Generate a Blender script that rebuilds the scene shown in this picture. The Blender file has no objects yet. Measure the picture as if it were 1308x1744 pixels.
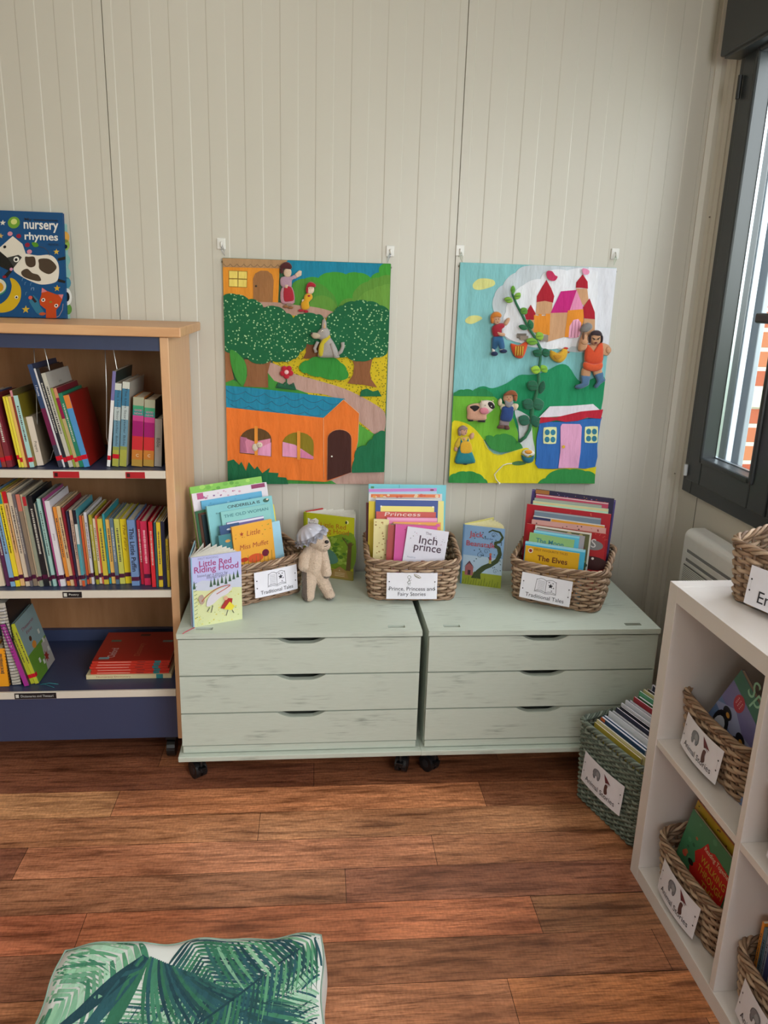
import bpy, bmesh, math, random
import numpy as np
from mathutils import Vector, Matrix, noise
from mathutils.geometry import tessellate_polygon
random.seed(7)
PI = math.pi
rad = math.radians
scene = bpy.context.scene
COL = scene.collection

# ------------------------------------------------------------------ camera, world, light, exposure
cam_d = bpy.data.cameras.new('camera'); cam = bpy.data.objects.new('camera', cam_d); COL.objects.link(cam)
scene.camera = cam
cam_d.sensor_fit = 'VERTICAL'; cam_d.sensor_height = 24.0; cam_d.lens = 24.0 * 1321.1 / 1744.0
cam_d.clip_start = 0.02
def cam_basis(yaw, pitch, roll):
    y, p, r = rad(yaw), rad(pitch), rad(roll)
    f = Vector((-math.sin(y)*math.cos(p), math.cos(y)*math.cos(p), math.sin(p)))
    rt = Vector((math.cos(y), math.sin(y), 0)); up = rt.cross(f)
    rt2 = rt*math.cos(r) + up*math.sin(r); up2 = -rt*math.sin(r) + up*math.cos(r)
    return Matrix((rt2, up2, -f)).transposed().to_4x4()
cam.matrix_world = Matrix.Translation((-0.0709, -2.4369, 1.3684)) @ cam_basis(-5.9532, -15.7746, 1.8097)

vs = scene.view_settings
vs.view_transform = 'Standard'; vs.look = 'None'; vs.gamma = 1.0; vs.use_curve_mapping = False
vs.exposure = 0.0

world = bpy.data.worlds.new('world'); scene.world = world; world.use_nodes = True
nt = world.node_tree; nt.nodes.clear()
wo = nt.nodes.new('ShaderNodeOutputWorld'); bg = nt.nodes.new('ShaderNodeBackground')
tc = nt.nodes.new('ShaderNodeTexCoord'); sp = nt.nodes.new('ShaderNodeSeparateXYZ'); cr = nt.nodes.new('ShaderNodeValToRGB')
mr = nt.nodes.new('ShaderNodeMapRange'); mr.inputs['From Min'].default_value = -1; mr.inputs['From Max'].default_value = 1
nt.links.new(tc.outputs['Generated'], sp.inputs[0]); nt.links.new(sp.outputs['Z'], mr.inputs['Value'])
nt.links.new(mr.outputs[0], cr.inputs[0]); nt.links.new(cr.outputs[0], bg.inputs[0]); nt.links.new(bg.outputs[0], wo.inputs[0])
el = cr.color_ramp.elements
el[0].position = 0.0; el[0].color = (0.16, 0.22, 0.08, 1); el[1].position = 1.0; el[1].color = (0.80, 0.90, 1.0, 1)
e = el.new(0.49); e.color = (0.22, 0.30, 0.10, 1); e = el.new(0.53); e.color = (0.45, 0.55, 0.38, 1); e = el.new(0.62); e.color = (0.95, 0.98, 1.0, 1)
bg.inputs[1].default_value = 3.4

def area_light(name, loc, target, sx, sy, power, color):
    l = bpy.data.lights.new(name, 'AREA'); l.shape = 'RECTANGLE'; l.size = sx; l.size_y = sy; l.energy = power; l.color = color
    o = bpy.data.objects.new(name, l); COL.objects.link(o); o.location = loc
    d = Vector(target) - Vector(loc); o.rotation_euler = d.to_track_quat('-Z', 'Y').to_euler(); return o
# daylight entering through the window of the right wall; the other two are added fill
area_light('window_daylight', (1.45, -0.62, 1.75), (0.2, -0.5, 0.9), 1.0, 1.3, 24, (0.90, 0.96, 1.0))
area_light('side_fill_light', (1.22, -2.75, 1.55), (-0.6, -0.9, 0.7), 1.7, 1.3, 66, (0.95, 0.98, 1.0))  # added to light the room from an unseen window further back
area_light('back_fill_light', (-0.6, -4.7, 1.6), (0.0, 0.0, 0.9), 2.2, 1.3, 6, (1.0, 0.97, 0.90))  # weak fill added behind the camera
# warm fill added overhead, no ceiling panels are modelled
area_light('ceiling_fill_front', (-0.5, -1.25, 2.66), (-0.5, -1.25, 0), 0.6, 0.6, 4, (1.0, 0.95, 0.84))
area_light('ceiling_fill_back', (-0.5, -3.3, 2.66), (-0.5, -3.3, 0), 0.6, 0.6, 5, (1.0, 0.95, 0.84))

# ------------------------------------------------------------------ materials
def lin(h):
    h = h.lstrip('#'); c = [int(h[i:i+2], 16)/255 for i in (0, 2, 4)]
    return tuple([(x/12.92 if x <= 0.04045 else ((x+0.055)/1.055)**2.4) for x in c] + [1.0])
_mats = {}
def mat(hexc, kind='paper', rough=None):
    key = (hexc, kind, rough)
    if key in _mats: return _mats[key]
    m = bpy.data.materials.new('%s_%s' % (kind, hexc.strip('#'))); m.use_nodes = True
    t = m.node_tree; b = t.nodes['Principled BSDF']; c = lin(hexc)
    R = {'paper': .38, 'gloss': .22, 'felt': .95, 'cloth': .9, 'paint': .5, 'plastic': .35, 'metal': .3, 'wicker': .6, 'pages': .85, 'laminate': .3, 'frame': .32, 'fur': .95, 'satin': .35, 'plain': .5}.get(kind, .5)
    b.inputs['Roughness'].default_value = R if rough is None else rough
    tex = t.nodes.new('ShaderNodeTexCoord'); nz = t.nodes.new('ShaderNodeTexNoise'); mp = t.nodes.new('ShaderNodeMapping')
    t.links.new(tex.outputs['Object'], mp.inputs[0]); t.links.new(mp.outputs[0], nz.inputs['Vector'])
    sc, amt, bump, dist = {'paper': (30, .05, 0, 0), 'gloss': (20, .04, 0, 0), 'felt': (320, .16, .25, .0006), 'cloth': (20, .18, .8, .009), 'paint': (40, .04, .05, .0005),
        'plastic': (60, .03, .03, .0003), 'metal': (80, .05, 0, 0), 'wicker': (60, .45, .4, .0012), 'pages': (140, .12, .1, .0003), 'laminate': (12, .04, 0, 0), 'frame': (50, .05, .04, .0003),
        'fur': (260, .30, .9, .002), 'satin': (60, .12, .3, .001)}.get(kind, (30, .03, 0, 0))
    if kind == 'cloth': mp.inputs['Scale'].default_value = (1.7, 1, .55)
    nz.inputs['Scale'].default_value = sc; nz.inputs['Detail'].default_value = 3
    mx = t.nodes.new('ShaderNodeMix'); mx.data_type = 'RGBA'
    lo = tuple(x*(1-amt) for x in c[:3]) + (1,); hi = tuple(min(1, x*(1+amt)) for x in c[:3]) + (1,)
    mx.inputs[6].default_value = lo; mx.inputs[7].default_value = hi
    t.links.new(nz.outputs['Fac'], mx.inputs[0]); t.links.new(mx.outputs[2], b.inputs['Base Color'])
    if bump:
        bp = t.nodes.new('ShaderNodeBump'); bp.inputs['Strength'].default_value = bump; bp.inputs['Distance'].default_value = dist
        t.links.new(nz.outputs['Fac'], bp.inputs['Height']); t.links.new(bp.outputs[0], b.inputs['Normal'])
    if kind == 'metal': b.inputs['Metallic'].default_value = 0.9
    if kind in ('felt', 'fur'): b.inputs['Sheen Weight'].default_value = .3
    _mats[key] = m; return m

def custom(name):
    m = bpy.data.materials.new(name); m.use_nodes = True; t = m.node_tree
    return m, t, t.nodes['Principled BSDF'], t.nodes, t.links
def noise_at(t, scale, stretch=(1,1,1), detail=4, coord='Object', rot=0):
    tex = t.nodes.new('ShaderNodeTexCoord'); mp = t.nodes.new('ShaderNodeMapping'); nz = t.nodes.new('ShaderNodeTexNoise')
    mp.inputs['Scale'].default_value = stretch; mp.inputs['Rotation'].default_value = (0, 0, rot)
    t.links.new(tex.outputs[coord], mp.inputs[0]); t.links.new(mp.outputs[0], nz.inputs['Vector'])
    nz.inputs['Scale'].default_value = scale; nz.inputs['Detail'].default_value = detail; return nz
def ramp(t, src, stops):
    r = t.nodes.new('ShaderNodeValToRGB'); t.links.new(src, r.inputs[0]); e = r.color_ramp.elements
    e[0].position = stops[0][0]; e[0].color = stops[0][1]; e[1].position = stops[-1][0]; e[1].color = stops[-1][1]
    for p, c in stops[1:-1]: x = e.new(p); x.color = c
    return r
def mixc(t, fac, a, b, mode='MIX'):
    m = t.nodes.new('ShaderNodeMix'); m.data_type = 'RGBA'; m.blend_type = mode
    for i, v in ((0, fac), (6, a), (7, b)):
        if hasattr(v, 'node'): t.links.new(v, m.inputs[i])
        else: m.inputs[i].default_value = v
    return m.outputs[2]

def wood_mat(name, c1, c2, stretch, rough=.42):
    m, t, b, N, L = custom(name)
    n1 = noise_at(t, 6, stretch, 6); n2 = noise_at(t, 30, stretch, 3)
    r = ramp(t, n1.outputs['Fac'], [(.3, lin(c1)), (.7, lin(c2))])
    c = mixc(t, .25, r.outputs[0], mixc(t, n2.outputs['Fac'], lin(c1), lin(c2)))
    L.new(c, b.inputs['Base Color']); b.inputs['Roughness'].default_value = rough; return m
BEECH_H = wood_mat('beech_horizontal', '#c79468', '#d9aa7c', (1, 8, 8))
BEECH_V = wood_mat('beech_vertical', '#cb9a70', '#dcb288', (8, 8, 1))
BEECH_BACK = wood_mat('beech_back_panel', '#94663f', '#a97b52', (6, 6, 1), .5)

def sage_mat():
    m, t, b, N, L = custom('sage_chalk_paint')
    n1 = noise_at(t, 16, (1, 9, 10), 7); n2 = noise_at(t, 5, (1.2, 2, 2.5), 3); n3 = noise_at(t, 40, (1, 8, 10), 4)
    r1 = ramp(t, n1.outputs['Fac'], [(.50, (0, 0, 0, 1)), (.70, (1, 1, 1, 1))]); r2 = ramp(t, n2.outputs['Fac'], [(.50, (0, 0, 0, 1)), (.68, (1, 1, 1, 1))])
    mul = t.nodes.new('ShaderNodeMath'); mul.operation = 'MULTIPLY'; L.new(r1.outputs[0], mul.inputs[0]); L.new(r2.outputs[0], mul.inputs[1])
    base = mixc(t, n3.outputs['Fac'], lin('#b7c0b2'), lin('#c4ccc0'))
    L.new(mixc(t, mul.outputs[0], base, lin('#8a9287')), b.inputs['Base Color'])
    b.inputs['Roughness'].default_value = .5
    bp = N.new('ShaderNodeBump'); bp.inputs['Strength'].default_value = .2; bp.inputs['Distance'].default_value = .0006
    L.new(n3.outputs['Fac'], bp.inputs['Height']); L.new(bp.outputs[0], b.inputs['Normal']); return m
SAGE = sage_mat()
SAGE_DARK = mat('#6d756b', 'paint')

def floor_mat():
    m, t, b, N, L = custom('plank_floor')
    at = N.new('ShaderNodeAttribute'); at.attribute_name = 'plank_tone'
    rot = rad(0.63)
    n1 = noise_at(t, 3.0, (1.6, 16, 1), 8, rot=rot); n2 = noise_at(t, 22, (1.0, 14, 1), 6, rot=rot); n3 = noise_at(t, 2.2, (1.2, 3.5, 1), 4, rot=rot)
    n1.inputs['Distortion'].default_value = .6
    # cross-grain flecks (rays) as the photo's oak print shows
    n4 = noise_at(t, 60, (3.0, 1.4, 1), 3, rot=rot)
    g = ramp(t, n1.outputs['Fac'], [(.30, (.46, .40, .36, 1)), (.5, (1.05, 1.05, 1.05, 1)), (.72, (1.35, 1.32, 1.28, 1))])
    c = mixc(t, 1.0, mixc(t, 1.0, at.outputs['Color'], (.90, .93, .90, 1), 'MULTIPLY'), g.outputs[0], 'MULTIPLY')
    g2 = ramp(t, n2.outputs['Fac'], [(.34, (.60, .54, .50, 1)), (.56, (1.10, 1.10, 1.10, 1))])
    c = mixc(t, .95, c, g2.outputs[0], 'MULTIPLY')
    g3 = ramp(t, n3.outputs['Fac'], [(.33, (.66, .58, .54, 1)), (.60, (1.25, 1.25, 1.25, 1))])
    c = mixc(t, .75, c, g3.outputs[0], 'MULTIPLY')
    g4 = ramp(t, n4.outputs['Fac'], [(.40, (.86, .84, .82, 1)), (.60, (1.08, 1.08, 1.08, 1))])
    c = mixc(t, .7, c, g4.outputs[0], 'MULTIPLY')
    L.new(c, b.inputs['Base Color']); b.inputs['Roughness'].default_value = .36
    bp = N.new('ShaderNodeBump'); bp.inputs['Strength'].default_value = .15; bp.inputs['Distance'].default_value = .0008
    L.new(n2.outputs['Fac'], bp.inputs['Height']); L.new(bp.outputs[0], b.inputs['Normal']); return m

def wall_mat(name, c):
    m, t, b, N, L = custom(name)
    n = noise_at(t, 1.2, (1, 1, 1), 3); n2 = noise_at(t, 90, (1, 1, 1), 2)
    a = lin(c)
    L.new(mixc(t, n.outputs['Fac'], tuple(x*.965 for x in a[:3])+(1,), tuple(min(1, x*1.03) for x in a[:3])+(1,)), b.inputs['Base Color'])
    b.inputs['Roughness'].default_value = .38
    bp = N.new('ShaderNodeBump'); bp.inputs['Strength'].default_value = .06; bp.inputs['Distance'].default_value = .0005
    L.new(n2.outputs['Fac'], bp.inputs['Height']); L.new(bp.outputs[0], b.inputs['Normal']); return m
WALL = wall_mat('wall_sheet', '#c8c3b8'); TRIM = wall_mat('wall_trim', '#cdc8be')

def brick_mat():
    m, t, b, N, L = custom('red_brick')
    tex = N.new('ShaderNodeTexCoord'); mp = N.new('ShaderNodeMapping'); mp.inputs['Rotation'].default_value = (rad(-90), 0, 0)
    mp.inputs['Location'].default_value = (0.06, 0, 0)
    L.new(tex.outputs['Object'], mp.inputs[0]); bk = N.new('ShaderNodeTexBrick'); L.new(mp.outputs[0], bk.inputs['Vector'])
    bk.inputs['Scale'].default_value = 1.0; bk.inputs['Brick Width'].default_value = .225; bk.inputs['Row Height'].default_value = .075
    bk.inputs['Mortar Size'].default_value = .009; bk.inputs['Mortar Smooth'].default_value = .2
    bk.inputs['Color1'].default_value = lin('#b4553f'); bk.inputs['Color2'].default_value = lin('#c9805a'); bk.inputs['Mortar'].default_value = lin('#d8d2c8')
    L.new(bk.outputs['Color'], b.inputs['Base Color']); b.inputs['Roughness'].default_value = .9
    bp = N.new('ShaderNodeBump'); bp.invert = True; bp.inputs['Strength'].default_value = .5; bp.inputs['Distance'].default_value = .006
    L.new(bk.outputs['Fac'], bp.inputs['Height']); L.new(bp.outputs[0], b.inputs['Normal']); return m

def glass_mat():
    m, t, b, N, L = custom('window_glass')
    t.nodes.remove(b); out = [n for n in N if n.type == 'OUTPUT_MATERIAL'][0]
    tr = N.new('ShaderNodeBsdfTransparent'); gl = N.new('ShaderNodeBsdfGlossy'); gl.inputs['Roughness'].default_value = .02
    fr = N.new('ShaderNodeLayerWeight'); pw = N.new('ShaderNodeMath'); pw.operation = 'POWER'; pw.inputs[1].default_value = 5; L.new(fr.outputs['Facing'], pw.inputs[0])
    ma = N.new('ShaderNodeMath'); ma.operation = 'MULTIPLY_ADD'; ma.inputs[1].default_value = .5; ma.inputs[2].default_value = .03; L.new(pw.outputs[0], ma.inputs[0]); mx = N.new('ShaderNodeMixShader')
    L.new(ma.outputs[0], mx.inputs[0]); L.new(tr.outputs[0], mx.inputs[1]); L.new(gl.outputs[0], mx.inputs[2]); L.new(mx.outputs[0], out.inputs[0]); return m

def dotted(name, base, dot, scale, r=.22, kind_bump=True):
    m, t, b, N, L = custom(name)
    tex = N.new('ShaderNodeTexCoord'); vo = N.new('ShaderNodeTexVoronoi'); vo.inputs['Scale'].default_value = scale
    L.new(tex.outputs['Object'], vo.inputs['Vector'])
    rr = ramp(t, vo.outputs['Distance'], [(r*.8, (1, 1, 1, 1)), (r*1.2, (0, 0, 0, 1))])
    n = noise_at(t, 20, (1, 1, 1), 3)
    base2 = mixc(t, n.outputs['Fac'], tuple(x*.8 for x in lin(base)[:3])+(1,), tuple(x*1.2 for x in lin(base)[:3])+(1,))
    L.new(mixc(t, rr.outputs[0], base2, lin(dot)), b.inputs['Base Color']); b.inputs['Roughness'].default_value = .9
    bp = N.new('ShaderNodeBump'); bp.inputs['Strength'].default_value = .5; bp.inputs['Distance'].default_value = .003
    L.new(n.outputs['Fac'], bp.inputs['Height']); L.new(bp.outputs[0], b.inputs['Normal']); return m

# ------------------------------------------------------------------ mesh builder
class MB:
    def __init__(s, M=None): s.v = []; s.f = []; s.m = []; s.mats = []; s.M = M; s.smooth = []
    def mi(s, m):
        if isinstance(m, str): m = mat(m)
        if m not in s.mats: s.mats.append(m)
        return s.mats.index(m)
    def add(s, vs, fs, m, smooth=False):
        o = len(s.v); s.v += [Vector(p) for p in vs] if s.M is None else [s.M @ Vector(p) for p in vs]
        k = s.mi(m)
        for f in fs: s.f.append([i+o for i in f]); s.m.append(k); s.smooth.append(smooth)
        return s
    def box(s, x0, x1, y0, y1, z0, z1, m, bev=0):
        if bev <= 0:
            vs = [(x0,y0,z0),(x1,y0,z0),(x1,y1,z0),(x0,y1,z0),(x0,y0,z1),(x1,y0,z1),(x1,y1,z1),(x0,y1,z1)]
            return s.add(vs, [(0,3,2,1),(4,5,6,7),(0,1,5,4),(1,2,6,5),(2,3,7,6),(3,0,4,7)], m)
        bm = bmesh.new(); bmesh.ops.create_cube(bm, size=1)
        for v in bm.verts: v.co = Vector(((x0+x1)/2 + v.co.x*(x1-x0), (y0+y1)/2 + v.co.y*(y1-y0), (z0+z1)/2 + v.co.z*(z1-z0)))
        bmesh.ops.bevel(bm, geom=bm.edges[:], offset=bev, segments=2, profile=.5, affect='EDGES')
        bm.verts.index_update(); s.add([v.co[:] for v in bm.verts], [[v.index for v in f.verts] for f in bm.faces], m); bm.free(); return s
    def quad(s, a, b, c, d, m): return s.add([a, b, c, d], [(0,1,2,3)], m)
    def prism(s, pts, d0, d1, m, axis='y'):
        # polygon in local (x,z) extruded from y=d0 (back) to y=d1 (front, smaller y); axis='z': polygon in (x,y) extruded in z
        n = len(pts); ar = sum(pts[i][0]*pts[(i+1)%n][1]-pts[(i+1)%n][0]*pts[i][1] for i in range(n))
        if ar < 0: pts = pts[::-1]
        tri = tessellate_polygon([[Vector((p[0], p[1], 0)) for p in pts]])
        if axis == 'y': P = lambda p, d: (p[0], d, p[1])
        elif axis == 'x': P = lambda p, d: (d, p[0], p[1])
        else: P = lambda p, d: (p[0], p[1], d)
        vs = [P(p, d0) for p in pts] + [P(p, d1) for p in pts]; fs = []
        def nz(t): a, b, c = [pts[i] for i in t]; return (b[0]-a[0])*(c[1]-a[1])-(c[0]-a[0])*(b[1]-a[1])
        for t in tri:
            t = list(t) if nz(t) > 0 else list(t)[::-1]
            fs.append([i+n for i in t]); fs.append([i for i in t[::-1]])
        for i in range(n): j = (i+1) % n; fs.append((i, j, j+n, i+n))
        if axis == 'y' and d1 > d0 or axis == 'z' and d1 < d0 or axis == 'x' and d1 < d0: fs = [f[::-1] for f in fs]
        return s.add(vs, fs, m)
    def flat(s, pts, d, m):
        n = len(pts); ar = sum(pts[i][0]*pts[(i+1)%n][1]-pts[(i+1)%n][0]*pts[i][1] for i in range(n))
        if ar < 0: pts = pts[::-1]
        tri = tessellate_polygon([[Vector((p[0], p[1], 0)) for p in pts]])
        def nz(t): a, b, c = [pts[i] for i in t]; return (b[0]-a[0])*(c[1]-a[1])-(c[0]-a[0])*(b[1]-a[1])
        return s.add([(p[0], d, p[1]) for p in pts], [list(t) if nz(t) > 0 else list(t)[::-1] for t in tri], m)
    def tube(s, pts, r, m, sides=6, closed=False, taper=None, caps=True):
        pts = [Vector(p) for p in pts]; n = len(pts); vs = []; fs = []; up = None
        for i in range(n):
            a = pts[(i-1) % n] if (closed or i > 0) else pts[0]; b = pts[(i+1) % n] if (closed or i < n-1) else pts[-1]
            t = (b-a).normalized() if (b-a).length > 1e-9 else Vector((0, 0, 1))
            if up is None: up = t.orthogonal().normalized() if abs(t.z) > .8 else Vector((0, 0, 1))
            u = (up - t*up.dot(t))
            u = u.normalized() if u.length > 1e-6 else t.orthogonal().normalized()
            if not closed or abs(t.z) > .95: up = u
            w = t.cross(u); rr = r if taper is None else r*taper(i/(n-1 if n > 1 else 1))
            for k in range(sides): an = 2*PI*k/sides; vs.append(pts[i] + u*(rr*math.cos(an)) + w*(rr*math.sin(an)))
        for i in range(n if closed else n-1):
            j = (i+1) % n
            for k in range(sides): l = (k+1) % sides; fs.append((i*sides+k, i*sides+l, j*sides+l, j*sides+k))
        if not closed and caps: fs.append(list(range(sides))[::-1]); fs.append([(n-1)*sides+k for k in range(sides)])
        return s.add(vs, fs, m, True)
    def cyl(s, c, r, h, m, axis='z', n=20, r2=None):
        r2 = r if r2 is None else r2; vs = []
        for hh, rr in ((0, r), (h, r2)):
            for k in range(n):
                a = 2*PI*k/n; p = (rr*math.cos(a), rr*math.sin(a), hh)
                p = {'z': p, 'x': (p[2], p[0], p[1]), 'y': (p[1], p[2], p[0])}[axis]
                vs.append((c[0]+p[0], c[1]+p[1], c[2]+p[2]))
        fs = [(k, (k+1)%n, (k+1)%n+n, k+n) for k in range(n)] + [list(range(n))[::-1], list(range(n, 2*n))]
        return s.add(vs, fs, m)
    def ell(s, c, r, m, R=None, nu=14, nv=9):
        vs = []; fs = []
        for i in range(nv+1):
            th = PI*i/nv
            for j in range(nu):
                ph = 2*PI*j/nu; p = Vector((r[0]*math.sin(th)*math.cos(ph), r[1]*math.sin(th)*math.sin(ph), r[2]*math.cos(th)))
                if R is not None: p = R @ p
                vs.append(Vector(c)+p)
        for i in range(nv):
            for j in range(nu): k = (j+1) % nu; fs.append((i*nu+j, (i+1)*nu+j, (i+1)*nu+k, i*nu+k))
        return s.add(vs, fs, m, True)
    def puff(s, pts, y0, depth, m, rings=4):
        n = len(pts); cx = sum(p[0] for p in pts)/n; cz = sum(p[1] for p in pts)/n
        ar = sum(pts[i][0]*pts[(i+1)%n][1]-pts[(i+1)%n][0]*pts[i][1] for i in range(n))
        if ar < 0: pts = pts[::-1]
        vs = []; fs = []
        for k in range(rings+1):
            a = (PI/2)*k/rings; sc = math.cos(a)*.35+.65 if k < rings else 0; h = depth*(math.sin(a))
            if k < rings: sc = 1 - .55*(1-math.cos(a)) - .0
            for p in pts: vs.append((cx+(p[0]-cx)*sc, y0-h, cz+(p[1]-cz)*sc)) if k < rings else None
        vs.append((cx, y0-depth, cz))
        for k in range(rings-1):
            for i in range(n): j = (i+1) % n; fs.append((k*n+i, k*n+j, (k+1)*n+j, (k+1)*n+i))
        c = len(vs)-1
        for i in range(n): fs.append(((rings-1)*n+i, (rings-1)*n+(i+1) % n, c))
        fs.append(list(range(n))[::-1])
        return s.add(vs, fs, m, True)
    def text(s, body, m, org, w, h=None, xd=(1,0,0), yd=(0,0,1), lift=.0003, align='l', shear=0, bold=0):
        V, F, bw, bh = text_geo(body, shear, bold)
        if not V: return s
        xd = Vector(xd); yd = Vector(yd); nd = xd.cross(yd); org = Vector(org)
        sx = w/bw; sy = sx if h is None else h/bh
        ox = {'l': 0, 'c': -w/2, 'r': -w}[align]
        return s.add([org + xd*(x*sx+ox) + yd*(y*sy) + nd*lift for x, y in V], F, m)
    def mesh(s, name):
        me = bpy.data.meshes.new(name); me.from_pydata([v[:] for v in s.v], [], s.f)
        for m in s.mats: me.materials.append(m)
        me.polygons.foreach_set('material_index', s.m); me.polygons.foreach_set('use_smooth', s.smooth); me.update(); return me
    def build(s, name, parent=None, mesh=None):
        o = bpy.data.objects.new(name, mesh or s.mesh(name)); COL.objects.link(o)
        if parent is not None: o.parent = parent
        return o

_tg = {}
def text_geo(body, shear=0, bold=0):
    k = (body, shear, bold)
    if k in _tg: return _tg[k]
    cu = bpy.data.curves.new('glyphs', 'FONT'); cu.body = body; cu.size = 1; cu.resolution_u = 3; cu.shear = shear; cu.offset = bold; cu.fill_mode = 'BOTH'
    ob = bpy.data.objects.new('glyphs', cu); me = ob.to_mesh()
    V = [(v.co.x, v.co.y) for v in me.vertices]; F = []
    for p in me.polygons:
        if p.normal.z < 0: F.append(list(p.vertices)[::-1])
        else: F.append(list(p.vertices))
    ob.to_mesh_clear(); bpy.data.objects.remove(ob); bpy.data.curves.remove(cu)
    if V:
        x0 = min(v[0] for v in V); x1 = max(v[0] for v in V); y0 = min(v[1] for v in V); y1 = max(v[1] for v in V)
        V = [(a-x0, b-y0) for a, b in V]; r = (V, F, x1-x0, y1-y0)
    else: r = ([], [], 1, 1)
    _tg[k] = r; return r

def smooth_closed(P, k=5):
    n = len(P); out = []
    for i in range(n):
        p0, p1, p2, p3 = P[i-1], P[i], P[(i+1) % n], P[(i+2) % n]
        for j in range(k):
            t = j/k; t2 = t*t; t3 = t2*t
            out.append(tuple(.5*((2*p1[a]) + (-p0[a]+p2[a])*t + (2*p0[a]-5*p1[a]+4*p2[a]-p3[a])*t2 + (-p0[a]+3*p1[a]-3*p2[a]+p3[a])*t3) for a in (0, 1)))
    return out
def scallop(P, out=14, k=6, which=None):
    # replaces edges of a closed polygon by outward round bumps (which: set of edge indexes)
    n = len(P); ar = sum(P[i][0]*P[(i+1)%n][1]-P[(i+1)%n][0]*P[i][1] for i in range(n)); sg = 1 if ar > 0 else -1; res = []
    for i in range(n):
        a, b = P[i], P[(i+1) % n]; res.append(a)
        if which is not None and i not in which: continue
        dx, dy = b[0]-a[0], b[1]-a[1]; L = math.hypot(dx, dy) or 1; nx, ny = dy/L*sg, -dx/L*sg
        for j in range(1, k):
            t = j/k; h = out*math.sin(PI*t)**.7; res.append((a[0]+dx*t+nx*h, a[1]+dy*t+ny*h))
    return res
def ngon(cx, cy, rx, ry=None, n=20, a0=0):
    ry = rx if ry is None else ry
    return [(cx+rx*math.cos(a0+2*PI*i/n), cy+ry*math.sin(a0+2*PI*i/n)) for i in range(n)]
def star(cx, cy, r, n=5, inner=.45, a0=PI/2):
    return [(cx+(r if i % 2 == 0 else r*inner)*math.cos(a0+PI*i/n), cy+(r if i % 2 == 0 else r*inner)*math.sin(a0+PI*i/n)) for i in range(2*n)]
def homography(src, dst):
    A = []; B = []
    for (x, y), (u, v) in zip(src, dst):
        A.append([x, y, 1, 0, 0, 0, -u*x, -u*y]); B.append(u); A.append([0, 0, 0, x, y, 1, -v*x, -v*y]); B.append(v)
    h = np.linalg.solve(np.array(A, float), np.array(B, float))
    def f(p):
        x, y = p; w = h[6]*x+h[7]*y+1; return (float((h[0]*x+h[1]*y+h[2])/w), float((h[3]*x+h[4]*y+h[5])/w))
    return f

# ------------------------------------------------------------------ things
def thing(name, label, cat, loc=(0,0,0), rot=(0,0,0), group=None, M=None):
    o = bpy.data.objects.new(name, None); COL.objects.link(o); o.empty_display_size = .05
    if M is not None: o.matrix_world = M
    else: o.location = loc; o.rotation_euler = rot
    o['label'] = label; o['category'] = cat
    if group: o['group'] = group
    return o
def tag(o, label, cat, group=None):
    o['label'] = label; o['category'] = cat
    if group: o['group'] = group
    return o
def struct(name, mb):
    o = mb.build(name); o['kind'] = 'structure'; return o
def dup(root, loc=None, rot=None, label=None, group=None):
    r = root.copy(); COL.objects.link(r)
    if loc is not None: r.location = loc
    if rot is not None: r.rotation_euler = rot
    if label: r['label'] = label
    if group: r['group'] = group
    for ch in list(root.children):
        c = ch.copy(); COL.objects.link(c); c.parent = r
        for g in list(ch.children):
            d = g.copy(); COL.objects.link(d); d.parent = c
    return r

# ================================================================== THE ROOM
XL, XR, YB, HC = -3.2, 1.16, -4.9, 2.72
# back wall: ribbed metal sheet, 100 mm rib period, seams every metre
mb = MB(); prof = []; x = -3.2; p = .1; x0 = -0.6473; seams = [-1.622, -0.622, 0.376, 1.376, -2.622]
k = math.floor((XL-x0)/p)
while x0+k*p < XR+.05:
    a = x0+k*p; prof += [(a-.0014, 0.0), (a+.0014, -.0010), (a+.05-.0014, -.0010), (a+.05+.0014, 0.0)]; k += 1
P2 = []
for (a, y) in prof:
    P2.append((a, y))
for s in seams:
    P2 = [q for q in P2 if abs(q[0]-s) > .0022]
    yy = [y for a, y in P2 if a < s][-1] if any(a < s for a, y in P2) else 0
    P2 += [(s-.0014, yy), (s-.0007, .006), (s+.0007, .006), (s+.0014, yy)]; P2.sort()
vs = [(a, y, 0) for a, y in P2] + [(a, y, HC) for a, y in P2]; n = len(P2)
mb.add(vs, [(i, i+1, i+1+n, i+n) for i in range(n-1)], WALL)
mb.box(XL, XR+.2, .008, .06, 0, HC, WALL)
struct('wall_back', mb)
mb = MB(); mb.box(XL-.06, XL, YB, .02, 0, HC, WALL); struct('wall_left', mb)
# right wall with two window openings
W1 = (-1.06, -0.085, .78, 2.15)      # y0,y1,z0,z1 of the visible window
W2 = (-3.75, -1.95, .85, 2.15)  # unseen opening, added to light the room
mb = MB()
def wall_x(y0, y1, z0, z1): mb.box(XR, XR+.06, y0, y1, z0, z1, WALL)
wall_x(W1[1]-.02, .06, 0, HC)
wall_x(W1[0]+.02, W1[1]-.02, 0, W1[2]+.02); wall_x(W1[0]+.02, W1[1]-.02, W1[3]-.02, HC)
wall_x(W2[1], W1[0]+.02, 0, HC); wall_x(W2[0], W2[1], 0, W2[2]); wall_x(W2[0], W2[1], W2[3], HC); wall_x(YB, W2[0], 0, HC)
struct('wall_right', mb)
mb = MB()
mb.box(XR-.0015, XR+.0005, -.172, -.170, 0, .775, '#7c776d'); struct('trim_3', mb)
mb = MB(); wb = (-1.7, .5, .95, 2.2)
mb.box(XL, wb[0], YB-.06, YB, 0, HC, WALL); mb.box(wb[1], XR+.06, YB-.06, YB, 0, HC, WALL)
mb.box(wb[0], wb[1], YB-.06, YB, 0, wb[2], WALL); mb.box(wb[0], wb[1], YB-.06, YB, wb[3], HC, WALL)
struct('wall_rear', mb)
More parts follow.
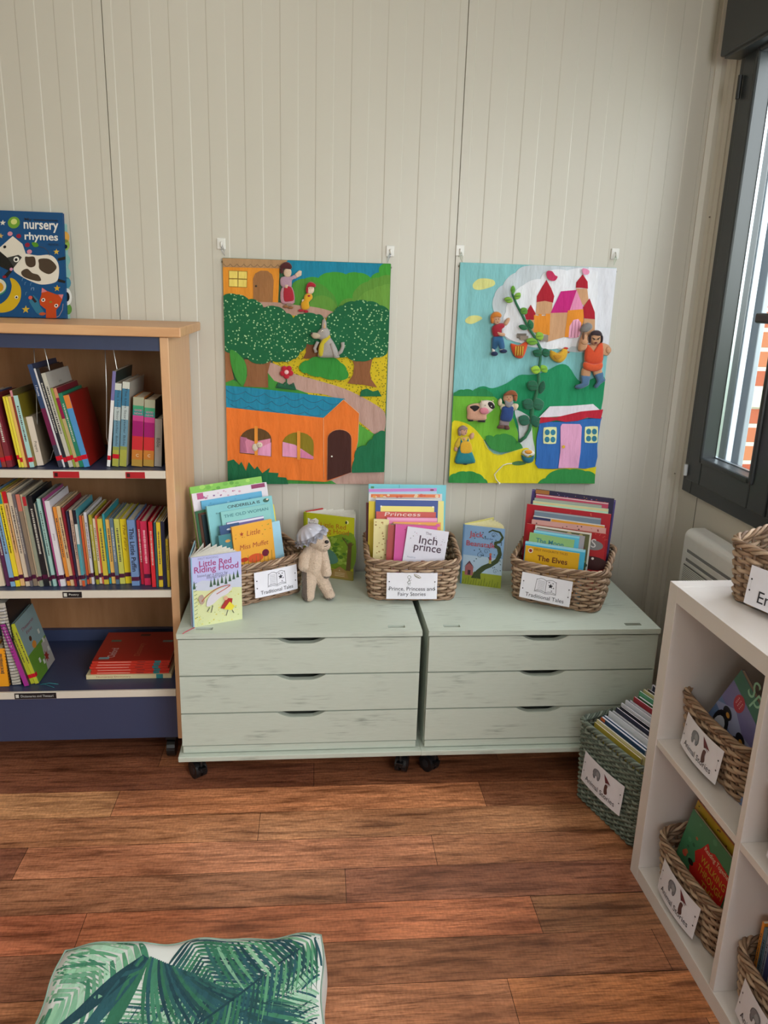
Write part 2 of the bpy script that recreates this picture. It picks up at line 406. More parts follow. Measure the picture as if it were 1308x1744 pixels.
mb = MB(); mb.box(XL-.06, XR+.06, YB-.06, .06, HC, HC+.05, mat('#dedad0', 'paint', .8)); struct('ceiling', mb)
# stepped corner moulding between back wall and right wall
mb = MB(); pr = [(XR-.045, .002), (XR-.045, -.006), (XR-.030, -.012), (XR-.016, -.012), (XR-.010, -.022), (XR-.010, -.034), (XR-.004, -.046), (XR+.001, -.046), (XR+.001, .002)]
mb.prism(pr, 0, HC, TRIM, axis='z'); 
for z in (1.62, .82): mb.cyl((XR-.0125, -.028, z), .0022, .003, '#8a857c', 'y', 10)
struct('trim_1', mb)
mb = MB(); mb.box(XL, XR-.045, -.012, 0, 0, .06, TRIM); struct('baseboard_back', mb)

# floor: individual oak-print planks
FL = floor_mat(); mb = MB(); TH = rad(-.6283); base_y = -.5014; PW = .1121; PL = 1.022
tones = {}
offs = {0: -.041, 1: -.583, 2: -.185, 3: -.755, 4: .036, 5: -.550, 6: -.30, 7: .362, -1: -.50, -2: -.2}
pal = ['#b17856', '#bd7f59', '#9e6449', '#c98c60', '#905a43', '#a86d4e', '#c18761']
fixed = {(0,0): '#925d43', (0,1): '#a1684d', (1,-1): '#cf9568', (1,0): '#cc875f', (1,1): '#a1694c', (2,-1): '#bb7f5a', (2,0): '#bd835e', (3,0): '#c17f5e', (3,1): '#bd7f5c', (3,-1): '#8f5a45',
         (4,-1): '#a36d50', (4,0): '#9a624b', (5,-1): '#b76d4f', (5,0): '#be7452', (5,1): '#a06d4e', (6,0): '#a0694c', (6,-1): '#905c45', (6,1): '#976347', (7,-1): '#ba7c5a', (7,0): '#c07c52', (7,1): '#b0734e'}
ct, st = math.cos(TH), math.sin(TH); plank_cols = []
mb.box(XL-.05, XR+.05, YB-.05, .05, -.03, -.0012, '#2a1a12'); plank_cols += [(.02, .012, .008, 1)]*6
for i in range(-6, 42):
    ya = base_y - i*PW + PW - PW; ya = base_y - (i-1)*PW; yb_ = ya - PW
    o = offs.get(i, random.uniform(-1, 0)); 
    for j in range(-4, 4):
        xa = o + j*PL; xb = xa + PL; g = .0006
        c = lin(fixed.get((i, j), random.choice(pal)))
        q = [(xa+g, yb_+g), (xb-g, yb_+g), (xb-g, ya-g), (xa+g, ya-g)]
        q = [(u*ct - v*st, u*st + v*ct) for u, v in q]
        if max(a[1] for a in q) > .05 or min(a[0] for a in q) > XR: pass
        q = [(min(max(a, XL-.04), XR+.03), min(max(b, YB-.04), .03)) for a, b in q]
        mb.add([(a, b, 0) for a, b in q], [(0, 1, 2, 3)], FL); plank_cols.append(c)
fo = struct('floor', mb)
at = fo.data.attributes.new('plank_tone', 'FLOAT_COLOR', 'FACE')
for i, c in enumerate(plank_cols): at.data[i].color = c

# window 1: anthracite double casement, proud of the wall, with roller-shutter box
DK = mat('#32373b', 'frame'); DK2 = mat('#2a2e31', 'frame'); GL = glass_mat(); RUB = mat('#141617', 'plastic')
y0, y1, z0, z1 = W1
win = MB()
def frame_x(mb, xa, xb, ya, yb, za, zb, w, m, bev=.004):
    mb.box(xa, xb, ya, ya+w, za, zb, m, bev); mb.box(xa, xb, yb-w, yb, za, zb, m, bev)
    mb.box(xa, xb, ya+w, yb-w, za, za+w, m, bev); mb.box(xa, xb, ya+w, yb-w, zb-w, zb, m, bev)
frame_x(win, XR-.012, XR+.06, y0, y1, z0, z1, .058, DK, .003)
wo_ = win.build('window_1'); wo_['kind'] = 'structure'
ym = (y0+y1)/2
for k_, (ya, yb) in enumerate(((ym+.004, y1-.045), (y0+.045, ym-.004))):
    s_ = MB(); frame_x(s_, XR-.026, XR+.045, ya, yb, z0+.045, z1-.045, .085, DK, .005)
    so = s_.build('sash', wo_)
    g_ = MB(); frame_x(g_, XR-.034, XR+.02, ya+.070, yb-.070, z0+.115, z1-.115, .018, DK2, .006); g_.build('glazing_bead', so)
    g_ = MB(); frame_x(g_, XR+.012, XR+.020, ya+.083, yb-.083, z0+.128, z1-.128, .008, mat('#aeb6bc', 'metal'), 0); g_.build('spacer', so)
    g_ = MB(); g_.box(XR+.008, XR+.012, ya+.082, yb-.082, z0+.127, z1-.127, GL); g_.build('pane', so)
hd = MB(); hd.box(XR-.040, XR-.026, ym+.020, ym+.050, 1.20, 1.36, RUB, .004); hd.box(XR-.070, XR-.040, ym+.028, ym+.042, 1.325, 1.345, RUB, .004)
hd.box(XR-.078, XR-.062, ym+.020, ym+.105, 1.322, 1.348, RUB, .006); hd.build('handle', wo_)
hg = MB(); hg.cyl((XR-.034, y1-.052, .84), .006, .035, '#c9cdd0', 'z', 12); hg.cyl((XR-.034, y1-.052, 1.92), .006, .06, RUB, 'z', 12); hg.build('hinge', wo_)
# exterior reveal, shutter guides and sill
ex = MB(); PVC = mat('#c9d2da', 'plastic')
for yy, sg in ((y1-.02, -1), (y0+.02, 1)):
    ex.box(XR+.062, XR+.16, min(yy, yy+sg*.012), max(yy, yy+sg*.012), z0, z1, PVC)
    ex.box(XR+.085, XR+.105, min(yy, yy+sg*.045), max(yy, yy+sg*.045), z0, z1, PVC, .003)
    ex.box(XR+.122, XR+.140, min(yy, yy+sg*.055), max(yy, yy+sg*.055), z0, z1, mat('#8f989f', 'plastic'), .003)
ex.box(XR+.062, XR+.22, y0, y1, z0-.02, z0+.01, mat('#9aa0a5', 'metal'), .003)
struct('window_1_reveal' if False else 'trim_2', ex)
rb = MB(); rb.box(XR-.075, XR-.001, y0-.02, y1+.004, 2.035, 2.30, mat('#24282b', 'frame'), .006); rb.box(XR-.068, XR-.02, y0, y1-.012, 2.028, 2.037, DK2, .002)
tag(rb.build('roller_shutter_box'), 'black roller shutter box across the top of the dark framed window', 'shutter box')
# windows added out of view to let light in: plain openings with frames and glass
w2 = MB(); frame_x(w2, XR-.01, XR+.06, W2[0], W2[1], W2[2], W2[3], .06, DK); w2.box(XR, XR+.05, -2.88, -2.82, W2[2], W2[3], DK); w2.box(XR+.02, XR+.024, W2[0]+.05, W2[1]-.05, W2[2]+.05, W2[3]-.05, GL); struct('window_2', w2)
w3 = MB(); w3.box(wb[0], wb[0]+.06, YB-.06, YB+.01, wb[2], wb[3], DK); w3.box(wb[1]-.06, wb[1], YB-.06, YB+.01, wb[2], wb[3], DK); w3.box(wb[0], wb[1], YB-.06, YB+.01, wb[2], wb[2]+.06, DK); w3.box(wb[0], wb[1], YB-.06, YB+.01, wb[3]-.06, wb[3], DK)
w3.box(wb[0], wb[1], YB-.04, YB-.036, wb[2], wb[3], GL); struct('window_3', w3)

# outside: neighbouring brick wing with a pale string course, and the ground
bk = MB(); BR = brick_mat(); bk.box(1.42, 5.5, .5, .75, -.3, 2.9, BR)
bk.build('brick_wall'); bo = bpy.data.objects['brick_wall']; tag(bo, 'red brick wall of the neighbouring building seen through the window', 'brick wall')
sc_ = MB(); sc_.box(1.40, 5.5, .488, .503, .975, 1.043, mat('#d9d3c8', 'paint')); sc_.build('string_course', bo)
gr = MB(); gr.box(1.3, 12, -12, .5, -.45, -.3, mat('#5d7a35', 'felt')); tag(gr.build('lawn'), 'grass outside the building beyond the window', 'lawn'); bpy.data.objects['lawn']['kind'] = 'stuff'

# ================================================================== BOOKCASE
NAVY = mat('#353e5c', 'laminate', .42); EDGE = mat('#d8d0c2', 'laminate')
BX0, BX1 = -1.28, -0.4225
bc = thing('bookcase', 'tall beech bookcase with navy shelves full of books at left', 'bookcase', (-.85, -.19, 0))
def bpart(name, f, parent=bc, off=(.85, .19, 0)):
    m = MB(Matrix.Translation(off)); f(m); return m.build(name, parent)
bpart('top_board', lambda m: m.box(BX0-.03, BX1+.034, -.385, -.004, 1.243, 1.268, BEECH_H, .003))
bpart('side_panel', lambda m: m.box(BX1-.022, BX1, -.372, -.006, .085, 1.242, BEECH_V, .0015))
bpart('side_panel', lambda m: m.box(BX0, BX0+.022, -.372, -.006, .085, 1.242, BEECH_V, .0015))
bpart('back_panel', lambda m: m.box(BX0+.023, BX1-.023, -.016, -.008, .09, 1.24, BEECH_BACK))
bpart('fascia', lambda m: m.box(BX0+.023, BX1-.023, -.366, -.348, 1.207, 1.242, NAVY))
bpart('plinth', lambda m: m.box(BX0+.023, BX1-.023, -.368, -.350, .088, .2235, NAVY))
for z, lab in ((.893, 1), (.553, 2), (.246, 3)):
    sh = bpart('shelf', lambda m: m.box(BX0+.0225, BX1-.0225, -.366, -.018, z-.021, z, NAVY))
    st_ = bpart('edge_strip', lambda m: m.box(BX0+.0225, BX1-.0225, -.374, -.3662, z-.0205, z+.0005, EDGE, .001), sh)
bpart('back_rail', lambda m: m.box(BX0+.023, BX1-.023, -.034, -.0165, .2465, .285, NAVY))
def strip_label(x0, x1, z0, z1, col, txt, tc, parent):
    m = MB(Matrix.Translation((.85, .19, 0))); m.box(x0, x1, -.3752, -.3742, z0, z1, mat(col, 'plastic'))
    h = z1-z0; m.box(x0+.003, x0+.003+h*.5, -.3755, -.375, z0+h*.2, z1-h*.2, '#c9c9c0' if tc != '#3a0a0e' else '#3a0a0e')
    if txt: m.text(txt, tc, (x0+.012+h*.3, -.3755, z0+h*.3), (x1-x0)-.02-h*.3, h*.42)
    o = m.build('shelf_label', parent); o['label'] = 'small %s label' % ('red' if col == '#b01c26' else 'black'); return o
shs = [o for o in bc.children if o.name.startswith('shelf')]
strip_label(-.733, -.667, .8735, .8905, '#b01c26', None, '#3a0a0e', shs[0]); strip_label(-.548, -.498, .8735, .8905, '#b01c26', None, '#3a0a0e', shs[0])
strip_label(-.736, -.685, .5345, .5515, '#15151a', 'Poetry', '#d8d8d0', shs[1]); strip_label(-.892, -.778, .227, .2445, '#15151a', 'Dictionaries and Thesauri', '#c8c8c4', shs[2])
m = MB(Matrix.Translation((.85, .19, 0)))
for x in (BX1-.05, BX0+.05):
    for y in (-.32, -.07):
        m.cyl((x, y, .028), .007, .06, RUB); m.cyl((x-.012, y, .03), .03, .024, RUB, 'x')
        m.box(x-.018, x+.018, y-.02, y+.02, .06, .087, RUB, .004)
m.build('castor', bc)
# wire book supports hanging from the top
for xs in ((-.777, -.757), (-.597, -.581)):
    m = MB(); P = [(xs[0], -.30, 1.24), (xs[0]-.004, -.30, 1.10), (xs[0]-.012, -.30, .97), (xs[0]-.002, -.30, .905), (xs[1]-.004, -.30, .905), (xs[1]+.006, -.24, .97), (xs[1]+.004, -.25, 1.10), (xs[1], -.30, 1.24)]
    m.tube(P, .0014, mat('#d5d5d2', 'metal'), 6)
    lab = 'thin white wire book support hanging beside the leaning tall books' if xs[0] < -.7 else 'thin white wire book support hanging left of the rainbow spines'
    tag(m.build('wire_book_support'), lab, 'book support', 'wire supports in the bookcase')

# ------------------------------------------------------------------ books
PAGE = '#d9cfb8'
ALL_BOOKS = []
def book(label, w, h, t, cover, M, spine=None, page=PAGE, hard=None, art=None, spine_art=None, sticker=None, group=None, name='book', kind='paper', back=None, open_deg=0, cat='book'):
    root = thing(name, label, cat, group=group, M=M)
    b = (.0022 if t > .009 else .0006) if hard is None else (.0022 if hard else .0006)
    spine = spine or cover; back = back or cover; e = .002 if b > .001 else 0.0002
    m = MB(); m.box(b, w, 0, b, 0, h, mat(cover, kind)); m.box(b, w, t-b, t, 0, h, mat(back, kind)); m.box(0, b, 0, t, 0, h, mat(spine, kind), 0)
    if art: art(m, w, h)
    if spine_art: spine_art(m, t, h)
    m.build('cover', root)
    if t > 2*b+.0004:
        m = MB(); m.box(b+.0004, w-e-.001, b+.0001, t-b-.0001, e+.0002, h-e-.0002, mat(page, 'pages')); m.build('pages', root)
    if sticker:
        c, z, hh = sticker; m = MB(); m.box(-.0004, .0, .0002, t-.0002, z, z+hh, mat(c, 'gloss')); m.box(-.0002, .012, -.0003, -.00005, z, z+hh, mat(c, 'gloss'))
        o = m.build('spine_sticker', root); o['label'] = 'red spine sticker' if c == '#c4152a' else 'dark plum spine sticker'
    ALL_BOOKS.append(root); return root

def squiggle(x_seed):      # illegible title: small unequal strokes down the spine
    rr = random.Random(x_seed)
    def f(m, t, h, col='#2a2a2e', z0=None, z1=None):
        z1 = h*.86 if z1 is None else z1; z0 = h*.36 if z0 is None else z0; z = z1
        if t < .0065: return
        while z > z0:
            L = rr.uniform(.0015, .004); wd = t*rr.uniform(.28, .42)
            m.box(-.0002, 0, t*.5-wd/2, t*.5+wd/2, z-L, z, mat(col, 'plain')); z -= L + rr.uniform(.0008, .0025)
    return f
def spine_text(txt, col, top=.92, size=.6, length=None, shear=0, bold=0):
    def f(m, t, h):
        V, F, bw, bh = text_geo(txt, shear, bold); hh = t*size; L = (length*h) if length else hh/bh*bw
        m.text(txt, mat(col, 'plain'), (0, t/2+hh/2, h*top), L, hh, (0, 0, -1), (0, -1, 0), .0003, shear=shear, bold=bold)
    return f
def shelf_M(x, y, z, t, lean):
    # spine faces the room; x is the left face of the book at its foot; lean>0 = top leans to the left
    R = Matrix.Rotation(rad(90), 4, 'Z') @ Matrix.Rotation(rad(-lean), 4, 'X')
    if lean >= 0: return Matrix.Translation((x, y, z)) @ R @ Matrix.Translation((0, -t, 0))
    return Matrix.Translation((x+t, y, z)) @ R
def shelf_row(rows, z, group, where, stk, dflt_w, cover_h=None):
    # rows: (x, thickness, height, lean, y, colour words, spine hex, cover hex, width, art, spine_art, sticker?)
    n = len(rows)
    for i, r in enumerate(rows):
        (x, t, h, lean, y, words, sc_, cc, w, art, sa, st) = r
        lab = words if words.startswith('=') else None
        L = rows[i-1][5].strip('=') if i > 0 else 'edge of the photo'; Rn = rows[i+1][5].strip('=') if i < n-1 else 'side panel'
        words = words.strip('='); label = '%s book on %s, between %s and %s' % (words, where, L, Rn)
        if len(label.split()) > 16: label = '%s book on %s, right after %s' % (words, where, L)
        if len(label.split()) > 16: label = '%s book on %s' % (words, where)
        if sa is None and t >= .0065 and st != 'plain':
            q = squiggle(i*7+int(h*1000)); dark = sum(lin(sc_)[:3]) < .9
            sa = (lambda m, tt, hh, q=q, d=dark: q(m, tt, hh, '#c9c4b8' if d else '#3a3438'))
        st2 = (stk, .018+.004*math.sin(i*2.1), .012) if st not in (False, 'plain') else None
        book(label, w or dflt_w, h, t-.0004, cc or sc_, shelf_M(x, y, z, t-.0004, lean), spine=sc_, art=art, spine_art=sa, sticker=st2, group=group)

def art_band(cols):   # horizontal bands of cover colour, from the bottom up
    def f(m, w, h):
        z = 0
        for c, fr in cols: m.box(.003, w-.0005, -.0002, 0, z*h, min(1, z+fr)*h, mat(c, 'gloss')); z += fr
    return f
def rainbow_spine(m, t, h):
    z = 0
    for c, fr in (('#b08a3e', .10), ('#c47a34', .14), ('#cc3038', .20), ('#a01c6c', .22), ('#c84488', .08), ('#2e8f86', .08), ('#3f9a72', .06), ('#a8a890', .12)):
        m.box(-.0002, 0, 0, t, z*h, (z+fr)*h, mat(c, 'gloss')); z += fr
    m.text('GOOD', '#e87aa8', (0, t*.85, h*.80), t*.7, t*.18, (0, -1, 0), (0, 0, 1), .0005); m.text('NEWS', '#e87aa8', (0, t*.85, h*.755), t*.7, t*.18, (0, -1, 0), (0, 0, 1), .0005)
    m.text('C', '#e0d0b0', (0, t*.6, h*.14), t*.25, t*.28, (0, -1, 0), (0, 0, 1), .0005)
def sky_spine(m, t, h):
    for z0, z1, c in ((0, .20, '#a9a84a'), (.20, .24, '#8f9a50'), (.24, .56, '#6b93a8'), (.56, .72, '#b8c4c4'), (.72, .92, '#3f7a9c'), (.92, 1, '#cfd2c8')): m.box(-.0002, 0, 0, t, z0*h, z1*h, mat(c, 'gloss'))
    spine_text('The Lion Storyteller Bible', '#1d2a30', .93, .42, .68)(m, t, h)
def split_spine(parts):
    def f(m, t, h):
        z = 0
        for c, fr in parts: m.box(-.0002, 0, 0, t, z*h, (z+fr)*h, mat(c, 'gloss')); z += fr
    return f
def both(*fs):
    def f(m, t, h):
        for g in fs: g(m, t, h)
    return f

RS, PS = '#c4152a', '#4a1236'
S1 = [
 (-.895, .0160, .189, 7.0, -.349, 'cream', '#cfc6b4', None, .19, None, None, True),
 (-.8775, .0070, .190, 7.0, -.348, 'deep blue', '#2a4f86', None, .19, None, None, True),
 (-.8700, .0109, .188, 7.0, -.348, 'brick red', '#8c3a30', None, .19, None, None, True),
 (-.8575, .0140, .186, 7.2, -.347, 'maroon', '#7c2a36', None, .19, None, None, True),
 (-.8275, .0062, .188, 7.4, -.347, 'thin yellow', '#e2cf3a', None, .19, None, None, True),
 (-.8205, .0062, .188, 7.4, -.347, 'slim lemon', '#e6d648', None, .19, None, None, True),
 (-.8140, .0075, .189, 7.4, -.346, 'apricot', '#e2b968', '#b48a3a', .19, None, None, 'plain'),
 (-.8062, .0062, .2045, 7.4, -.346, 'rust brown', '#8a3e30', '#5e5430', .20, None, split_spine([('#8a3e30', .92), ('#d08a90', .08)]), False),
 (-.8000, .0115, .1908, 7.6, -.346, 'pale aqua', '#a9d0cc', '#7a6c1e', .19, None, None, True),
 (-.7880, .0168, .1324, 7.8, -.325, 'small ivory', '#ddcfc0', '#8a7a66', .12, None, spine_text('Prayers', '#4a3f3a', .5, .55), 'plain')]
shelf_row(S1, .894, 'books leaning at the left of the top shelf', 'the top shelf', RS, .19)
def bible_cover(m, w, h):
    m.text('MY', '#6a6458', (w*.5, 0, h*.86), w*.12, h*.025, align='c'); m.text('BIBLE', '#6a6458', (w*.5, 0, h*.79), w*.4, h*.04, align='c')
    m.flat(ngon(w*.3, h*.7, w*.07, h*.06), -.0003, '#8a7a4a')
S1b = [
 (-.7280, .0117, .2748, 11.8, -.341, 'tall navy and plum', '#2f3c5c', '#26324e', .20, None, both(split_spine([('#3d4050', .22), ('#6e2248', .36), ('#33466a', .42)]), spine_text('I Poems', '#d8d8e0', .80, .5, .10)), True),
 (-.7158, .0049, .2648, 11.8, -.340, 'thin white edged', '#d6d4d8', '#2a2f40', .20, None, None, True),
 (-.7108, .0088, .2638, 11.8, -.340, 'dark navy', '#20242f', '#3a2418', .20, None, None, True),
 (-.7010, .0108, .2524, 11.8, -.340, 'tall grey titled', '#bdb9ac', '#b9b4ac', .20, bible_cover, None, True),
 (-.6895, .0064, .2140, 11.8, -.339, 'olive', '#8d9a3c', '#5b1a26', .19, None, None, True),
 (-.6828, .0088, .2136, 11.8, -.339, 'plum and cream', '#b9a476', '#7a1f30', .19, None, split_spine([('#b9a476', .62), ('#8c1f46', .26), ('#c98a6a', .12)]), True),
 (-.6738, .0108, .2004, 11.8, -.339, 'emerald', '#1f7a5c', None, .18, None, None, True),
 (-.6628, .0150, .1947, 11.8, -.338, 'sky blue spined red covered', '#4f8fc4', '#8f1a14', .18, None, split_spine([('#4f8fc4', .82), ('#d8803a', .18)]), True)]
shelf_row(S1b, .894, 'tall books leaning in the middle of the top shelf', 'the top shelf', RS, .19)
S1c = [
 (-.6070, .0089, .2569, -6.9, -.326, 'thin tall white and violet', '#d9d6dc', '#2b3a36', .20, None, split_spine([('#e6e4e4', .70), ('#7b74a8', .30)]), True),
 (-.5935, .0169, .2244, -5.6, -.325, 'sky painted with red sticker', '#6b93a8', '#c9c6bc', .19, None, sky_spine, True),
 (-.5745, .0185, .2286, -5.6, -.325, 'sky painted without sticker', '#6b93a8', '#bdbab0', .19, None, sky_spine, False),
 (-.5430, .0285, .1877, -4.6, -.323, 'fat rainbow striped glossy', '#c47a34', None, .13, None, rainbow_spine, False),
 (-.5120, .0279, .1815, -4.1, -.322, 'fat rainbow striped matt', '#c47a34', '#1a2a26', .13, None, rainbow_spine, False),
 (-.4825, .0190, .1302, -3.5, -.321, 'short grey', '#a39c96', '#2a2a2a', .11, None, spine_text('Bible', '#3a3634', .6, .5), False)]
shelf_row(S1c, .894, 'bibles and tales at the right of the top shelf', 'the top shelf', RS, .18)

def lean2(x):
    if x < -.72: return 5.5
    if x < -.69: return 5.5 + (x+.72)/.03*(-3.0)
    if x < -.56: return 2.5 - (x+.69)/.13*.7
    if x < -.52: return 1.2
    return .6 if x < -.49 else 0.0
S2d = [(-.9180,.0180,.2517,'cream','#dcc8b0'),(-.8965,.0115,.2562,'dark purple','#5a2a52'),(-.8835,.0122,.2690,'light blue','#7fa9cc'),(-.8700,.0112,.2702,'bright yellow','#e6cf34'),(-.8580,.0112,.2712,'peach','#e0b27c'),
 (-.8440,.0119,.2694,'ivory','#d3c2ac'),(-.8312,.0070,.2652,'slate','#6b6468'),(-.8236,.0110,.2642,'taupe','#8c7a68'),(-.8112,.0050,.2643,'thin cream','#cdb99c'),(-.8055,.0090,.2590,'sage grey','#8f9482'),
 (-.7955,.0139,.2602,'black','#191920'),(-.7808,.0050,.2386,'off white','#cfc8ba'),(-.7752,.0045,.2445,'petrol','#23484c'),(-.7702,.0090,.2531,'mint edged','#9fc4bc'),(-.7605,.0046,.254,'black backed','#17282c'),(-.7552,.0050,.2544,'magenta','#a84a80'),
 (-.7498,.0129,.2472,'white','#dad6dc'),(-.7335,.0092,.2290,'orange','#dd8a36'),(-.7235,.0105,.2317,'mustard','#d8b78a'),(-.7123,.0056,.2286,'dark red','#8a2030'),(-.7062,.0056,.2172,'night blue','#2a2a44'),(-.7002,.0080,.2201,'blush','#c9a896'),
 (-.6916,.0080,.2210,'teal banded','#4f9aa4'),(-.6830,.0060,.2002,'red orange','#c8542c'),(-.6765,.0060,.2001,'tan','#c98f54'),(-.6700,.0070,.2103,'white edged','#cfcad0'),(-.6580,.0080,.2034,'olive','#a8a030'),(-.6495,.0070,.1912,'bone','#dccbb0'),
 (-.6420,.0050,.2001,'coral','#cf5a44'),(-.6362,.0128,.1921,'mustard yellow','#cdb83c'),(-.6226,.0056,.2051,'turquoise','#2f8f9a'),(-.6162,.0112,.1891,'apricot','#ddb05c'),(-.6040,.0098,.1941,'steel blue','#5a7284'),(-.5932,.0142,.1911,'lime','#c3c45c'),
 (-.5782,.0175,.1901,'wide yellow','#dcc522'),(-.5575,.0210,.1930,'wide pale blue','#6d8cba'),(-.5340,.0100,.1890,'crimson','#b01a34'),(-.5230,.0180,.1881,'rose','#c4244e'),(-.5000,.0112,.1910,'scarlet','#d02430'),(-.4872,.0055,.1900,'dark teal','#23525c'),
 (-.4812,.0112,.1890,'sunflower yellow','#dcbc30'),(-.4690,.0054,.1920,'navy','#20284a'),(-.4632,.0050,.1920,'midnight','#161c34'),(-.4576,.0070,.1420,'short yellow','#c9b02c')]
S2 = []
for i, (x, t, h, words, c) in enumerate(S2d):
    y = -.337 if x < -.69 else (-.322 if x < -.56 else (-.336 if i in (35, 37) else -.325 if x < -.51 else -.349))
    sa = None; cc = c
    if words == 'white': sa = spine_text('A First Treasury of Verse' if False else 'poems', '#6a6470', .62, .4)
    if words == 'wide pale blue': sa = spine_text('This Little Puffin', '#1a2236', .88, .62, .66, bold=.02)
    if words == 'wide yellow': sa = spine_text('The Fairy Book' if False else 'The Fairy', '#8a5a1a', .92, .55, .42, shear=.2)
    if words == 'peach': sa = both(split_spine([('#e0b27c', .88), ('#c4202c', .12)]), lambda m, tt, hh: squiggle(3)(m, tt, hh, '#b0563c'))
    if words == 'bright yellow': sa = both(split_spine([('#e6cf34', .88), ('#2f8f8a', .12)]), lambda m, tt, hh: squiggle(4)(m, tt, hh, '#3a3a20'))
    if words == 'taupe': sa = split_spine([('#8c7a68', .82), ('#cf7a68', .18)])
    if words == 'sage grey': sa = split_spine([('#8f9482', .90), ('#b8303a', .10)])
    if words == 'teal banded': sa = split_spine([('#c8542c', .08), ('#4f9aa4', .48), ('#c8ccc8', .26), ('#1c2030', .18)])
    if words == 'rose': sa = both(lambda m, tt, hh: squiggle(9)(m, tt, hh, '#e8b0b8'))
    S2.append((x, t, h, lean2(x), y + .003*math.sin(i*1.9), words, c, cc, .17, None, sa, (i not in (0, 1, 36, 38, 39, 41, 42, 43))))
shelf_row(S2, .554, 'poetry books packed along the middle shelf', 'the middle shelf', PS, .17)

# bottom shelf: leaning dictionaries and the flat stack
def puppy_cover(m, w, h):
    m.flat([(.003, h*.45), (w, h*.45), (w, h), (.003, h)], -.0002, '#7f9a9c'); m.flat([(.003, 0), (w, 0), (w, h*.45), (.003, h*.45)], -.0002, '#5f8a2c')
    m.flat([(w*.55, 0), (w, 0), (w, h*.42), (w*.7, h*.40)], -.0004, '#a39e96')
    m.text('Thesaurus', '#8a2848', (w*.15, 0, h*.80), w*.62, h*.05, lift=.0005); m.text('First', '#8a2848', (w*.3, 0, h*.71), w*.3, h*.05, lift=.0005)
    m.flat(ngon(w*.42, h*.50, w*.10, h*.055), -.0006, '#c9822e'); m.flat(ngon(w*.36, h*.62, w*.06, h*.04), -.0006, '#4a2a1c'); m.flat(star(w*.72, h*.18, w*.13, 7), -.0006, '#8a2c1c')
    for a, b in ((.75, .55), (.8, .38), (.35, .2), (.5, .12), (.88, .2)): m.flat([(w*a, h*b), (w*a+.012, h*b), (w*a+.012, h*b+.014), (w*a, h*b+.014)], -.0006, '#c9ccc0')
S3 = [(-.972, .0260, .1190, 0.6, -.336, 'thick orange left hand', '#e8981c', None, .09, None, None, False),
 (-.945, .0260, .1190, 0.8, -.337, 'thick orange right hand', '#ec9d1e', '#c87f16', .09, None, None, False),
 (-.8760, .0136, .1979, 14.0, -.339, 'magenta', '#a0308c', '#2a1630', .16, None, both(spine_text('Dictionary', '#e8d0e4', .96, .5, .34)), False),
 (-.8620, .0106, .1943, 14.6, -.325, 'thin lime', '#b4b82e', None, .15, None, None, True),
 (-.8505, .0106, .1938, 15.0, -.325, 'lime with picture cover', '#b8be34', '#7f9a9c', .15, puppy_cover, None, True)]
shelf_row(S3, .247, 'dictionaries leaning on the bottom shelf', 'the bottom shelf', RS, .16)
# black spiral bound thesaurus
t_ = .028; Ms = shelf_M(-.9135, -.338, .247, t_, 4.5)
rt_ = thing('spiral_book', 'black spiral bound thesaurus standing between orange and magenta books', 'book', group='dictionaries leaning on the bottom shelf', M=Ms)
m = MB(); m.box(.006, .18, 0, .001, 0, .255, '#17171a'); m.box(.006, .18, t_-.001, t_, 0, .255, '#17171a'); m.build('cover', rt_)
m = MB(); m.box(.008, .178, .0015, t_-.0015, .001, .254, mat('#c8c2b4', 'pages')); m.text('Thesaurus', '#d8d8dc', (.0075, t_*.78, .245), .20, t_*.55, (0, 0, -1), (0, -1, 0), .0004); m.build('pages', rt_)
m = MB()
for k in range(26): z = .012+k*.0092; m.tube([(.010*math.cos(a)+.006, t_/2+t_*.62*math.sin(a), z) for a in [2*PI*q/12 for q in range(12)]], .0008, '#2a2a2e', 5, True)
m.build('spiral_wire', rt_)
# turquoise ribbon thread lying on the shelf by the leaning books
m = MB(); m.tube([(-.835, -.33, .2478), (-.81, -.325, .249), (-.785, -.33, .2478)], .0008, '#2f8f9a', 5); m.tube([(-.83, -.325, .2478), (-.80, -.345, .249), (-.79, -.35, .2478)], .0006, '#2f8f9a', 5)
tag(m.build('ribbon'), 'turquoise ribbon bookmark lying on the bottom shelf beside the leaning books', 'ribbon')
# flat stack, spines to the room; local Z up becomes depth
def flat_M(x, y, z, w_along, t):
    # book lying flat: spine along world X facing -Y; front cover up
    return Matrix(((0, 0, -1, x+w_along), (1, 0, 0, y), (0, -1, 0, z+t), (0, 0, 0, 1)))
def red_cover(m, w, h):
    # lying cover: local x = depth into shelf, local z = along the spine
    m.text('Oxford', '#d8b8b0', (w*.12, 0, h*.74), .062, .022, (1, 0, 0), (0, 0, 1), .0004); m.text('Dictionary', '#c06a50', (w*.16, 0, h*.40), .085, .022, (1, 0, 0), (0, 0, 1), .0004)
    for a, b, c in ((.65, .76, '#5a6a58'), (.06, .80, '#7f9aa0'), (.85, .4, '#4a1a16'), (.62, .06, '#8a9a94')): m.flat([(w*a, h*b), (w*a+.014, h*b), (w*a+.014, h*b+.03), (w*a, h*b+.03)], -.0004, c)
z = .247
bt = .0135
book('cream numeracy dictionary lying flat at the bottom of the stack', .205, .245, bt, '#cfc09a', flat_M(-.708, -.303, z, .24, bt), spine='#d6c79c', group='books stacked flat on the bottom shelf',
     spine_art=lambda m, t, h: (spine_text('Numeracy Dictionary', '#a04a34', .88, .5, .40)(m, t, h), m.box(-.0003, 0, 0, t, h*.10, h*.18, mat('#3a8a90', 'gloss'))))
z += bt
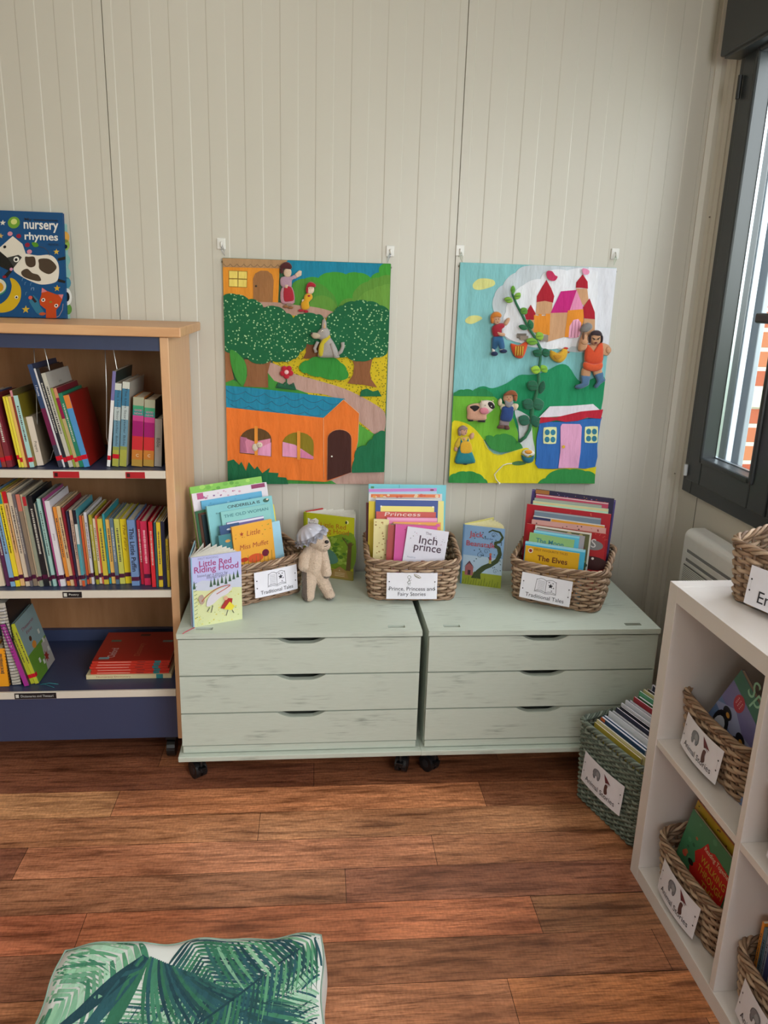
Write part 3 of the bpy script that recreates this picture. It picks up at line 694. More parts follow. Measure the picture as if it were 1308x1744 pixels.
for i, dx in enumerate((.012, .014, .009, .013, .016)):
    tt = .0075
    where = ['lowest of the five, directly on the cream book', 'second above the cream one', 'third above the cream one', 'fourth above the cream one', 'topmost, its dark red titled cover in view'][i]
    book('red dictionary lying in the flat stack, ' + where, .19+.003*i, .225, tt, '#a82a1e', flat_M(-.708+dx, -.298+.002*i, z, .22, tt), spine='#c0301f', group='books stacked flat on the bottom shelf', hard=False,
         art=red_cover if i == 4 else None, spine_art=lambda m, t, h: (m.box(-.0003, 0, t*.38, t*.62, h*.50, h*.92, mat('#dca090', 'plain')), m.box(-.0003, 0, t*.38, t*.62, h*.32, h*.42, mat('#5a1a16', 'plain')), m.box(-.0003, 0, 0, t, h*.12, h*.20, mat('#2f7a80', 'gloss'))))
    z += tt + .0001

# ================================================================== SAGE DRAWER CABINETS
def make_cabinet(label, loc):
    W, D, H = .660, .474, .4815
    t = thing('drawer_cabinet', label, 'drawer cabinet', loc, group='sage green drawer cabinets')
    # origin: floor, centre of the front edge of the top; local y into the wall
    m = MB(); ys = [(-W/2, W/2, 0, .026), (-W/2, -W/2+.045, .026, .043), (-W/2+.092, W/2-.092, .026, .043), (W/2-.045, W/2, .026, .043), (-W/2, W/2, .043, D)]
    for a, b, c, d in ys: m.box(a, b, c, d, H-.0145, H, SAGE, 0)
    m.build('top', t)
    for s in (-1, 1):
        m = MB(); m.box(s*W/2-(.018 if s > 0 else 0)-.002*s, s*W/2+(.018 if s < 0 else 0)-.002*s, .0245, D-.004, .1165, H-.015, SAGE, .001); m.build('side_panel', t)
    m = MB(); m.box(-W/2+.0205, W/2-.0205, D-.014, D-.006, .1165, H-.015, SAGE_DARK); m.build('back_panel', t)
    # drawer fronts with a scooped notch
    for z0, z1 in ((.3570, .4625), (.2430, .3530), (.1420, .2390)):
        pts = [(-W/2+.003, z0), (W/2-.003, z0), (W/2-.003, z1), (.066, z1)]
        for k in range(1, 12):
            a = k/12; x = .066 - .132*a; d = .0155*min(1, math.sin(PI*a)**.8*1.25); pts.append((x, z1-d))
        pts += [(-.066, z1), (-W/2+.003, z1)]
        m = MB(); m.prism(pts, .024, .0045, SAGE); d_ = m.build('drawer', t)
        m = MB(); m.box(-W/2+.03, W/2-.03, .0245, D-.02, z0+.008, z1-.030, SAGE_DARK); m.build('drawer_box', d_)
    m = MB(); m.box(-W/2+.004, W/2-.004, .006, .024, .1185, .1385, SAGE, .001); m.build('plinth', t)
    m = MB(); m.box(-W/2-.008, W/2+.010, -.012, D-.004, .1005, .1160, SAGE, .002); m.build('base_board', t)
    for sx in (-1, 1):
        for y in (.082, D-.06):
            m = MB(); x = sx*(W/2-.042)
            m.box(x-.026, x+.026, y-.026, y+.026, .093, .1000, '#2a2a2c', .001)
            m.cyl((x, y, .066), .016, .028, mat('#1b1b1d', 'plastic'), 'z', 16)
            ang = rad(35 if sx < 0 else -20); R = Matrix.Translation((x+.010*sx, y-.012, .0268)) @ Matrix.Rotation(ang, 4, 'Z')
            for q in (-.017, .004):
                w_ = MB(R); w_.cyl((q, 0, 0), .0260, .013, mat('#17181a', 'plastic'), 'x', 24)
                w_.cyl((q-.001, 0, 0), .012, .015, mat('#2b2d30', 'plastic'), 'x', 16); _q = 0
                for f, mi_, sm in zip(w_.f, w_.m, w_.smooth): m.f.append([i+len(m.v) for i in f]); m.m.append(m.mi(w_.mats[mi_])); m.smooth.append(sm)
                m.v += w_.v
            w_ = MB(R); w_.box(-.0035, .0035, -.026, .026, -.004, .036, mat('#1f2022', 'plastic'), .002)
            for f, mi_, sm in zip(w_.f, w_.m, w_.smooth): m.f.append([i+len(m.v) for i in f]); m.m.append(m.mi(w_.mats[mi_])); m.smooth.append(sm)
            m.v += w_.v
            c_ = m.build('castor', t)
            if y < .1:
                k_ = MB(R); k_.box(-.010, .010, -.036, -.020, .008, .018, mat('#3a3c40', 'metal'), .002); k_.build('brake_lever', c_)
    # near-black sheets under the two cut-out hand slots stand in for shade
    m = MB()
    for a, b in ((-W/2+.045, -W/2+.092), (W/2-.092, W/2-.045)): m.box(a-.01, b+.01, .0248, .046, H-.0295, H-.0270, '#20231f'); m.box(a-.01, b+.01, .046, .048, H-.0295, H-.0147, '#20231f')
    m.build('slot_shade', t)
    return t
cabL = make_cabinet('sage green three drawer cabinet on castors beside the bookcase', (-.083, -.506, 0))
cabR = make_cabinet('sage green three drawer cabinet on castors near the window', (.5945, -.509, 0)); cabR.rotation_euler = (0, 0, rad(-.35))
CT = .4817

# ================================================================== WICKER BASKETS
def rr_path(w, d, r, n):
    segs = []; L = 2*(w-2*r)+2*(d-2*r)+2*PI*r; out = []
    for i in range(n):
        s = L*i/n
        for k, (l, kind) in enumerate([(w-2*r, 0), (PI*r/2, 1), (d-2*r, 0), (PI*r/2, 1), (w-2*r, 0), (PI*r/2, 1), (d-2*r, 0), (PI*r/2, 1)]):
            if s <= l or k == 7: break
            s -= l
        q = k//2
        cx, cy = [(w/2-r, -d/2+r), (w/2-r, d/2-r), (-w/2+r, d/2-r), (-w/2+r, -d/2+r)][q]
        dx, dy = [(1, 0), (0, 1), (-1, 0), (0, -1)][q]; nx, ny = dy, -dx
        if kind == 0:
            sx, sy = [(-w/2+r, -d/2), (w/2, -d/2+r), (w/2-r, d/2), (-w/2, d/2-r)][q]; out.append((sx+dx*s, sy+dy*s, nx, ny))
        else:
            a = s/r; nxx = nx*math.cos(a)+dx*math.sin(a); nyy = ny*math.cos(a)+dy*math.sin(a); out.append((cx+nxx*r, cy+nyy*r, nxx, nyy))
    return out
WK = [mat('#8c7058', 'wicker'), mat('#a0836a', 'wicker'), mat('#745a46', 'wicker'), mat('#b59a80', 'wicker')]
WG = [mat('#646f62', 'wicker'), mat('#737d70', 'wicker'), mat('#545d53', 'wicker'), mat('#868f82', 'wicker')]
WD = WK
def basket_meshes(bw, bd, tw, td, h, rise, rows, stakes, r, cols, rim_r, seed, dip=0.0, corner=.045):
    rnd = random.Random(seed); n = stakes*4; P0 = rr_path(bw, bd, corner*.8, n); P1 = rr_path(tw, td, corner, n)
    def top(y, x):
        f = (y+td/2)/td; f = max(0, min(1, f)); f = f*f*(3-2*f)
        return h + rise*f - dip*math.exp(-(x/(tw*.25))**2)*(1 if y < 0 else .3)
    def pt(i, f, off):
        a = P0[i % n]; b = P1[i % n]; g = f**.8
        x = a[0]*(1-g)+b[0]*g; y = a[1]*(1-g)+b[1]*g; nx = a[2]*(1-g)+b[2]*g; ny = a[3]*(1-g)+b[3]*g; l = math.hypot(nx, ny)
        return Vector((x+nx/l*off, y+ny/l*off, .006 + f*(top(b[1], b[0])-.010)))
    weave = MB()
    for k in range(rows):
        f = (k+.5)/rows*.93; ph = k*PI; amp = r*.85
        pts = []
        for i in range(n):
            w_ = math.cos(PI*i/4*1.0 + ph) * amp
            p = pt(i, f, w_); p.z += .0008*math.sin(i*.37+k)+r*.25*math.sin(PI*i/4+ph)*.4; pts.append(p)
        weave.tube(pts, r*rnd.uniform(.88, 1.08), cols[rnd.randrange(len(cols))], 5, True)
    st = MB()
    for s in range(stakes):
        i = s*4; st.tube([pt(i, f, 0) for f in (0, .25, .5, .75, .97)], r*.8, cols[2], 5)
    rim = MB()
    for q in range(4):
        pts = []
        for i in range(n):
            a = 2*PI*i/n*(stakes/3.0) + q*2*PI/4; p = pt(i, 1.0, 0); nn = P1[i]
            p = p + Vector((nn[2], nn[3], 0))*(rim_r*1.05*math.cos(a)) + Vector((0, 0, 1))*(rim_r*1.05*math.sin(a)); pts.append(p)
        rim.tube(pts, rim_r*.72, cols[(q+1) % len(cols)], 5, True)
    foot = MB()
    for q in range(2):
        pts = []
        for i in range(n):
            a = 2*PI*i/n*(stakes/3.0) + q*PI; p = pt(i, .0, 0); nn = P0[i]
            p = p + Vector((nn[2], nn[3], 0))*(rim_r*.6*math.cos(a)+.001) + Vector((0, 0, 1))*(rim_r*.5*math.sin(a)); p.z = max(p.z, rim_r*.62); pts.append(p)
        foot.tube(pts, rim_r*.6, cols[q], 5, True)
    fl = MB(); fl.prism([(p[0]*.985, p[1]*.985) for p in P0[::2]], .003, .007, cols[2], axis='z')
    ins = MB()   # ragged dark gaps closed by an inner paper-thin lining is not present: only wicker
    return [('weave', weave.mesh('weave')), ('stakes', st.mesh('stakes')), ('rim', rim.mesh('rim')), ('foot_border', foot.mesh('foot_border')), ('base', fl.mesh('base'))]
def basket(label, meshes, M, group, card=None, name='wicker_basket'):
    t = thing(name, label, 'basket', M=M, group=group)
    for n_, me in meshes:
        o = bpy.data.objects.new(n_, me); COL.objects.link(o); o.parent = t
    if card: card(t)
    return t
def card_part(t, w, h, x, z, y, tilt, rotz, draw, bend=.004, roll=0):
    # white laminated paper card tied to the front; slightly bowed
    m = MB(Matrix.Translation((x, y, z)) @ Matrix.Rotation(rad(tilt), 4, 'X') @ Matrix.Rotation(rad(rotz), 4, 'Z') @ Matrix.Rotation(rad(roll), 4, 'Y'))
    W_ = mat('#e4e2ea', 'paper'); N_ = 10; vs = []; fs = []
    bowf = lambda u: -bend*(1-(2*u-1)**2)
    for i in range(N_+1):
        u = i/N_
        for zz in (-h/2, h/2):
            for yy in (0, .0006): vs.append(((u-.5)*w, bowf(u)+yy, zz))
    for i in range(N_):
        a = i*4; b = a+4; fs += [(a, b, b+2, a+2), (a+1, a+3, b+3, b+1), (a, a+1, b+1, b), (a+2, b+2, b+3, a+3)]
    fs += [(0, 2, 3, 1), (N_*4, N_*4+1, N_*4+3, N_*4+2)]
    m.add(vs, fs, W_)
    s0 = MB(); draw(s0, w, h)
    for d in (-1, 1):
        for z_ in (h*.16, -h*.13): s0.flat(ngon(d*w*.45, z_, .0020, n=8), -.0002, '#2a2a2e')
        s0.flat([(d*w*.45-.0004, -h*.13), (d*w*.45+.0004, -h*.13), (d*w*.45+.0004, h*.16), (d*w*.45-.0004, h*.16)], -.0001, '#c9c7cc')
    vs = []
    for v in s0.v: u = min(1, max(0, v[0]/w+.5)); vs.append((v[0], v[1]+bowf(u)-.0002, v[2]))
    o = len(m.v); m.v += [m.M @ Vector(p) for p in vs]
    for f, mi_ in zip(s0.f, s0.m): m.f.append([i+o for i in f]); m.m.append(m.mi(s0.mats[mi_])); m.smooth.append(False)
    c = m.build('label_card', t); c['label'] = 'white paper label card'; return c
INK = '#2b2b33'
def ln(m, a, b, wd=.0009, c=INK, d=-.0003):
    dx, dz = b[0]-a[0], b[1]-a[1]; L = math.hypot(dx, dz) or 1; nx, nz = -dz/L*wd/2, dx/L*wd/2
    m.flat([(a[0]-nx, a[1]-nz), (b[0]-nx, b[1]-nz), (b[0]+nx, b[1]+nz), (a[0]+nx, a[1]+nz)], d, c)
def poly_ln(m, P, wd=.0009, c=INK, d=-.0003):
    for a, b in zip(P[:-1], P[1:]): ln(m, a, b, wd, c, d)
def draw_tales(m, w, h):
    m.text('Traditional Tales', INK, (0, -.0002, -h*.40), w*.76, align='c')
    for s in (-1, 1):
        P = [(0, h*.33)] + [(s*w*.19*t, h*.33+h*.07*math.sin(PI*t)) for t in (.3, .6, 1)] + [(s*w*.19, h*.36), (s*w*.21, -h*.12)] + [(s*w*.21*t, -h*.13+h*.06*math.sin(PI*t)) for t in (.7, .35)] + [(0, -h*.13)]
        poly_ln(m, P, .0011)
    ln(m, (0, h*.33), (0, -h*.15), .0011); poly_ln(m, [(-w*.22, -h*.15), (-w*.1, -h*.13), (0, -h*.18), (w*.1, -h*.13), (w*.22, -h*.15)], .0011)
    for k in range(8): ln(m, (-w*.165, h*(.30-.053*k)), (-w*.025, h*(.28-.053*k)), .0006)
    m.flat(star(w*.09, h*.16, .008), -.0004, INK); 
    for a, b in ((.13, .28), (.15, .10), (.12, -.02), (.055, .30)): m.flat(star(w*a, h*b, .003), -.0004, '#6a6470')
def draw_prince(m, w, h):
    m.text('Prince, Princess and', INK, (0, -.0002, -h*.20), w*.90, align='c'); m.text('Fairy Stories', INK, (0, -.0002, -h*.42), w*.55, align='c')
    x = -w*.06
    poly_ln(m, [(a, b) for a, b in ngon(x, h*.34, .0048, n=14)] + [(x+.0048, h*.34)], .0010, '#4a5a3a')
    poly_ln(m, [(x, h*.27), (x-.0045, h*.10), (x+.0045, h*.10), (x, h*.27)], .0010, '#4a5a3a'); ln(m, (x-.007, h*.14), (x+.007, h*.24), .0009, '#5a3a3a')
    for s in (-1, 1): poly_ln(m, [(x+s*.002, h*.10), (x+s*.002, h*.04), (x+s*.004, h*.03)], .0009, '#4a5a3a')
    E_ = [(x+.024+.010*math.cos(a)-.002*math.sin(a), h*.38+.004*math.sin(a)-.004*math.cos(a)) for a in [2*PI*k/18 for k in range(19)]]; poly_ln(m, E_, .0013, '#8a7a2a')
    E_ = [(x+.023+.007*math.cos(a)-.002*math.sin(a), h*.35+.003*math.sin(a)-.003*math.cos(a)) for a in [2*PI*k/18 for k in range(19)]]; poly_ln(m, E_, .0008, '#4a4a3a')
def draw_animals(m, w, h):
    m.text('Animal Stories', INK, (0, -.0002, -h*.36), w*.74, align='c')
    x, z, k = -w*.10, h*.16, .019
    m.flat(smooth_closed([(x-k*.9, z-k*.2), (x-k*.7, z+k*.5), (x, z+k*.75), (x+k*.6, z+k*.5), (x+k*.7, z-k*.1), (x+k*.5, z-k*.7), (x+k*.2, z-k*.7), (x+k*.1, z-k*.3), (x-k*.3, z-k*.3), (x-k*.35, z-k*.8), (x-k*.65, z-k*.8)], 3), -.0004, '#7d7f86')
    m.flat(ngon(x+k*.15, z+k*.1, k*.38, k*.42, 12), -.0006, '#96989e')
    poly_ln(m, [(a, b) for a, b in smooth_closed([(x-k*.9, z-k*.2), (x-k*.7, z+k*.5), (x, z+k*.75), (x+k*.6, z+k*.5), (x+k*.7, z-k*.1), (x+k*.5, z-k*.7), (x+k*.2, z-k*.7), (x+k*.1, z-k*.3), (x-k*.3, z-k*.3), (x-k*.35, z-k*.8), (x-k*.65, z-k*.8)], 3)], .0009, '#2e2e34', -.0007)
    x2 = x+k*2.0
    m.flat([(x2-k*.6, z+k*1.1), (x2+k*.1, z+k*.7), (x2+k*.9, z+k*.1), (x2+k*.2, z+k*.1), (x2-k*.1, z-k*.1), (x2-k*.3, z+k*.3)], -.0004, '#6a2a34'); ln(m, (x2-k*.2, z+k*.2), (x2+k*.7, z-k*.1), .0012, '#2e1a20', -.0006)
    m.flat(smooth_closed([(x2-k*.1, z-k*.3), (x2+k*.4, z-k*.25), (x2+k*.35, z-k*.8), (x2+k*.5, z-k*1.5), (x2, z-k*1.8), (x2-k*.2, z-k*1.2)], 3), -.0004, '#5a3a38')
def draw_en(m, w, h): m.text('En', INK, (-w*.30, -.0002, -h*.36), w*.20)

BK = basket_meshes(.255, .205, .277, .237, .130, .022, 11, 36, .0046, WK, .0054, 3, dip=.006)
def basketM(fl, ang, d=.2, w=.245):
    u = Vector((math.cos(rad(ang)), math.sin(rad(ang)), 0)); v = Vector((-u.y, u.x, 0)); c = Vector((fl[0], fl[1], 0)) + u*w/2 + v*d/2
    return Matrix.Translation((c.x, c.y, fl[2])) @ Matrix.Rotation(rad(ang), 4, 'Z')
ML = basketM((-.294, -.340, CT), 32); MC = basketM((.125, -.279, CT), -2); MR = basketM((.559, -.280, CT), -29)
GB = 'brown wicker book baskets on the drawer cabinets'
basket('brown wicker basket of picture books nearest the bookcase', BK, ML, GB, lambda t: card_part(t, .142, .076, .020, .066, -.130, -5, 0, draw_tales))
basket('brown wicker basket of picture books standing over the gap between the cabinets', BK, MC, GB, lambda t: card_part(t, .150, .080, -.006, .057, -.130, -5, 0, draw_prince, .002))
basket('brown wicker basket of picture books nearest the window corner', BK, MR, GB, lambda t: card_part(t, .150, .078, -.022, .060, -.130, -5, 0, draw_tales, .002, 2))

# picture books standing in those baskets; s,t,z are measured from the basket's front-left foot corner
def pic(fl, ang, s, t, ztop, w, roll, back, thick, col, label, art=None, spine=None, z0=None, hh=None, name='picture_book', group=None, hard=None, sp_art=None):
    if w > .2: hh = (ztop-(fl[2]+.045))/math.cos(rad(back)); lo = -.010 if ang < 20 else -.030; s = max(lo, min(s, .252-w))
    if w <= .2: back = min(back, math.degrees(math.asin(max(.02, min(.9, (t-.010)/(ztop-fl[2]-.014))))))
    h = hh or (ztop-(fl[2]+.014))/math.cos(rad(back))
    a = rad(ang); U = Vector((math.cos(a), math.sin(a), 0)); V = Vector((-U.y, U.x, 0))
    top = Vector((fl[0], fl[1], 0)) + U*s + V*t; top.z = ztop
    R = Matrix.Rotation(a, 4, 'Z') @ Matrix.Rotation(rad(-back), 4, 'X') @ Matrix.Rotation(rad(roll), 4, 'Y')
    M = Matrix.Translation(top) @ R @ Matrix.Translation((0, 0, -h))
    return book(label, w, h, thick, col, M, spine=spine, art=art, group=group, name=name, hard=hard, spine_art=sp_art)
def T(m, w, h, txt, x, z, tw, col, shear=0, bold=0, th=None, d=0, align='l'):
    m.text(txt, mat(col, 'plain'), (w*x, d, h*z), w*tw, th, lift=.0006, shear=shear, bold=bold, align=align)
def R_(m, w, h, x0, x1, z0, z1, c, d=-.0002): m.flat([(w*x0, h*z0), (w*x1, h*z0), (w*x1, h*z1), (w*x0, h*z1)], d, mat(c, 'paper'))
def top_strip(c, hgt=.93, x0=0, x1=1, extra=None):
    def f(m, w, h):
        R_(m, w, h, x0, x1, hgt, .995, c)
        if extra: extra(m, w, h)
    return f
def blobs(cs, n, z0=.7, z1=.98, seed=1, r=(.01, .03)):
    def f(m, w, h):
        rr = random.Random(seed)
        for k in range(n):
            q = rr.uniform(*r)*w; m.flat(ngon(rr.uniform(.06, .94)*w, rr.uniform(z0, z1)*h, q, q*.7, 9), -.0004-.00002*k, rr.choice(cs))
    return f
def seq(*fs):
    def f(m, w, h):
        for g in fs: g(m, w, h)
    return f

FL_L = (-.294, -.340, CT); FL_C = (.125, -.279, CT); FL_R = (.559, -.280, CT)
gL = 'picture books in the basket nearest the bookcase'; gC = 'picture books in the basket over the cabinet gap'; gR = 'picture books in the basket nearest the window'
def muffet(m, w, h):
    R_(m, w, h, .0, 1, 0, .30, '#c98a2a'); R_(m, w, h, 0, 1, .30, 1, '#e6a63a', -.0001)
    T(m, w, h, 'Little', .34, .84, .34, '#a0402a', .2); T(m, w, h, 'Miss Muffet', .14, .67, .72, '#a0402a', .15)
    m.flat(ngon(w*.50, h*.52, w*.20, h*.06, 16), -.0006, '#d2552a'); m.flat(ngon(w*.76, h*.56, w*.09, h*.05, 14), -.0008, '#6a1a34'); m.flat(ngon(w*.22, h*.53, w*.10, h*.03, 12), -.0006, '#b5301c')
    for k in range(9): ln(m, (w*(.1+.1*k), h*.42), (w*(.12+.1*k), h*(.52+.03*(k % 3))), .0012, '#5a6a2a', -.0009)
    m.flat(star(w*.22, h*.88, .007, 5), -.0006, '#a0402a'); blobs(['#c9b33a', '#8a9a3a', '#b5742a'], 14, .78, .97, 4, (.01, .02))(m, w, h)
pic(FL_L, 32, .036, .036, .712, .130, -2, 13, .007, '#e6a63a', 'orange picture book, front of the basket nearest the bookcase', muffet, group=gL)
pic(FL_L, 32, -.002, .044, .690, .060, -2, 13, .005, '#3d7c86', 'small teal book with a bird, tucked behind the orange picture book at its left', lambda m, w, h: m.flat(ngon(w*.45, h*.90, w*.14, h*.022, 10), -.0004, '#c9954a'), group=gL)
pic(FL_L, 32, .126, .050, .700, .075, -2, 13, .005, '#9cc8dd', 'pale blue book peeping out right of the orange picture book', blobs(['#d8e8f0', '#6a9ab5'], 5, .6, .95, 3), group=gL)
pic(FL_L, 32, .008, .056, .714, .062, -2, 13, .005, '#2f4f7c', 'dark blue book with a pale speech mark behind the orange one', lambda m, w, h: m.flat(ngon(w*.5, h*.94, w*.18, h*.014, 10), -.0004, '#c8d0dc'), group=gL)
pic(FL_L, 32, .036, .066, 0.718, .120, -1.2, 13, .005, '#6d5f9c', 'violet edged book just behind the orange picture book', top_strip('#d9d4e2', .97), group=gL)
def oldwoman(m, w, h): T(m, w, h, 'THE OLD WOMAN', .05, .93, .90, '#2c6f78', 0, 0, h*.034)
pic(FL_L, 32, .024, .078, 0.748, .160, -1.2, 13, .006, '#86c0bd', 'aqua book with grey capital title, third row of its basket', oldwoman, group=gL)
def cinder(m, w, h):
    T(m, w, h, 'CINDERELLA IS', .30, .935, .50, '#1f2a2c', 0, .01, h*.035); m.flat(ngon(w*.90, h*.955, w*.05, h*.025, 12), -.0006, '#2b5a4a'); m.flat(ngon(w*.92, h*.965, w*.02, h*.010, 10), -.0008, '#d8c8b8')
    T(m, w, h, 'Enough', .12, .89, .14, '#2a4a50', 0, 0, h*.02)
pic(FL_L, 32, -.012, .094, 0.766, .212, -1.2, 13, .008, '#7dbcc2', 'large aqua book with black capital title and a bird', cinder, group=gL)
pic(FL_L, 32, .150, .103, 0.738, .062, -1.2, 13, .005, '#e4d431', 'bright yellow book edge at the right of the aqua books', None, group=gL)
for k, (s, c, lb, z) in enumerate(((-.030, '#3a6a4a', 'dark green', .748), (-.022, '#5c3a2c', 'brown', .742), (-.014, '#23363c', 'blackish', .738), (.002, '#2a5a66', 'petrol', .735), (.012, '#a04a28', 'rust', .722), (.020, '#c9a08a', 'salmon', .720))):
    pic(FL_L, 32, s-.006, .100+.004*(5-k), z, .10, -4, 6, .0035, c, 'thin %s spined book leaning at the left of the basket nearest the bookcase' % lb, None, group=gL)
pic(FL_L, 32, -.008, .138, 0.772, .198, -1.2, 13, .006, '#5aa6cc', 'sky blue book rising behind the large aqua book', blobs(['#86c4e0', '#4a96bc'], 8, .9, .98, 6), group=gL)
pic(FL_L, 32, -.040, .152, 0.793, .245, -1.2, 13, .007, '#d9d2da', 'white book with small pink drawings and plum corner', seq(blobs(['#c99ab0', '#b06a8a', '#8a6a9a'], 18, .90, .98, 7, (.008, .018)), lambda m, w, h: R_(m, w, h, .78, .97, .95, .995, '#8a2a5c', -.0009), lambda m, w, h: R_(m, w, h, .06, .14, .93, .995, '#b04a7a', -.0009)), group=gL)
pic(FL_L, 32, -.032, .165, 0.810, .235, -1.2, 13, .007, '#7dba4a', 'leaf green book, hindmost in the basket nearest the bookcase', blobs(['#9acc5c', '#5a9a34', '#6aaa3c'], 22, .88, .99, 8, (.02, .05)), group=gL)

def inch(m, w, h):
    T(m, w, h, 'The', .45, .92, .14, '#5a4a5c'); T(m, w, h, 'Inch', .32, .78, .44, '#4a3548', 0, .01); T(m, w, h, 'prince', .22, .64, .66, '#4a3548', 0, .01)
    T(m, w, h, 'Retold by', .10, .55, .2, '#8a9ab0'); blobs(['#7a8a70', '#b0708a', '#6a6a72'], 26, .70, .95, 9, (.006, .014))(m, w, h)
    m.flat(ngon(w*.5, h*.52, w*.07, h*.02, 10), -.0009, '#8a4a3a')
pic(FL_C, -2, .103, .028, .704, .125, 7, 8, .005, '#dcdae6', 'white picture book with a dark title, leaning right at the front of its basket', inch, group=gC)
pic(FL_C, -2, .068, .040, .706, .125, 2, 8, .011, '#cf4f9a', 'hot pink book just behind the white titled one', blobs(['#d88abc', '#8a2a5a'], 8, .6, .97, 10), spine='#d25aa4', group=gC)
for k, (s, c, lb) in enumerate(((.043, '#b04a4a', 'dusty red'), (.051, '#5c6a44', 'moss'), (.059, '#c48a7a', 'clay'))):
    pic(FL_C, -2, s+.004, .052+.004*k, .702+.001*k, .10, 2, 7, .0045, c, 'thin %s spined book left of the hot pink one' % lb, None, group=gC)
pic(FL_C, -2, .062, .066, .706, .145, 0, 8, .005, '#e0a04a', 'orange and yellow flowered book behind the hot pink one', blobs(['#d8607a', '#e8cf5a', '#d85a9a'], 12, .85, .98, 11, (.02, .05)), group=gC)
pic(FL_C, -2, .044, .074, .718, .152, 0, 8, .006, '#dc7aa8', 'rose pink book with pale border behind the flowered one', top_strip('#e6a0c2', .96), group=gC)
pic(FL_C, -2, .004, .070, .713, .046, 0, 5, .008, '#e2d69c', 'cream book with brown dots at the left of its basket', blobs(['#a87a4a', '#b5925a', '#8a6a3a'], 26, .35, .97, 12, (.03, .08)), group=gC)
def princess(m, w, h): T(m, w, h, 'Princess', .14, .945, .60, '#e8d8d0', .1, 0, h*.05)
pic(FL_C, -2, .012, .094, .730, .182, 0, 8, .006, '#c85048', 'red book with a white script title in the basket over the gap', princess, group=gC)
def blueborder(m, w, h):
    R_(m, w, h, .0, 1, .0, 1, '#2f4a94', -.0001); R_(m, w, h, .08, .94, .05, .92, '#e6da7c'); R_(m, w, h, 0, 1, .988, 1, '#e8e6e0', -.0003)
    for x in (.09, .92): m.flat(ngon(w*x, h*.915, .003, n=8), -.0006, '#e8e4dc')
pic(FL_C, -2, .010, .108, .767, .191, 0, 8, .008, '#2f4a94', 'yellow book with a broad royal blue border', blueborder, group=gC)
pic(FL_C, -2, -.010, .116, .756, .030, 0, 7, .006, '#e0c72e', 'narrow yellow book edge left of the blue bordered book', None, group=gC)
pic(FL_C, -2, .165, .118, .758, .055, -1, 8, .005, '#e4dc86', 'pale yellow book edge right of the blue bordered book', None, group=gC)
# spiral notebook
Msp = Matrix.Translation((.125+.004, -.279+.126, 0)) @ Matrix.Rotation(rad(-2), 4, 'Z'); 
sb = thing('spiral_notebook', 'black spiral bound notebook standing at the left inside the basket over the gap', 'notebook', group=gC, M=Matrix.Translation((.125+.010, -.279+.090, CT+.014)) @ Matrix.Rotation(rad(-2), 4, 'Z') @ Matrix.Rotation(rad(-7), 4, 'X') @ Matrix.Rotation(rad(-2), 4, 'Y'))
m = MB(); m.box(.004, .15, 0, .008, 0, .205, '#1d1d20'); m.build('cover', sb)
m = MB()
for k in range(24): zz = .01+k*.008; m.tube([(.004+.005*math.cos(a), .004+.006*math.sin(a), zz) for a in [2*PI*q/10 for q in range(10)]], .0007, '#4a4a4e', 5, True)
m.build('spiral_wire', sb)
pic(FL_C, -2, -.018, .132, .748, .12, -1, 7, .005, '#5a1c24', 'dark red spined book at the left rear of the basket over the gap', None, group=gC)
pic(FL_C, -2, -.022, .140, .774, .227, -.5, 8, .006, '#d7d4d4', 'white book with an orange flowered top strip', seq(top_strip('#e0713a', .955, .03, .97), blobs(['#e8a04a', '#d2502a', '#e8c8a0'], 14, .955, .985, 13, (.015, .03))), group=gC)
pic(FL_C, -2, -.018, .152, .787, .211, -1.5, 8, .005, '#a9c9e0', 'pale blue book with a lilac top strip', seq(top_strip('#c07ac4', .96), lambda m, w, h: m.flat(ngon(w*.93, h*.975, w*.03, h*.012, 10), -.0006, '#7a2a4a')), group=gC)
pic(FL_C, -2, -.024, .166, .798, .242, 0, 8, .007, '#6fc3d0', 'bright cyan book, hindmost in the basket over the gap', lambda m, w, h: (R_(m, w, h, .03, .07, .94, .975, '#3f8a5a', -.0004), R_(m, w, h, .39, .40, .93, .995, '#4aa0b4', -.0004)), group=gC)

def elves(m, w, h):
    T(m, w, h, 'The Elves', .24, .74, .56, '#5a1c14', 0, .015); T(m, w, h, 'FIRST FAVOURITE TALES', .17, .93, .62, '#8a5a1c'); m.flat(ngon(w*.10, h*.915, .0075, n=16), -.0006, '#e0d8c8'); m.flat(ngon(w*.10, h*.915, .005, n=12), -.0008, '#8a1c24')
    T(m, w, h, 'and the', .38, .60, .26, '#5a1c14')
pic(FL_R, -29, .020, .022, .650, .160, 0, 8, .004, '#d8a81e', 'golden yellow book with a dark red title, front of its basket', elves, group=gR)
pic(FL_R, -29, .016, .031, .660, .178, 0, 8, .009, '#46b2dc', 'bright blue book framing the golden yellow one', top_strip('#8fd2ea', .96), group=gR)
pic(FL_R, -29, .024, .046, .685, .134, 1.5, 8, .005, '#8cba7a', 'pale green book with a teal title behind the blue one', lambda m, w, h: T(m, w, h, 'The Moon', .16, .86, .62, '#2a7a8a', 0, .01), group=gR)
pic(FL_R, -29, .034, .054, .692, .136, 0, 8, .005, '#56b8d8', 'turquoise book behind the pale green one', top_strip('#8ad0e4', .97), group=gR)
pic(FL_R, -29, .038, .061, .697, .147, 1.5, 8, .004, '#a39ea4', 'grey book showing right of the turquoise one', blobs(['#7a6a70', '#c8c0c0'], 6, .6, .96, 14), group=gR)
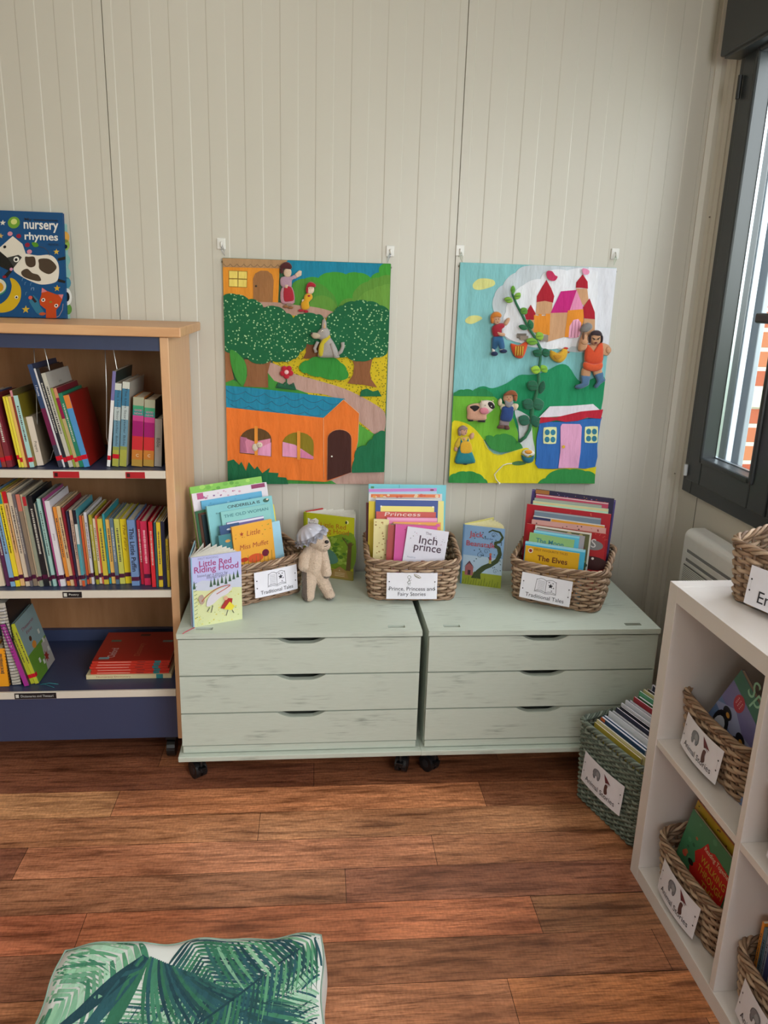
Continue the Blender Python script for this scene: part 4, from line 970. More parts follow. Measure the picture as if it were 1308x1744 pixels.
pic(FL_R, -29, .034, .070, .703, .168, 0, 8, .005, '#6a6a3c', 'white bordered book with a dark mossy picture', seq(lambda m, w, h: R_(m, w, h, 0, 1, .0, 1, '#d8d4cc', -.0001), lambda m, w, h: R_(m, w, h, .03, .97, .02, .975, '#5d5f3a'), blobs(['#7a2a34', '#8a9a4a', '#3a4a2c', '#b0a06a', '#3f3560'], 40, .4, .95, 15, (.02, .06))), group=gR)
def redS(m, w, h):
    m.flat(ngon(w*.86, h*.78, w*.12, h*.085, 18), -.0004, '#7c7a7c'); T(m, w, h, 'S', .83, .74, .06, '#d8d4d4'); m.flat(ngon(w*.88, h*.47, w*.18, h*.12, 16), -.0004, '#3a1418')
    m.flat(ngon(w*.87, h*.55, .004, n=8), -.0008, '#e8e0d8')
    for k in range(7): a = PI*(.1+.14*k); ln(m, (w*.88+.026*math.cos(a), h*.86+.018*math.sin(a)), (w*.88+.036*math.cos(a), h*.86+.027*math.sin(a)), .001, '#d8685a', -.0006)
pic(FL_R, -29, .004, .086, .700, .238, -.5, 8, .006, '#b01622', 'red book with a grey round badge at its right side', redS, group=gR)
pic(FL_R, -29, .016, .097, .712, .222, -1, 8, .005, '#d2a09a', 'dusty pink book with small dark marks', blobs(['#8a2a34', '#3a2a2e', '#c06a6a'], 9, .93, .98, 16, (.006, .014)), group=gR)
pic(FL_R, -29, .018, .106, .722, .214, 0, 8, .005, '#cfd0ce', 'white edged book with orange and navy strip', seq(lambda m, w, h: R_(m, w, h, 0, .25, .94, .985, '#2f3560'), lambda m, w, h: R_(m, w, h, .26, 1, .94, .985, '#dd9c34')), group=gR)
pic(FL_R, -29, .018, .116, .737, .200, -.5, 8, .006, '#74879a', 'slate blue book standing in front of the big red one', top_strip('#b0b8c0', .985), group=gR)
pic(FL_R, -29, -.010, .130, .750, .254, -.5, 8, .008, '#b3182c', 'big red book rising across the whole basket nearest the window', blobs(['#e0a040', '#e07a6a', '#c83a3a'], 12, .75, .98, 17, (.006, .012)), group=gR)
pic(FL_R, -29, .006, .139, .761, .228, -1, 8, .005, '#a9d4c0', 'mint book with a cream top strip', top_strip('#d8cfa0', .965), group=gR)
pic(FL_R, -29, .008, .148, .768, .204, -1, 8, .004, '#8f9c94', 'grey green book behind the mint one', top_strip('#a8b0a6', .97), group=gR)
pic(FL_R, -29, .010, .157, .779, .220, 0, 8, .006, '#c84868', 'raspberry pink book in the rear of the basket nearest the window', top_strip('#d8d4d4', .985), group=gR)
pic(FL_R, -29, .006, .167, .792, .238, 0, 8, .007, '#2a2548', 'dark navy book with tiny lights, near the back of its basket', seq(blobs(['#c8a060', '#a03a3a', '#8a7ab0'], 16, .93, .985, 18, (.005, .012)), lambda m, w, h: R_(m, w, h, 0, .18, .95, .995, '#a8703a', -.0009)), group=gR)
pic(FL_R, -29, -.008, .178, .787, .256, .5, 8, .006, '#54468c', 'purple book, hindmost in the basket nearest the window', top_strip('#7a6aa8', .98), group=gR)

# ------------------------------------------------------------------ half-open display books
def open_book(label, spine, ang_front, ang_back, w, h, cov, back, art, page='#dcd8cc', name='display_book', group='books displayed standing open on the cabinets', pcol=None):
    # spine: (x,y) of the front-cover hinge; covers are vertical; angles are world directions of each cover
    t = thing(name, label, 'book', (spine[0], spine[1], CT), group=group)
    a = rad(ang_front); M1 = Matrix.Rotation(a, 4, 'Z'); b = rad(ang_back)
    m = MB(M1); m.box(0, w, 0, .0025, 0, h, mat(cov, 'gloss')); art(m, w, h); m.build('front_cover', t)
    g = .014; nx, ny = -math.sin(a), math.cos(a); M2 = Matrix.Translation((nx*g, ny*g, 0)) @ Matrix.Rotation(b, 4, 'Z')
    m = MB(M2); m.box(0, w, -.0025, 0, 0, h, mat(back, 'gloss')); m.build('back_cover', t)
    m = MB(); m.quad((0, 0, 0), (0, 0, h), (nx*g, ny*g, h), (nx*g, ny*g, 0), mat(cov, 'gloss')); m.quad((-.0015*math.cos(a), -.0015*math.sin(a), 0), (nx*g-.0015*math.cos(a), ny*g-.0015*math.sin(a), 0), (nx*g-.0015*math.cos(a), ny*g-.0015*math.sin(a), h), (-.0015*math.cos(a), -.0015*math.sin(a), h), mat(cov, 'gloss')); m.build('spine', t)
    m = MB(); K = 12
    for k in range(K):
        f = (k/(K-1)); f = f**1.6 * .96 + .02; an = a + (b-a)*f; L = w*.96; off = .0032 + (g-.0064)*(k/(K-1))
        P = [(nx*off+L*u*math.cos(an+ .25*(1-u)*(.5-f)), ny*off+L*u*math.sin(an+.25*(1-u)*(.5-f))) for u in (0.02, .25, .5, .75, 1)]
        for p, q in zip(P[:-1], P[1:]): m.add([(p[0], p[1], .003), (q[0], q[1], .003), (q[0], q[1], h-.003), (p[0], p[1], h-.003)], [(0, 1, 2, 3)], mat(page, 'pages'), True)
    m.build('pages', t); return t
def art_wolf(m, w, h):
    d = 0
    R_(m, w, h, 0, 1, .62, 1, '#b9bce6'); R_(m, w, h, 0, 1, 0, .62, '#d3d8a4'); R_(m, w, h, 0, .025, 0, 1, '#8fb3cc', -.0009)
    m.flat([(0, h*.60), (w*.2, h*.66), (w*.45, h*.63), (w*.7, h*.70), (w, h*.66), (w, h*.48), (w*.6, h*.52), (w*.3, h*.50), (0, h*.54)], -.0004, '#c3c8d8')
    for x, z in ((.05, .60), (.45, .62), (.52, .60), (.60, .63), (.68, .61), (.76, .64), (.84, .66), (.92, .68), (.38, .60)): m.flat([(w*(x-.03), h*(z-.05)), (w*(x+.03), h*(z-.05)), (w*x, h*(z+.07))], -.0006, '#3f5c46')
    for k in range(10): z = .62-.055*k; ln(m, (w*.04, h*z), (w*.10, h*(z+.02)), .0012, '#4a6a44', -.0006)
    blobs(['#5f9a3c', '#7cb04a', '#4a8434'], 46, .02, .22, 21, (.008, .022))(m, w*.22, h); blobs(['#e0d45a', '#c9c060', '#a9b86a', '#d8d07a'], 60, .02, .45, 22, (.008, .02))(m, w, h)
    m.flat(smooth_closed([(w*.30, h*.38), (w*.42, h*.47), (w*.62, h*.52), (w*.80, h*.50), (w*.70, h*.42), (w*.55, h*.38), (w*.40, h*.30), (w*.28, h*.28)], 4), -.0030, '#d3cfd6')
    poly_ln(m, smooth_closed([(w*.20, h*.36), (w*.34, h*.46), (w*.55, h*.53), (w*.75, h*.53)], 4)[:15], .0022, '#b5583a', -.0032); m.flat(smooth_closed([(w*.12, h*.42), (w*.20, h*.46), (w*.24, h*.36), (w*.17, h*.32)], 4), -.0030, '#b09a8c')
    m.flat([(w*.55, h*.22), (w*.68, h*.36), (w*.80, h*.34), (w*.78, h*.26), (w*.70, h*.19)], -.0034, '#a83030'); m.flat([(w*.62, h*.20), (w*.74, h*.30), (w*.84, h*.22), (w*.78, h*.17)], -.0036, '#e0cf3a'); m.flat(ngon(w*.66, h*.36, w*.045, h*.03, 12), -.0038, '#d8a88a')
    for a, b in (((.40, .28), (.36, .18)), ((.34, .26), (.28, .20)), ((.70, .18), (.66, .10)), ((.78, .18), (.82, .12))): ln(m, (w*a[0], h*a[1]), (w*b[0], h*b[1]), .0016, '#3a3440', -.0034)
    T(m, w, h, 'Little Red', .16, .855, .64, '#a03a78', 0, .012); T(m, w, h, 'Riding Hood', .06, .745, .88, '#a03a78', 0, .012)
    T(m, w, h, 'based on a story by', .12, .70, .60, '#6a6a88'); T(m, w, h, 'Illustrated', .3, .672, .4, '#6a6a88'); T(m, w, h, 'FIRST READING', .14, .955, .4, '#8084b0')
open_book('pale blue display book with pink title standing open at the front left corner', (-.374, -.465), 23, 92, .138, .199, '#b9bce6', '#8fb6c8', art_wolf)
m = MB(); m.tube([(-.370, -.468, .4832), (-.382, -.484, .4832), (-.392, -.498, .483), (-.396, -.506, .482)], .0011, '#c4304a', 5)
tag(m.build('ribbon'), 'thin red ribbon bookmark lying under the book at the front left cabinet corner', 'ribbon')
def art_tree(m, w, h):
    R_(m, w, h, 0, 1, .0, 1, '#b3b41e', -.0001); R_(m, w, h, 0, .05, 0, 1, '#8f961c', -.0003)
    m.flat(smooth_closed([(w*.05, h*.52), (w*.3, h*.60), (w*.6, h*.68), (w, h*.74), (w, h*.20), (w*.5, h*.16), (w*.05, h*.2)], 4), -.0003, '#6f8c24')
    blobs(['#5c8426', '#86a23a', '#4a6f22', '#9ab04a'], 110, .22, .66, 23, (.02, .055))(m, w, h)
    m.flat(smooth_closed([(w*.25, h*.28), (w*.45, h*.45), (w*.62, h*.42), (w*.70, h*.28), (w*.5, h*.22)], 4), -.0032, '#4f7a68')
    m.flat([(w*.86, h*.14), (w*.95, h*.14), (w*.97, h*.62), (w*.90, h*.60)], -.0034, '#5c4a28'); poly_ln(m, [(w*.93, h*.52), (w*.84, h*.62), (w*.78, h*.68)], .003, '#5c4a28', -.0034); poly_ln(m, [(w*.95, h*.55), (w, h*.60)], .003, '#5c4a28', -.0034)
    R_(m, w, h, 0, 1, 0, .155, '#8a7a34', -.0036); m.flat([(w*.55, h*.03), (w*.92, h*.03), (w*.86, h*.15), (w*.74, h*.21), (w*.62, h*.14)], -.0038, '#9a7a44')
    T(m, w, h, 'Little Red', .34, .80, .50, '#a8641c', 0, .004); T(m, w, h, 'Riding Hood', .22, .69, .68, '#a8641c', 0, .004)
    m.text('A', '#d8c8a8', (w*.72, -.0036, h*.13), w*.03); 
    for k in range(3): m.box(w*.64, w*.84, -.0042, -.0040, h*(.05+.025*k), h*(.058+.025*k), '#c8b48a')
    m.flat([(w*.08, h*.80), (w*.28, h*.80), (w*.30, h*.90), (w*.24, h*.93), (w*.16, h*.90), (w*.08, h*.92)], -.0009, '#e4e2e0'); m.text('First', '#7a3a3a', (w*.18, -.001, h*.87), w*.10, align='c'); m.text('Readers', '#3a3a4a', (w*.18, -.001, h*.83), w*.16, align='c')
    m.flat(ngon(w*.86, h*.92, w*.035, h*.03, 12), -.0006, '#e0dc9a'); m.flat(ngon(w*.845, h*.915, w*.02, h*.025, 10), -.0008, '#2a3a2a')
open_book('olive green display book with tree cover standing open behind the plush toy', (-.078, -.052), -23, 36, .170, .208, '#b3b41e', '#b83a3a', art_tree, group='books displayed standing open on the cabinets')
def art_bean(m, w, h):
    R_(m, w, h, 0, 1, 0, 1, '#7fa2c8', -.0001); R_(m, w, h, 0, 1, 0, .22, '#8a9424', -.0003); R_(m, w, h, 0, .035, 0, 1, '#5d84ac', -.0009)
    R_(m, w, h, 0, 1, .22, .5, '#a5bcd0', -.0002)
    S_ = [(.36, .14), (.44, .24), (.56, .32), (.72, .38), (.86, .46), (.92, .58), (.88, .68), (.80, .70), (.80, .76), (.90, .78), (.96, .86), (.88, .94), (.70, .96), (.62, .92)]
    for k, (a, b) in enumerate(zip(S_[:-1], S_[1:])): ln(m, (w*a[0], h*a[1]), (w*b[0], h*b[1]), .016*(1-k/14)+.0016, '#33421f', -.0005-.00004*k); m.flat(ngon(w*b[0], h*b[1], (.016*(1-(k+1)/14)+.0016)/2, n=10), -.0006-.00004*k, '#33421f')
    m.flat([(w*.26, h*.12), (w*.50, h*.12), (w*.48, h*.20), (w*.34, h*.24)], -.0012, '#33421f')
    rr = random.Random(5)
    for k in range(34):
        a = rr.uniform(.28, .98); b = rr.uniform(.30, .93); m.flat(ngon(w*a, h*b, .0022, .0016, 7), -.0013-.00002*k, rr.choice(['#22384a', '#2a4a3a', '#1c2a34']))
    for cx, cz, q in ((.45, .52, .012), (.75, .88, .010), (.84, .28, .009), (.60, .60, .010)): poly_ln(m, [(w*cx+q*(1-t/14)*math.cos(t*.7), h*cz+q*(1-t/14)*math.sin(t*.7)) for t in range(14)], .0009, '#22384a', -.0022)
    m.flat([(w*.10, h*.16), (w*.30, h*.16), (w*.30, h*.30), (w*.20, h*.38), (w*.10, h*.30)], -.0010, '#9a5a5c'); m.flat([(w*.07, h*.29), (w*.20, h*.41), (w*.33, h*.29), (w*.20, h*.37)], -.0014, '#5a3a44'); R_(m, w, h, .17, .24, .17, .25, '#3a2430', -.0014)
    m.flat(ngon(w*.70, h*.56, .004, n=10), -.0024, '#b06a50'); m.flat([(w*.67, h*.46), (w*.73, h*.46), (w*.72, h*.54), (w*.68, h*.54)], -.0024, '#9a3040'); m.flat([(w*.67, h*.40), (w*.73, h*.40), (w*.73, h*.47), (w*.67, h*.47)], -.0024, '#a8a45a')
    for k in range(14): x = .06+.065*k; ln(m, (w*x, h*.01), (w*(x+.02), h*(.08+.03*(k % 3))), .0014, '#5c6a1c', -.0024)
    T(m, w, h, 'Jack', .16, .79, .34, '#b04a54', 0, .008, None, -.0025); T(m, w, h, 'and the', .53, .80, .20, '#50608c', 0, .004, None, -.0025); T(m, w, h, 'Beanstalk', .10, .665, .70, '#b04a54', 0, .008, None, -.0025)
open_book('blue display book with twining plant cover standing open between two baskets', (.420, -.146), -22, 33, .130, .196, '#7fa2c8', '#d8cf7a', art_bean, page='#e2d9a8')

# nursery books on the bookcase
def art_nursery(m, w, h):
    H_ = homography([(0, 60), (915, 95), (1040, 1690), (0, 1650)], [(-.918, 1.556), (-.754, 1.555), (-.754, 1.268), (-.947, 1.266)])
    X0 = -.754-w
    def P(pts): return [(lambda q: (q[0]-X0, (q[1]-1.268)))(H_(p)) for p in pts]
    def F(pts, c, d, sm=False):
        q = P(pts); q = smooth_closed(q, 4) if sm else q; m.flat(q, -d*.0003, mat(c, 'gloss'))
    F([(-30, 640), (180, 440), (330, 560), (385, 700), (330, 760), (120, 790), (-20, 680)], '#d9d2c4', 1, False)
    F([(330, 700), (560, 735), (730, 725), (830, 780), (890, 900), (890, 1080), (830, 1150), (650, 1175), (500, 1130), (340, 1050), (215, 935), (330, 760)], '#ddd5c8', 2, True)
    F([(380, 760), (430, 755), (520, 760), (540, 880), (470, 915), (400, 870)], '#4a3c30', 3, True); F([(590, 790), (740, 790), (850, 890), (840, 960), (745, 1020), (610, 950), (590, 860)], '#4a3c30', 3, True)
    F([(335, 980), (420, 935), (500, 1000), (590, 1030), (635, 1110), (560, 1120), (380, 1060)], '#4a3c30', 3, True)
    F([(-120, 590), (0, 665), (230, 860), (330, 760), (290, 730), (220, 770), (130, 760), (220, 930), (150, 960), (-40, 870), (-200, 720)], '#20201e', 4); F([(120, 765), (280, 725), (335, 765), (225, 915)], '#3a3a38', 5)
    F(ngon(255, 795, 42, 42, 16), '#e8e4dc', 6); F(ngon(252, 798, 22, 22, 12), '#17171a', 7); F(ngon(75, 605, 22, 22, 12), '#17171a', 6)
    for a, b, c in ((140, 405, '#d08a9a'), (270, 440, '#8a2038'), (405, 575, '#8a2038'), (440, 678, '#d08a9a')): F(ngon(a, b, 38, 34, 12), c, 2)
    F([(870, 780), (985, 750), (985, 800), (875, 820)], '#1c1e20', 3); F([(890, 1090), (1000, 1125), (995, 1160), (890, 1135)], '#1c1e20', 3); F([(150, 960), (205, 970), (130, 1070), (80, 1040)], '#20201e', 5); F(ngon(188, 942, 24, 24, 10), '#c98aa8', 7); F(ngon(95, 1055, 30, 22, 10), '#8a1c2c', 7)
    F([(175, 1075), (250, 1100), (330, 1200), (350, 1330), (320, 1450), (230, 1550), (80, 1585), (-60, 1560), (-160, 1480), (20, 1470), (130, 1400), (190, 1300), (205, 1180)], '#c9a51e', 3, True)
    F(ngon(284, 1360, 26, 24, 12), '#e8e4dc', 5); F(ngon(286, 1362, 15, 15, 10), '#17171a', 6)
    F(ngon(-10, 1205, 145, 130, 22), '#3f8a6a', 3); F(ngon(-10, 1195, 135, 115, 22), '#d0c8b4', 4); F(ngon(-20, 1210, 110, 85, 16), '#c9921e', 5)
    F(ngon(188, 235, 90, 90, 24), '#6a9a34', 3); F(ngon(190, 222, 46, 44, 16), '#c9cf7a', 5)
    for a, b, r, c in ((25, 240, 46, '#dcd8c8'), (5, 440, 44, '#c9a860'), (845, 680, 48, '#cfae48'), (880, 1235, 52, '#c9a024'), (430, 1545, 62, '#c9a838')): F(star(a, b, r, 5, .42, -PI/2), c, 4)
    F([(660, 1225), (735, 1275), (880, 1330), (975, 1330), (965, 1400), (930, 1500), (880, 1560), (890, 1680), (735, 1680), (730, 1550), (640, 1480), (625, 1420), (650, 1330)], '#b94418', 4, False)
    F([(655, 1225), (735, 1280), (650, 1300)], '#cf7a80', 5); F([(905, 1330), (980, 1330), (960, 1400)], '#cf7a80', 5)
    for a, b in ((683, 1408), (880, 1497)): F(ngon(a, b, 30, 27, 12), '#e4dcd0', 5); F(ngon(a, b, 15, 15, 10), '#17171a', 6)
    F(ngon(795, 1440, 22, 14, 10), '#7a7a24', 5); F([(470, 1420), (530, 1330), (600, 1400), (640, 1500), (700, 1580), (640, 1640), (580, 1590), (520, 1500)], '#2f6f8c', 3); F([(470, 1345), (520, 1345), (590, 1430), (560, 1450)], '#2a1c24', 4); F(ngon(490, 1370, 30, 28, 10), '#c95a50', 5); F(ngon(680, 1615, 50, 24, 10), '#b5502c', 6)
    F([(470, 540), (540, 540), (575, 590), (530, 610), (490, 590)], '#4f8a24', 4, True)
    q = P([(590, 600), (660, 620), (720, 670), (745, 740)]); poly_ln(m, q, .0014, '#3f3c3a', -.0012)
    q = P([(980, 1470), (975, 1560), (930, 1650), (890, 1670)]); poly_ln(m, q, .0014, '#9a8a90', -.0012)
    for a, b in ((355, 1120), (395, 1180), (480, 1190), (415, 1330)): q = P([(a, b), (a+4, b-40), (a+22, b-44)]); poly_ln(m, q, .001, '#5c8aa8', -.0012)
    q = P([(495, 1260), (497, 1225), (535, 1222), (533, 1262)]); poly_ln(m, q, .0011, '#8aa8c0', -.0012)
    def TX(txt, a, b, wpx, c, hpx, bold=.0): (x, z_), (x2, z2) = P([(a, b), (a+wpx, b)]); (x3, z3), = P([(a, b-hpx)]); m.text(txt, mat(c, 'plain'), (x, -.0010, z_), x2-x, z3-z_, lift=.0003, bold=bold)
    TX('My awesome', 345, 215, 500, '#0a1c34', 55, .02); TX('nursery', 345, 375, 520, '#dcdcd8', 150, .02); TX('rhymes', 365, 530, 500, '#dcdcd8', 150, .02); TX('BOOK', 725, 585, 155, '#0a1c34', 35)
w_ = .26; M_ = Matrix.Translation((-.754-w_, -.078, 1.2703)) @ Matrix.Rotation(rad(-8.5), 4, 'X')
book('blue board book of nursery rhymes with a cow, standing on the bookcase', w_, .290, .012, '#134a7c', M_, art=art_nursery, kind='gloss', page='#7f93a8', back='#134a7c', hard=True, name='board_book', group='board books on top of the bookcase')
M_ = Matrix.Translation((-.750-.25, -.0650, 1.2700)) @ Matrix.Rotation(rad(-8.5), 4, 'X') 
def art_zoo(m, w, h):
    F = lambda pts, c, d: m.flat(pts, -.0004*d, mat(c, 'gloss'))
    for zc, c in ((.86, '#d9a24a'), (.78, '#8fae52'), (.62, '#86b4b0'), (.48, '#86b4b0'), (.38, '#4a8aa0'), (.10, '#5a8a3a')): F(ngon(w*.985, h*zc, .012, h*.06, 14), c, 1)
    F(ngon(w*.985, h*.23, .013, h*.09, 16), '#dcdcd8', 2); F(ngon(w*.985, h*.23, .007, h*.05, 12), '#17171a', 3); F(ngon(w*.985, h*.76, .006, .006, 10), '#14202c', 4)
book('teal board book with animal shapes, mostly hidden behind the blue nursery book', .25, .262, .010, '#8cb8b4', M_, art=art_zoo, kind='gloss', page='#c8c8bc', hard=True, name='board_book', group='board books on top of the bookcase')

# ================================================================== FELT WALL HANGINGS
class Art:
    """draws felt shapes on a hanging; shapes are given in a flat drawing frame mapped to the cloth's own metres"""
    def __init__(s, corners, x0, ztop, W, H, root):
        s.H = homography(corners, [(0, H), (W, H), (W, 0), (0, 0)]); s.x0 = x0; s.zb = ztop-H; s.W = W; s.Hh = H; s.root = root; s.base = -.0100
    def p(s, pts, clip=True):
        out = []
        for q in pts:
            a, b = s.H(q)
            if clip: a = min(max(a, 0), s.W); b = min(max(b, 0), s.Hh)
            out.append((s.x0+a, s.zb+b))
        return out
    def piece(s, name, shapes, parent=None, clip=True):
        # shapes: (pts, colour/material, layer, thickness)
        m = MB()
        for sh in shapes:
            pts, c, L = sh[:3]; th = sh[3] if len(sh) > 3 else .0006; d = s.base - L*.0007
            m.prism(s.p(pts, clip), d, d-th, mat(c, 'cloth') if isinstance(c, str) else c)
        return m.build(name, parent or s.root)
    def stitch(s, name, lines, c, L, r=.0007, parent=None, closed=False):
        m = MB()
        for P in lines:
            q = s.p(P); m.tube([(a, s.base-L*.0007, b) for a, b in q], r, mat(c, 'felt'), 4, closed)
        return m.build(name, parent or s.root)
    def at(s, x, y): (a, b), = s.p([(x, y)], False); return a, b
def root_on(name, label, cat, group, x, z, y=-.012):
    return thing(name, label, cat, (x, y, z), group=group)
def relmb(t): return MB(Matrix.Translation((-t.location[0], -t.location[1], -t.location[2])))
def wavy(x0, x1, y, n, amp): return [[(x0+(x1-x0)*(i+j/8)/n, y(x0+(x1-x0)*(i+j/8)/n)+amp*math.sin(PI*j/8)) for j in range(9)] for i in range(n)]

def hanging(label, x0, ztop, W, H, corners, edge):
    t = thing('wall_hanging', label, 'wall hanging', (0, 0, 0), group='felt story hangings')
    a = Art(corners, x0, ztop, W, H, t)
    # padded backing with slightly soft edge
    m = MB(); N = 14; vs = []; fs = []
    m.box(x0-.001, x0+W+.001, -.0098, -.0045, ztop-H-.001, ztop+.001, mat(edge, 'cloth'), .002)
    m.build('backing', t)
    m = MB(); m.tube([(x0-.004, -.0045, ztop-.010), (x0+W+.004, -.0045, ztop-.010)], .0028, mat('#8a8378', 'plastic'), 8); m.build('rod', t)
    return t, a
FOL = dotted('dotted_foliage_cloth', '#12603a', '#a9cf9a', 110, .24); FLO = dotted('flowered_yellow_cloth', '#cdb41c', '#6f6a14', 150, .30)
t1, A1 = hanging('felt wall hanging with an orange house, dark trees and a path', -.317, 1.452, .496, .679, [(78, 153), (1170, 195), (1138, 1635), (130, 1622)], '#3f6b4a')
LG, OG, DG = '#3f9632', '#5c8f36', '#1d6b44'
A1.piece('sky', [([(480, 160), (1175, 190), (1170, 520), (480, 520)], '#1580a0', 0)])
A1.piece('bush', [(scallop([(520, 470), (535, 320), (610, 290), (700, 285), (770, 250), (880, 262), (960, 252), (1040, 285), (1095, 250), (1110, 200), (1180, 190), (1170, 540), (800, 540), (520, 520)], 9, 5), LG, 1)])
A1.piece('bush', [(scallop([(820, 490), (850, 440), (925, 420), (945, 360), (1020, 310), (1090, 285), (1175, 270), (1170, 540), (820, 540)], 9, 5, {1,2,3,4,5}), OG, 2), (scallop([(930, 500), (980, 400), (1060, 360), (1110, 340), (1172, 330), (1170, 540), (930, 540)], 8, 5, {0,1,2,3}), '#67983c', 3)])
A1.piece('bush', [(scallop([(530, 480), (535, 320), (600, 292), (690, 315), (770, 370), (815, 430), (822, 500), (800, 540), (560, 540)], 8, 5, {1,2,3,4,5}), '#4d8c34', 2), (scallop([(640, 470), (680, 410), (750, 405), (810, 450), (820, 520), (640, 520)], 8, 5, {0,1,2,3}), OG, 3)])
A1.piece('ground', [([(410, 700), (640, 500), (1170, 460), (1138, 1330), (800, 1200), (410, 860)], FLO, 1.5), ([(470, 480), (560, 490), (560, 560), (480, 560)], FLO, 3.5)])
A1.piece('hut', [([(80, 205), (448, 215), (440, 448), (84, 420)], '#e0902c', 2, .0012), ([(72, 153), (500, 168), (455, 222), (74, 212)], '#b08a62', 4, .0010)])
A1.stitch('roof_stitching', wavy(84, 480, lambda x: 190+.02*(x-84), 9, 18), '#5c4630', 6.2, .0005)
A1.piece('hut_window', [([(118, 235), (240, 240), (238, 347), (120, 342)], '#8a6a2a', 4), ([(121, 238), (176, 240), (176, 286), (122, 285)], '#e6cf6a', 5), ([(182, 241), (236, 243), (236, 289), (182, 287)], '#e6cf6a', 5), ([(122, 292), (176, 293), (177, 340), (122, 338)], '#e6cf6a', 5), ([(182, 294), (236, 296), (235, 344), (182, 341)], '#e6cf6a', 5)])
A1.piece('hut_door', [([(280, 438), (276, 290), (290, 255), (325, 236), (370, 238), (400, 262), (410, 300), (405, 444)], '#9a6a40', 4, .0010)])
x, z = A1.at(297, 337); m = MB(); m.ell((x, -.0145, z), (.003, .002, .003), mat('#1c1410', 'plastic')); m.build('door_button', t1)
A1.piece('path', [(smooth_closed([(300, 440), (440, 445), (560, 462), (700, 480), (812, 515), (780, 545), (640, 540), (480, 520), (340, 470)], 3), '#b38f80', 4)])
A1.piece('path', [(smooth_closed([(380, 838), (470, 868), (560, 915), (700, 955), (870, 1008), (1000, 1070), (1120, 1145), (1145, 1200), (1136, 1290), (1085, 1312), (1030, 1270), (960, 1210), (880, 1110), (760, 1050), (600, 1030), (430, 1000), (375, 920)], 3), '#b8958a', 3), ([(765, 1612), (930, 1550), (1140, 1545), (1142, 1635), (790, 1632)], '#b8958a', 3)])
A1.piece('ground', [([(95, 930), (240, 985), (375, 900), (420, 955), (560, 1010), (640, 1040), (640, 1070), (98, 1020)], '#3f8f38', 3.6)])
A1.piece('ground', [([(968, 1240), (1090, 1320), (1060, 1420), (960, 1400)], '#56a03c', 3.6)])
A1.piece('ground', [([(500, 1590), (800, 1610), (830, 1640), (480, 1640)], '#3f8a3c', 3.6)])
A1.piece('tree_trunk', [([(225, 815), (400, 815), (378, 900), (382, 1000), (222, 992), (246, 920)], '#8a5c3a', 5, .0012)])
A1.piece('tree_trunk', [([(92, 755), (150, 760), (140, 850), (160, 945), (100, 965)], '#96643f', 4, .0012)])
A1.piece('tree_trunk', [([(925, 815), (1055, 812), (1040, 900), (1050, 950), (1088, 1003), (1000, 985), (895, 975), (930, 920), (938, 860)], '#8a5836', 5, .0012)])
A1.piece('tree_trunk', [([(622, 715), (730, 715), (712, 812), (605, 812), (625, 770)], '#74482c', 5, .0012)])
A1.piece('tree_crown', [(scallop([(82, 400), (170, 392), (250, 425), (310, 440), (345, 485), (425, 470), (495, 515), (540, 550), (600, 520), (690, 525), (735, 545), (745, 640), (712, 705), (628, 715), (585, 770), (540, 815), (470, 828), (400, 818), (320, 845), (245, 805), (170, 770), (95, 755)], 11, 6), FOL, 7, .0016)])
A1.piece('tree_crown', [(scallop([(755, 560), (800, 510), (860, 465), (935, 440), (1020, 440), (1100, 465), (1165, 510), (1150, 780), (1070, 805), (970, 830), (890, 800), (800, 790), (755, 740), (765, 650)], 11, 6), FOL, 7, .0016)])
A1.piece('leaf', [(smooth_closed([(138, 750), (200, 790), (238, 850), (242, 930), (218, 985), (180, 950), (150, 880), (135, 810)], 3), '#3f8f38', 9, .0012)])
A1.piece('bush', [(scallop([(590, 850), (640, 825), (700, 800), (780, 800), (850, 840), (890, 890), (895, 940), (820, 948), (720, 930), (630, 905), (588, 885)], 9, 5), '#318a34', 8, .0030)])
spk = lambda P: P
A1.piece('grass_tuft', [([(430, 1002), (445, 965), (470, 985), (490, 962), (515, 990), (545, 968), (552, 990), (568, 1018), (500, 1010)], '#17603a', 8, .0016)])
A1.piece('grass_tuft', [([(975, 1060), (985, 1020), (1020, 1008), (1060, 1028), (1095, 1020), (1118, 1060)], '#1b6640', 8, .0016)])
A1.piece('house_roof', [([(100, 985), (300, 1003), (600, 1040), (880, 1075), (742, 1205), (400, 1165), (104, 1132)], '#1c83a6', 8, .0012)])
st_l = wavy(110, 860, lambda x: 1010+.11*(x-110), 6, 26) + wavy(110, 800, lambda x: 1055+.11*(x-110), 7, 26) + wavy(140, 740, lambda x: 1102+.11*(x-110), 5, 22)
A1.stitch('roof_stitching', st_l, '#0f4a66', 10.2, .0006)
A1.piece('house_wall', [([(104, 1126), (742, 1198), (870, 1080), (972, 1170), (965, 1350), (925, 1553), (770, 1612), (748, 1614), (450, 1596), (126, 1560)], '#e5752a', 9, .0014)])
A1.stitch('seam', [[(742, 1198), (744, 1400), (748, 1612)], [(742, 1198), (870, 1080), (972, 1170), (966, 1350), (924, 1550)]], '#f0d0a0', 12, .0006)
def arch(x0, x1, yb, yt, yb2=None): c = (x0+x1)/2; r = (x1-x0)/2; return [(x0, yb), (x0, yt+r*.75)] + [(c-r*math.cos(a), yt+r*.75-r*.75*math.sin(a)) for a in [PI*k/10 for k in range(1, 10)]] + [(x1, yt+r*.75), (x1, yb2 or yb)]
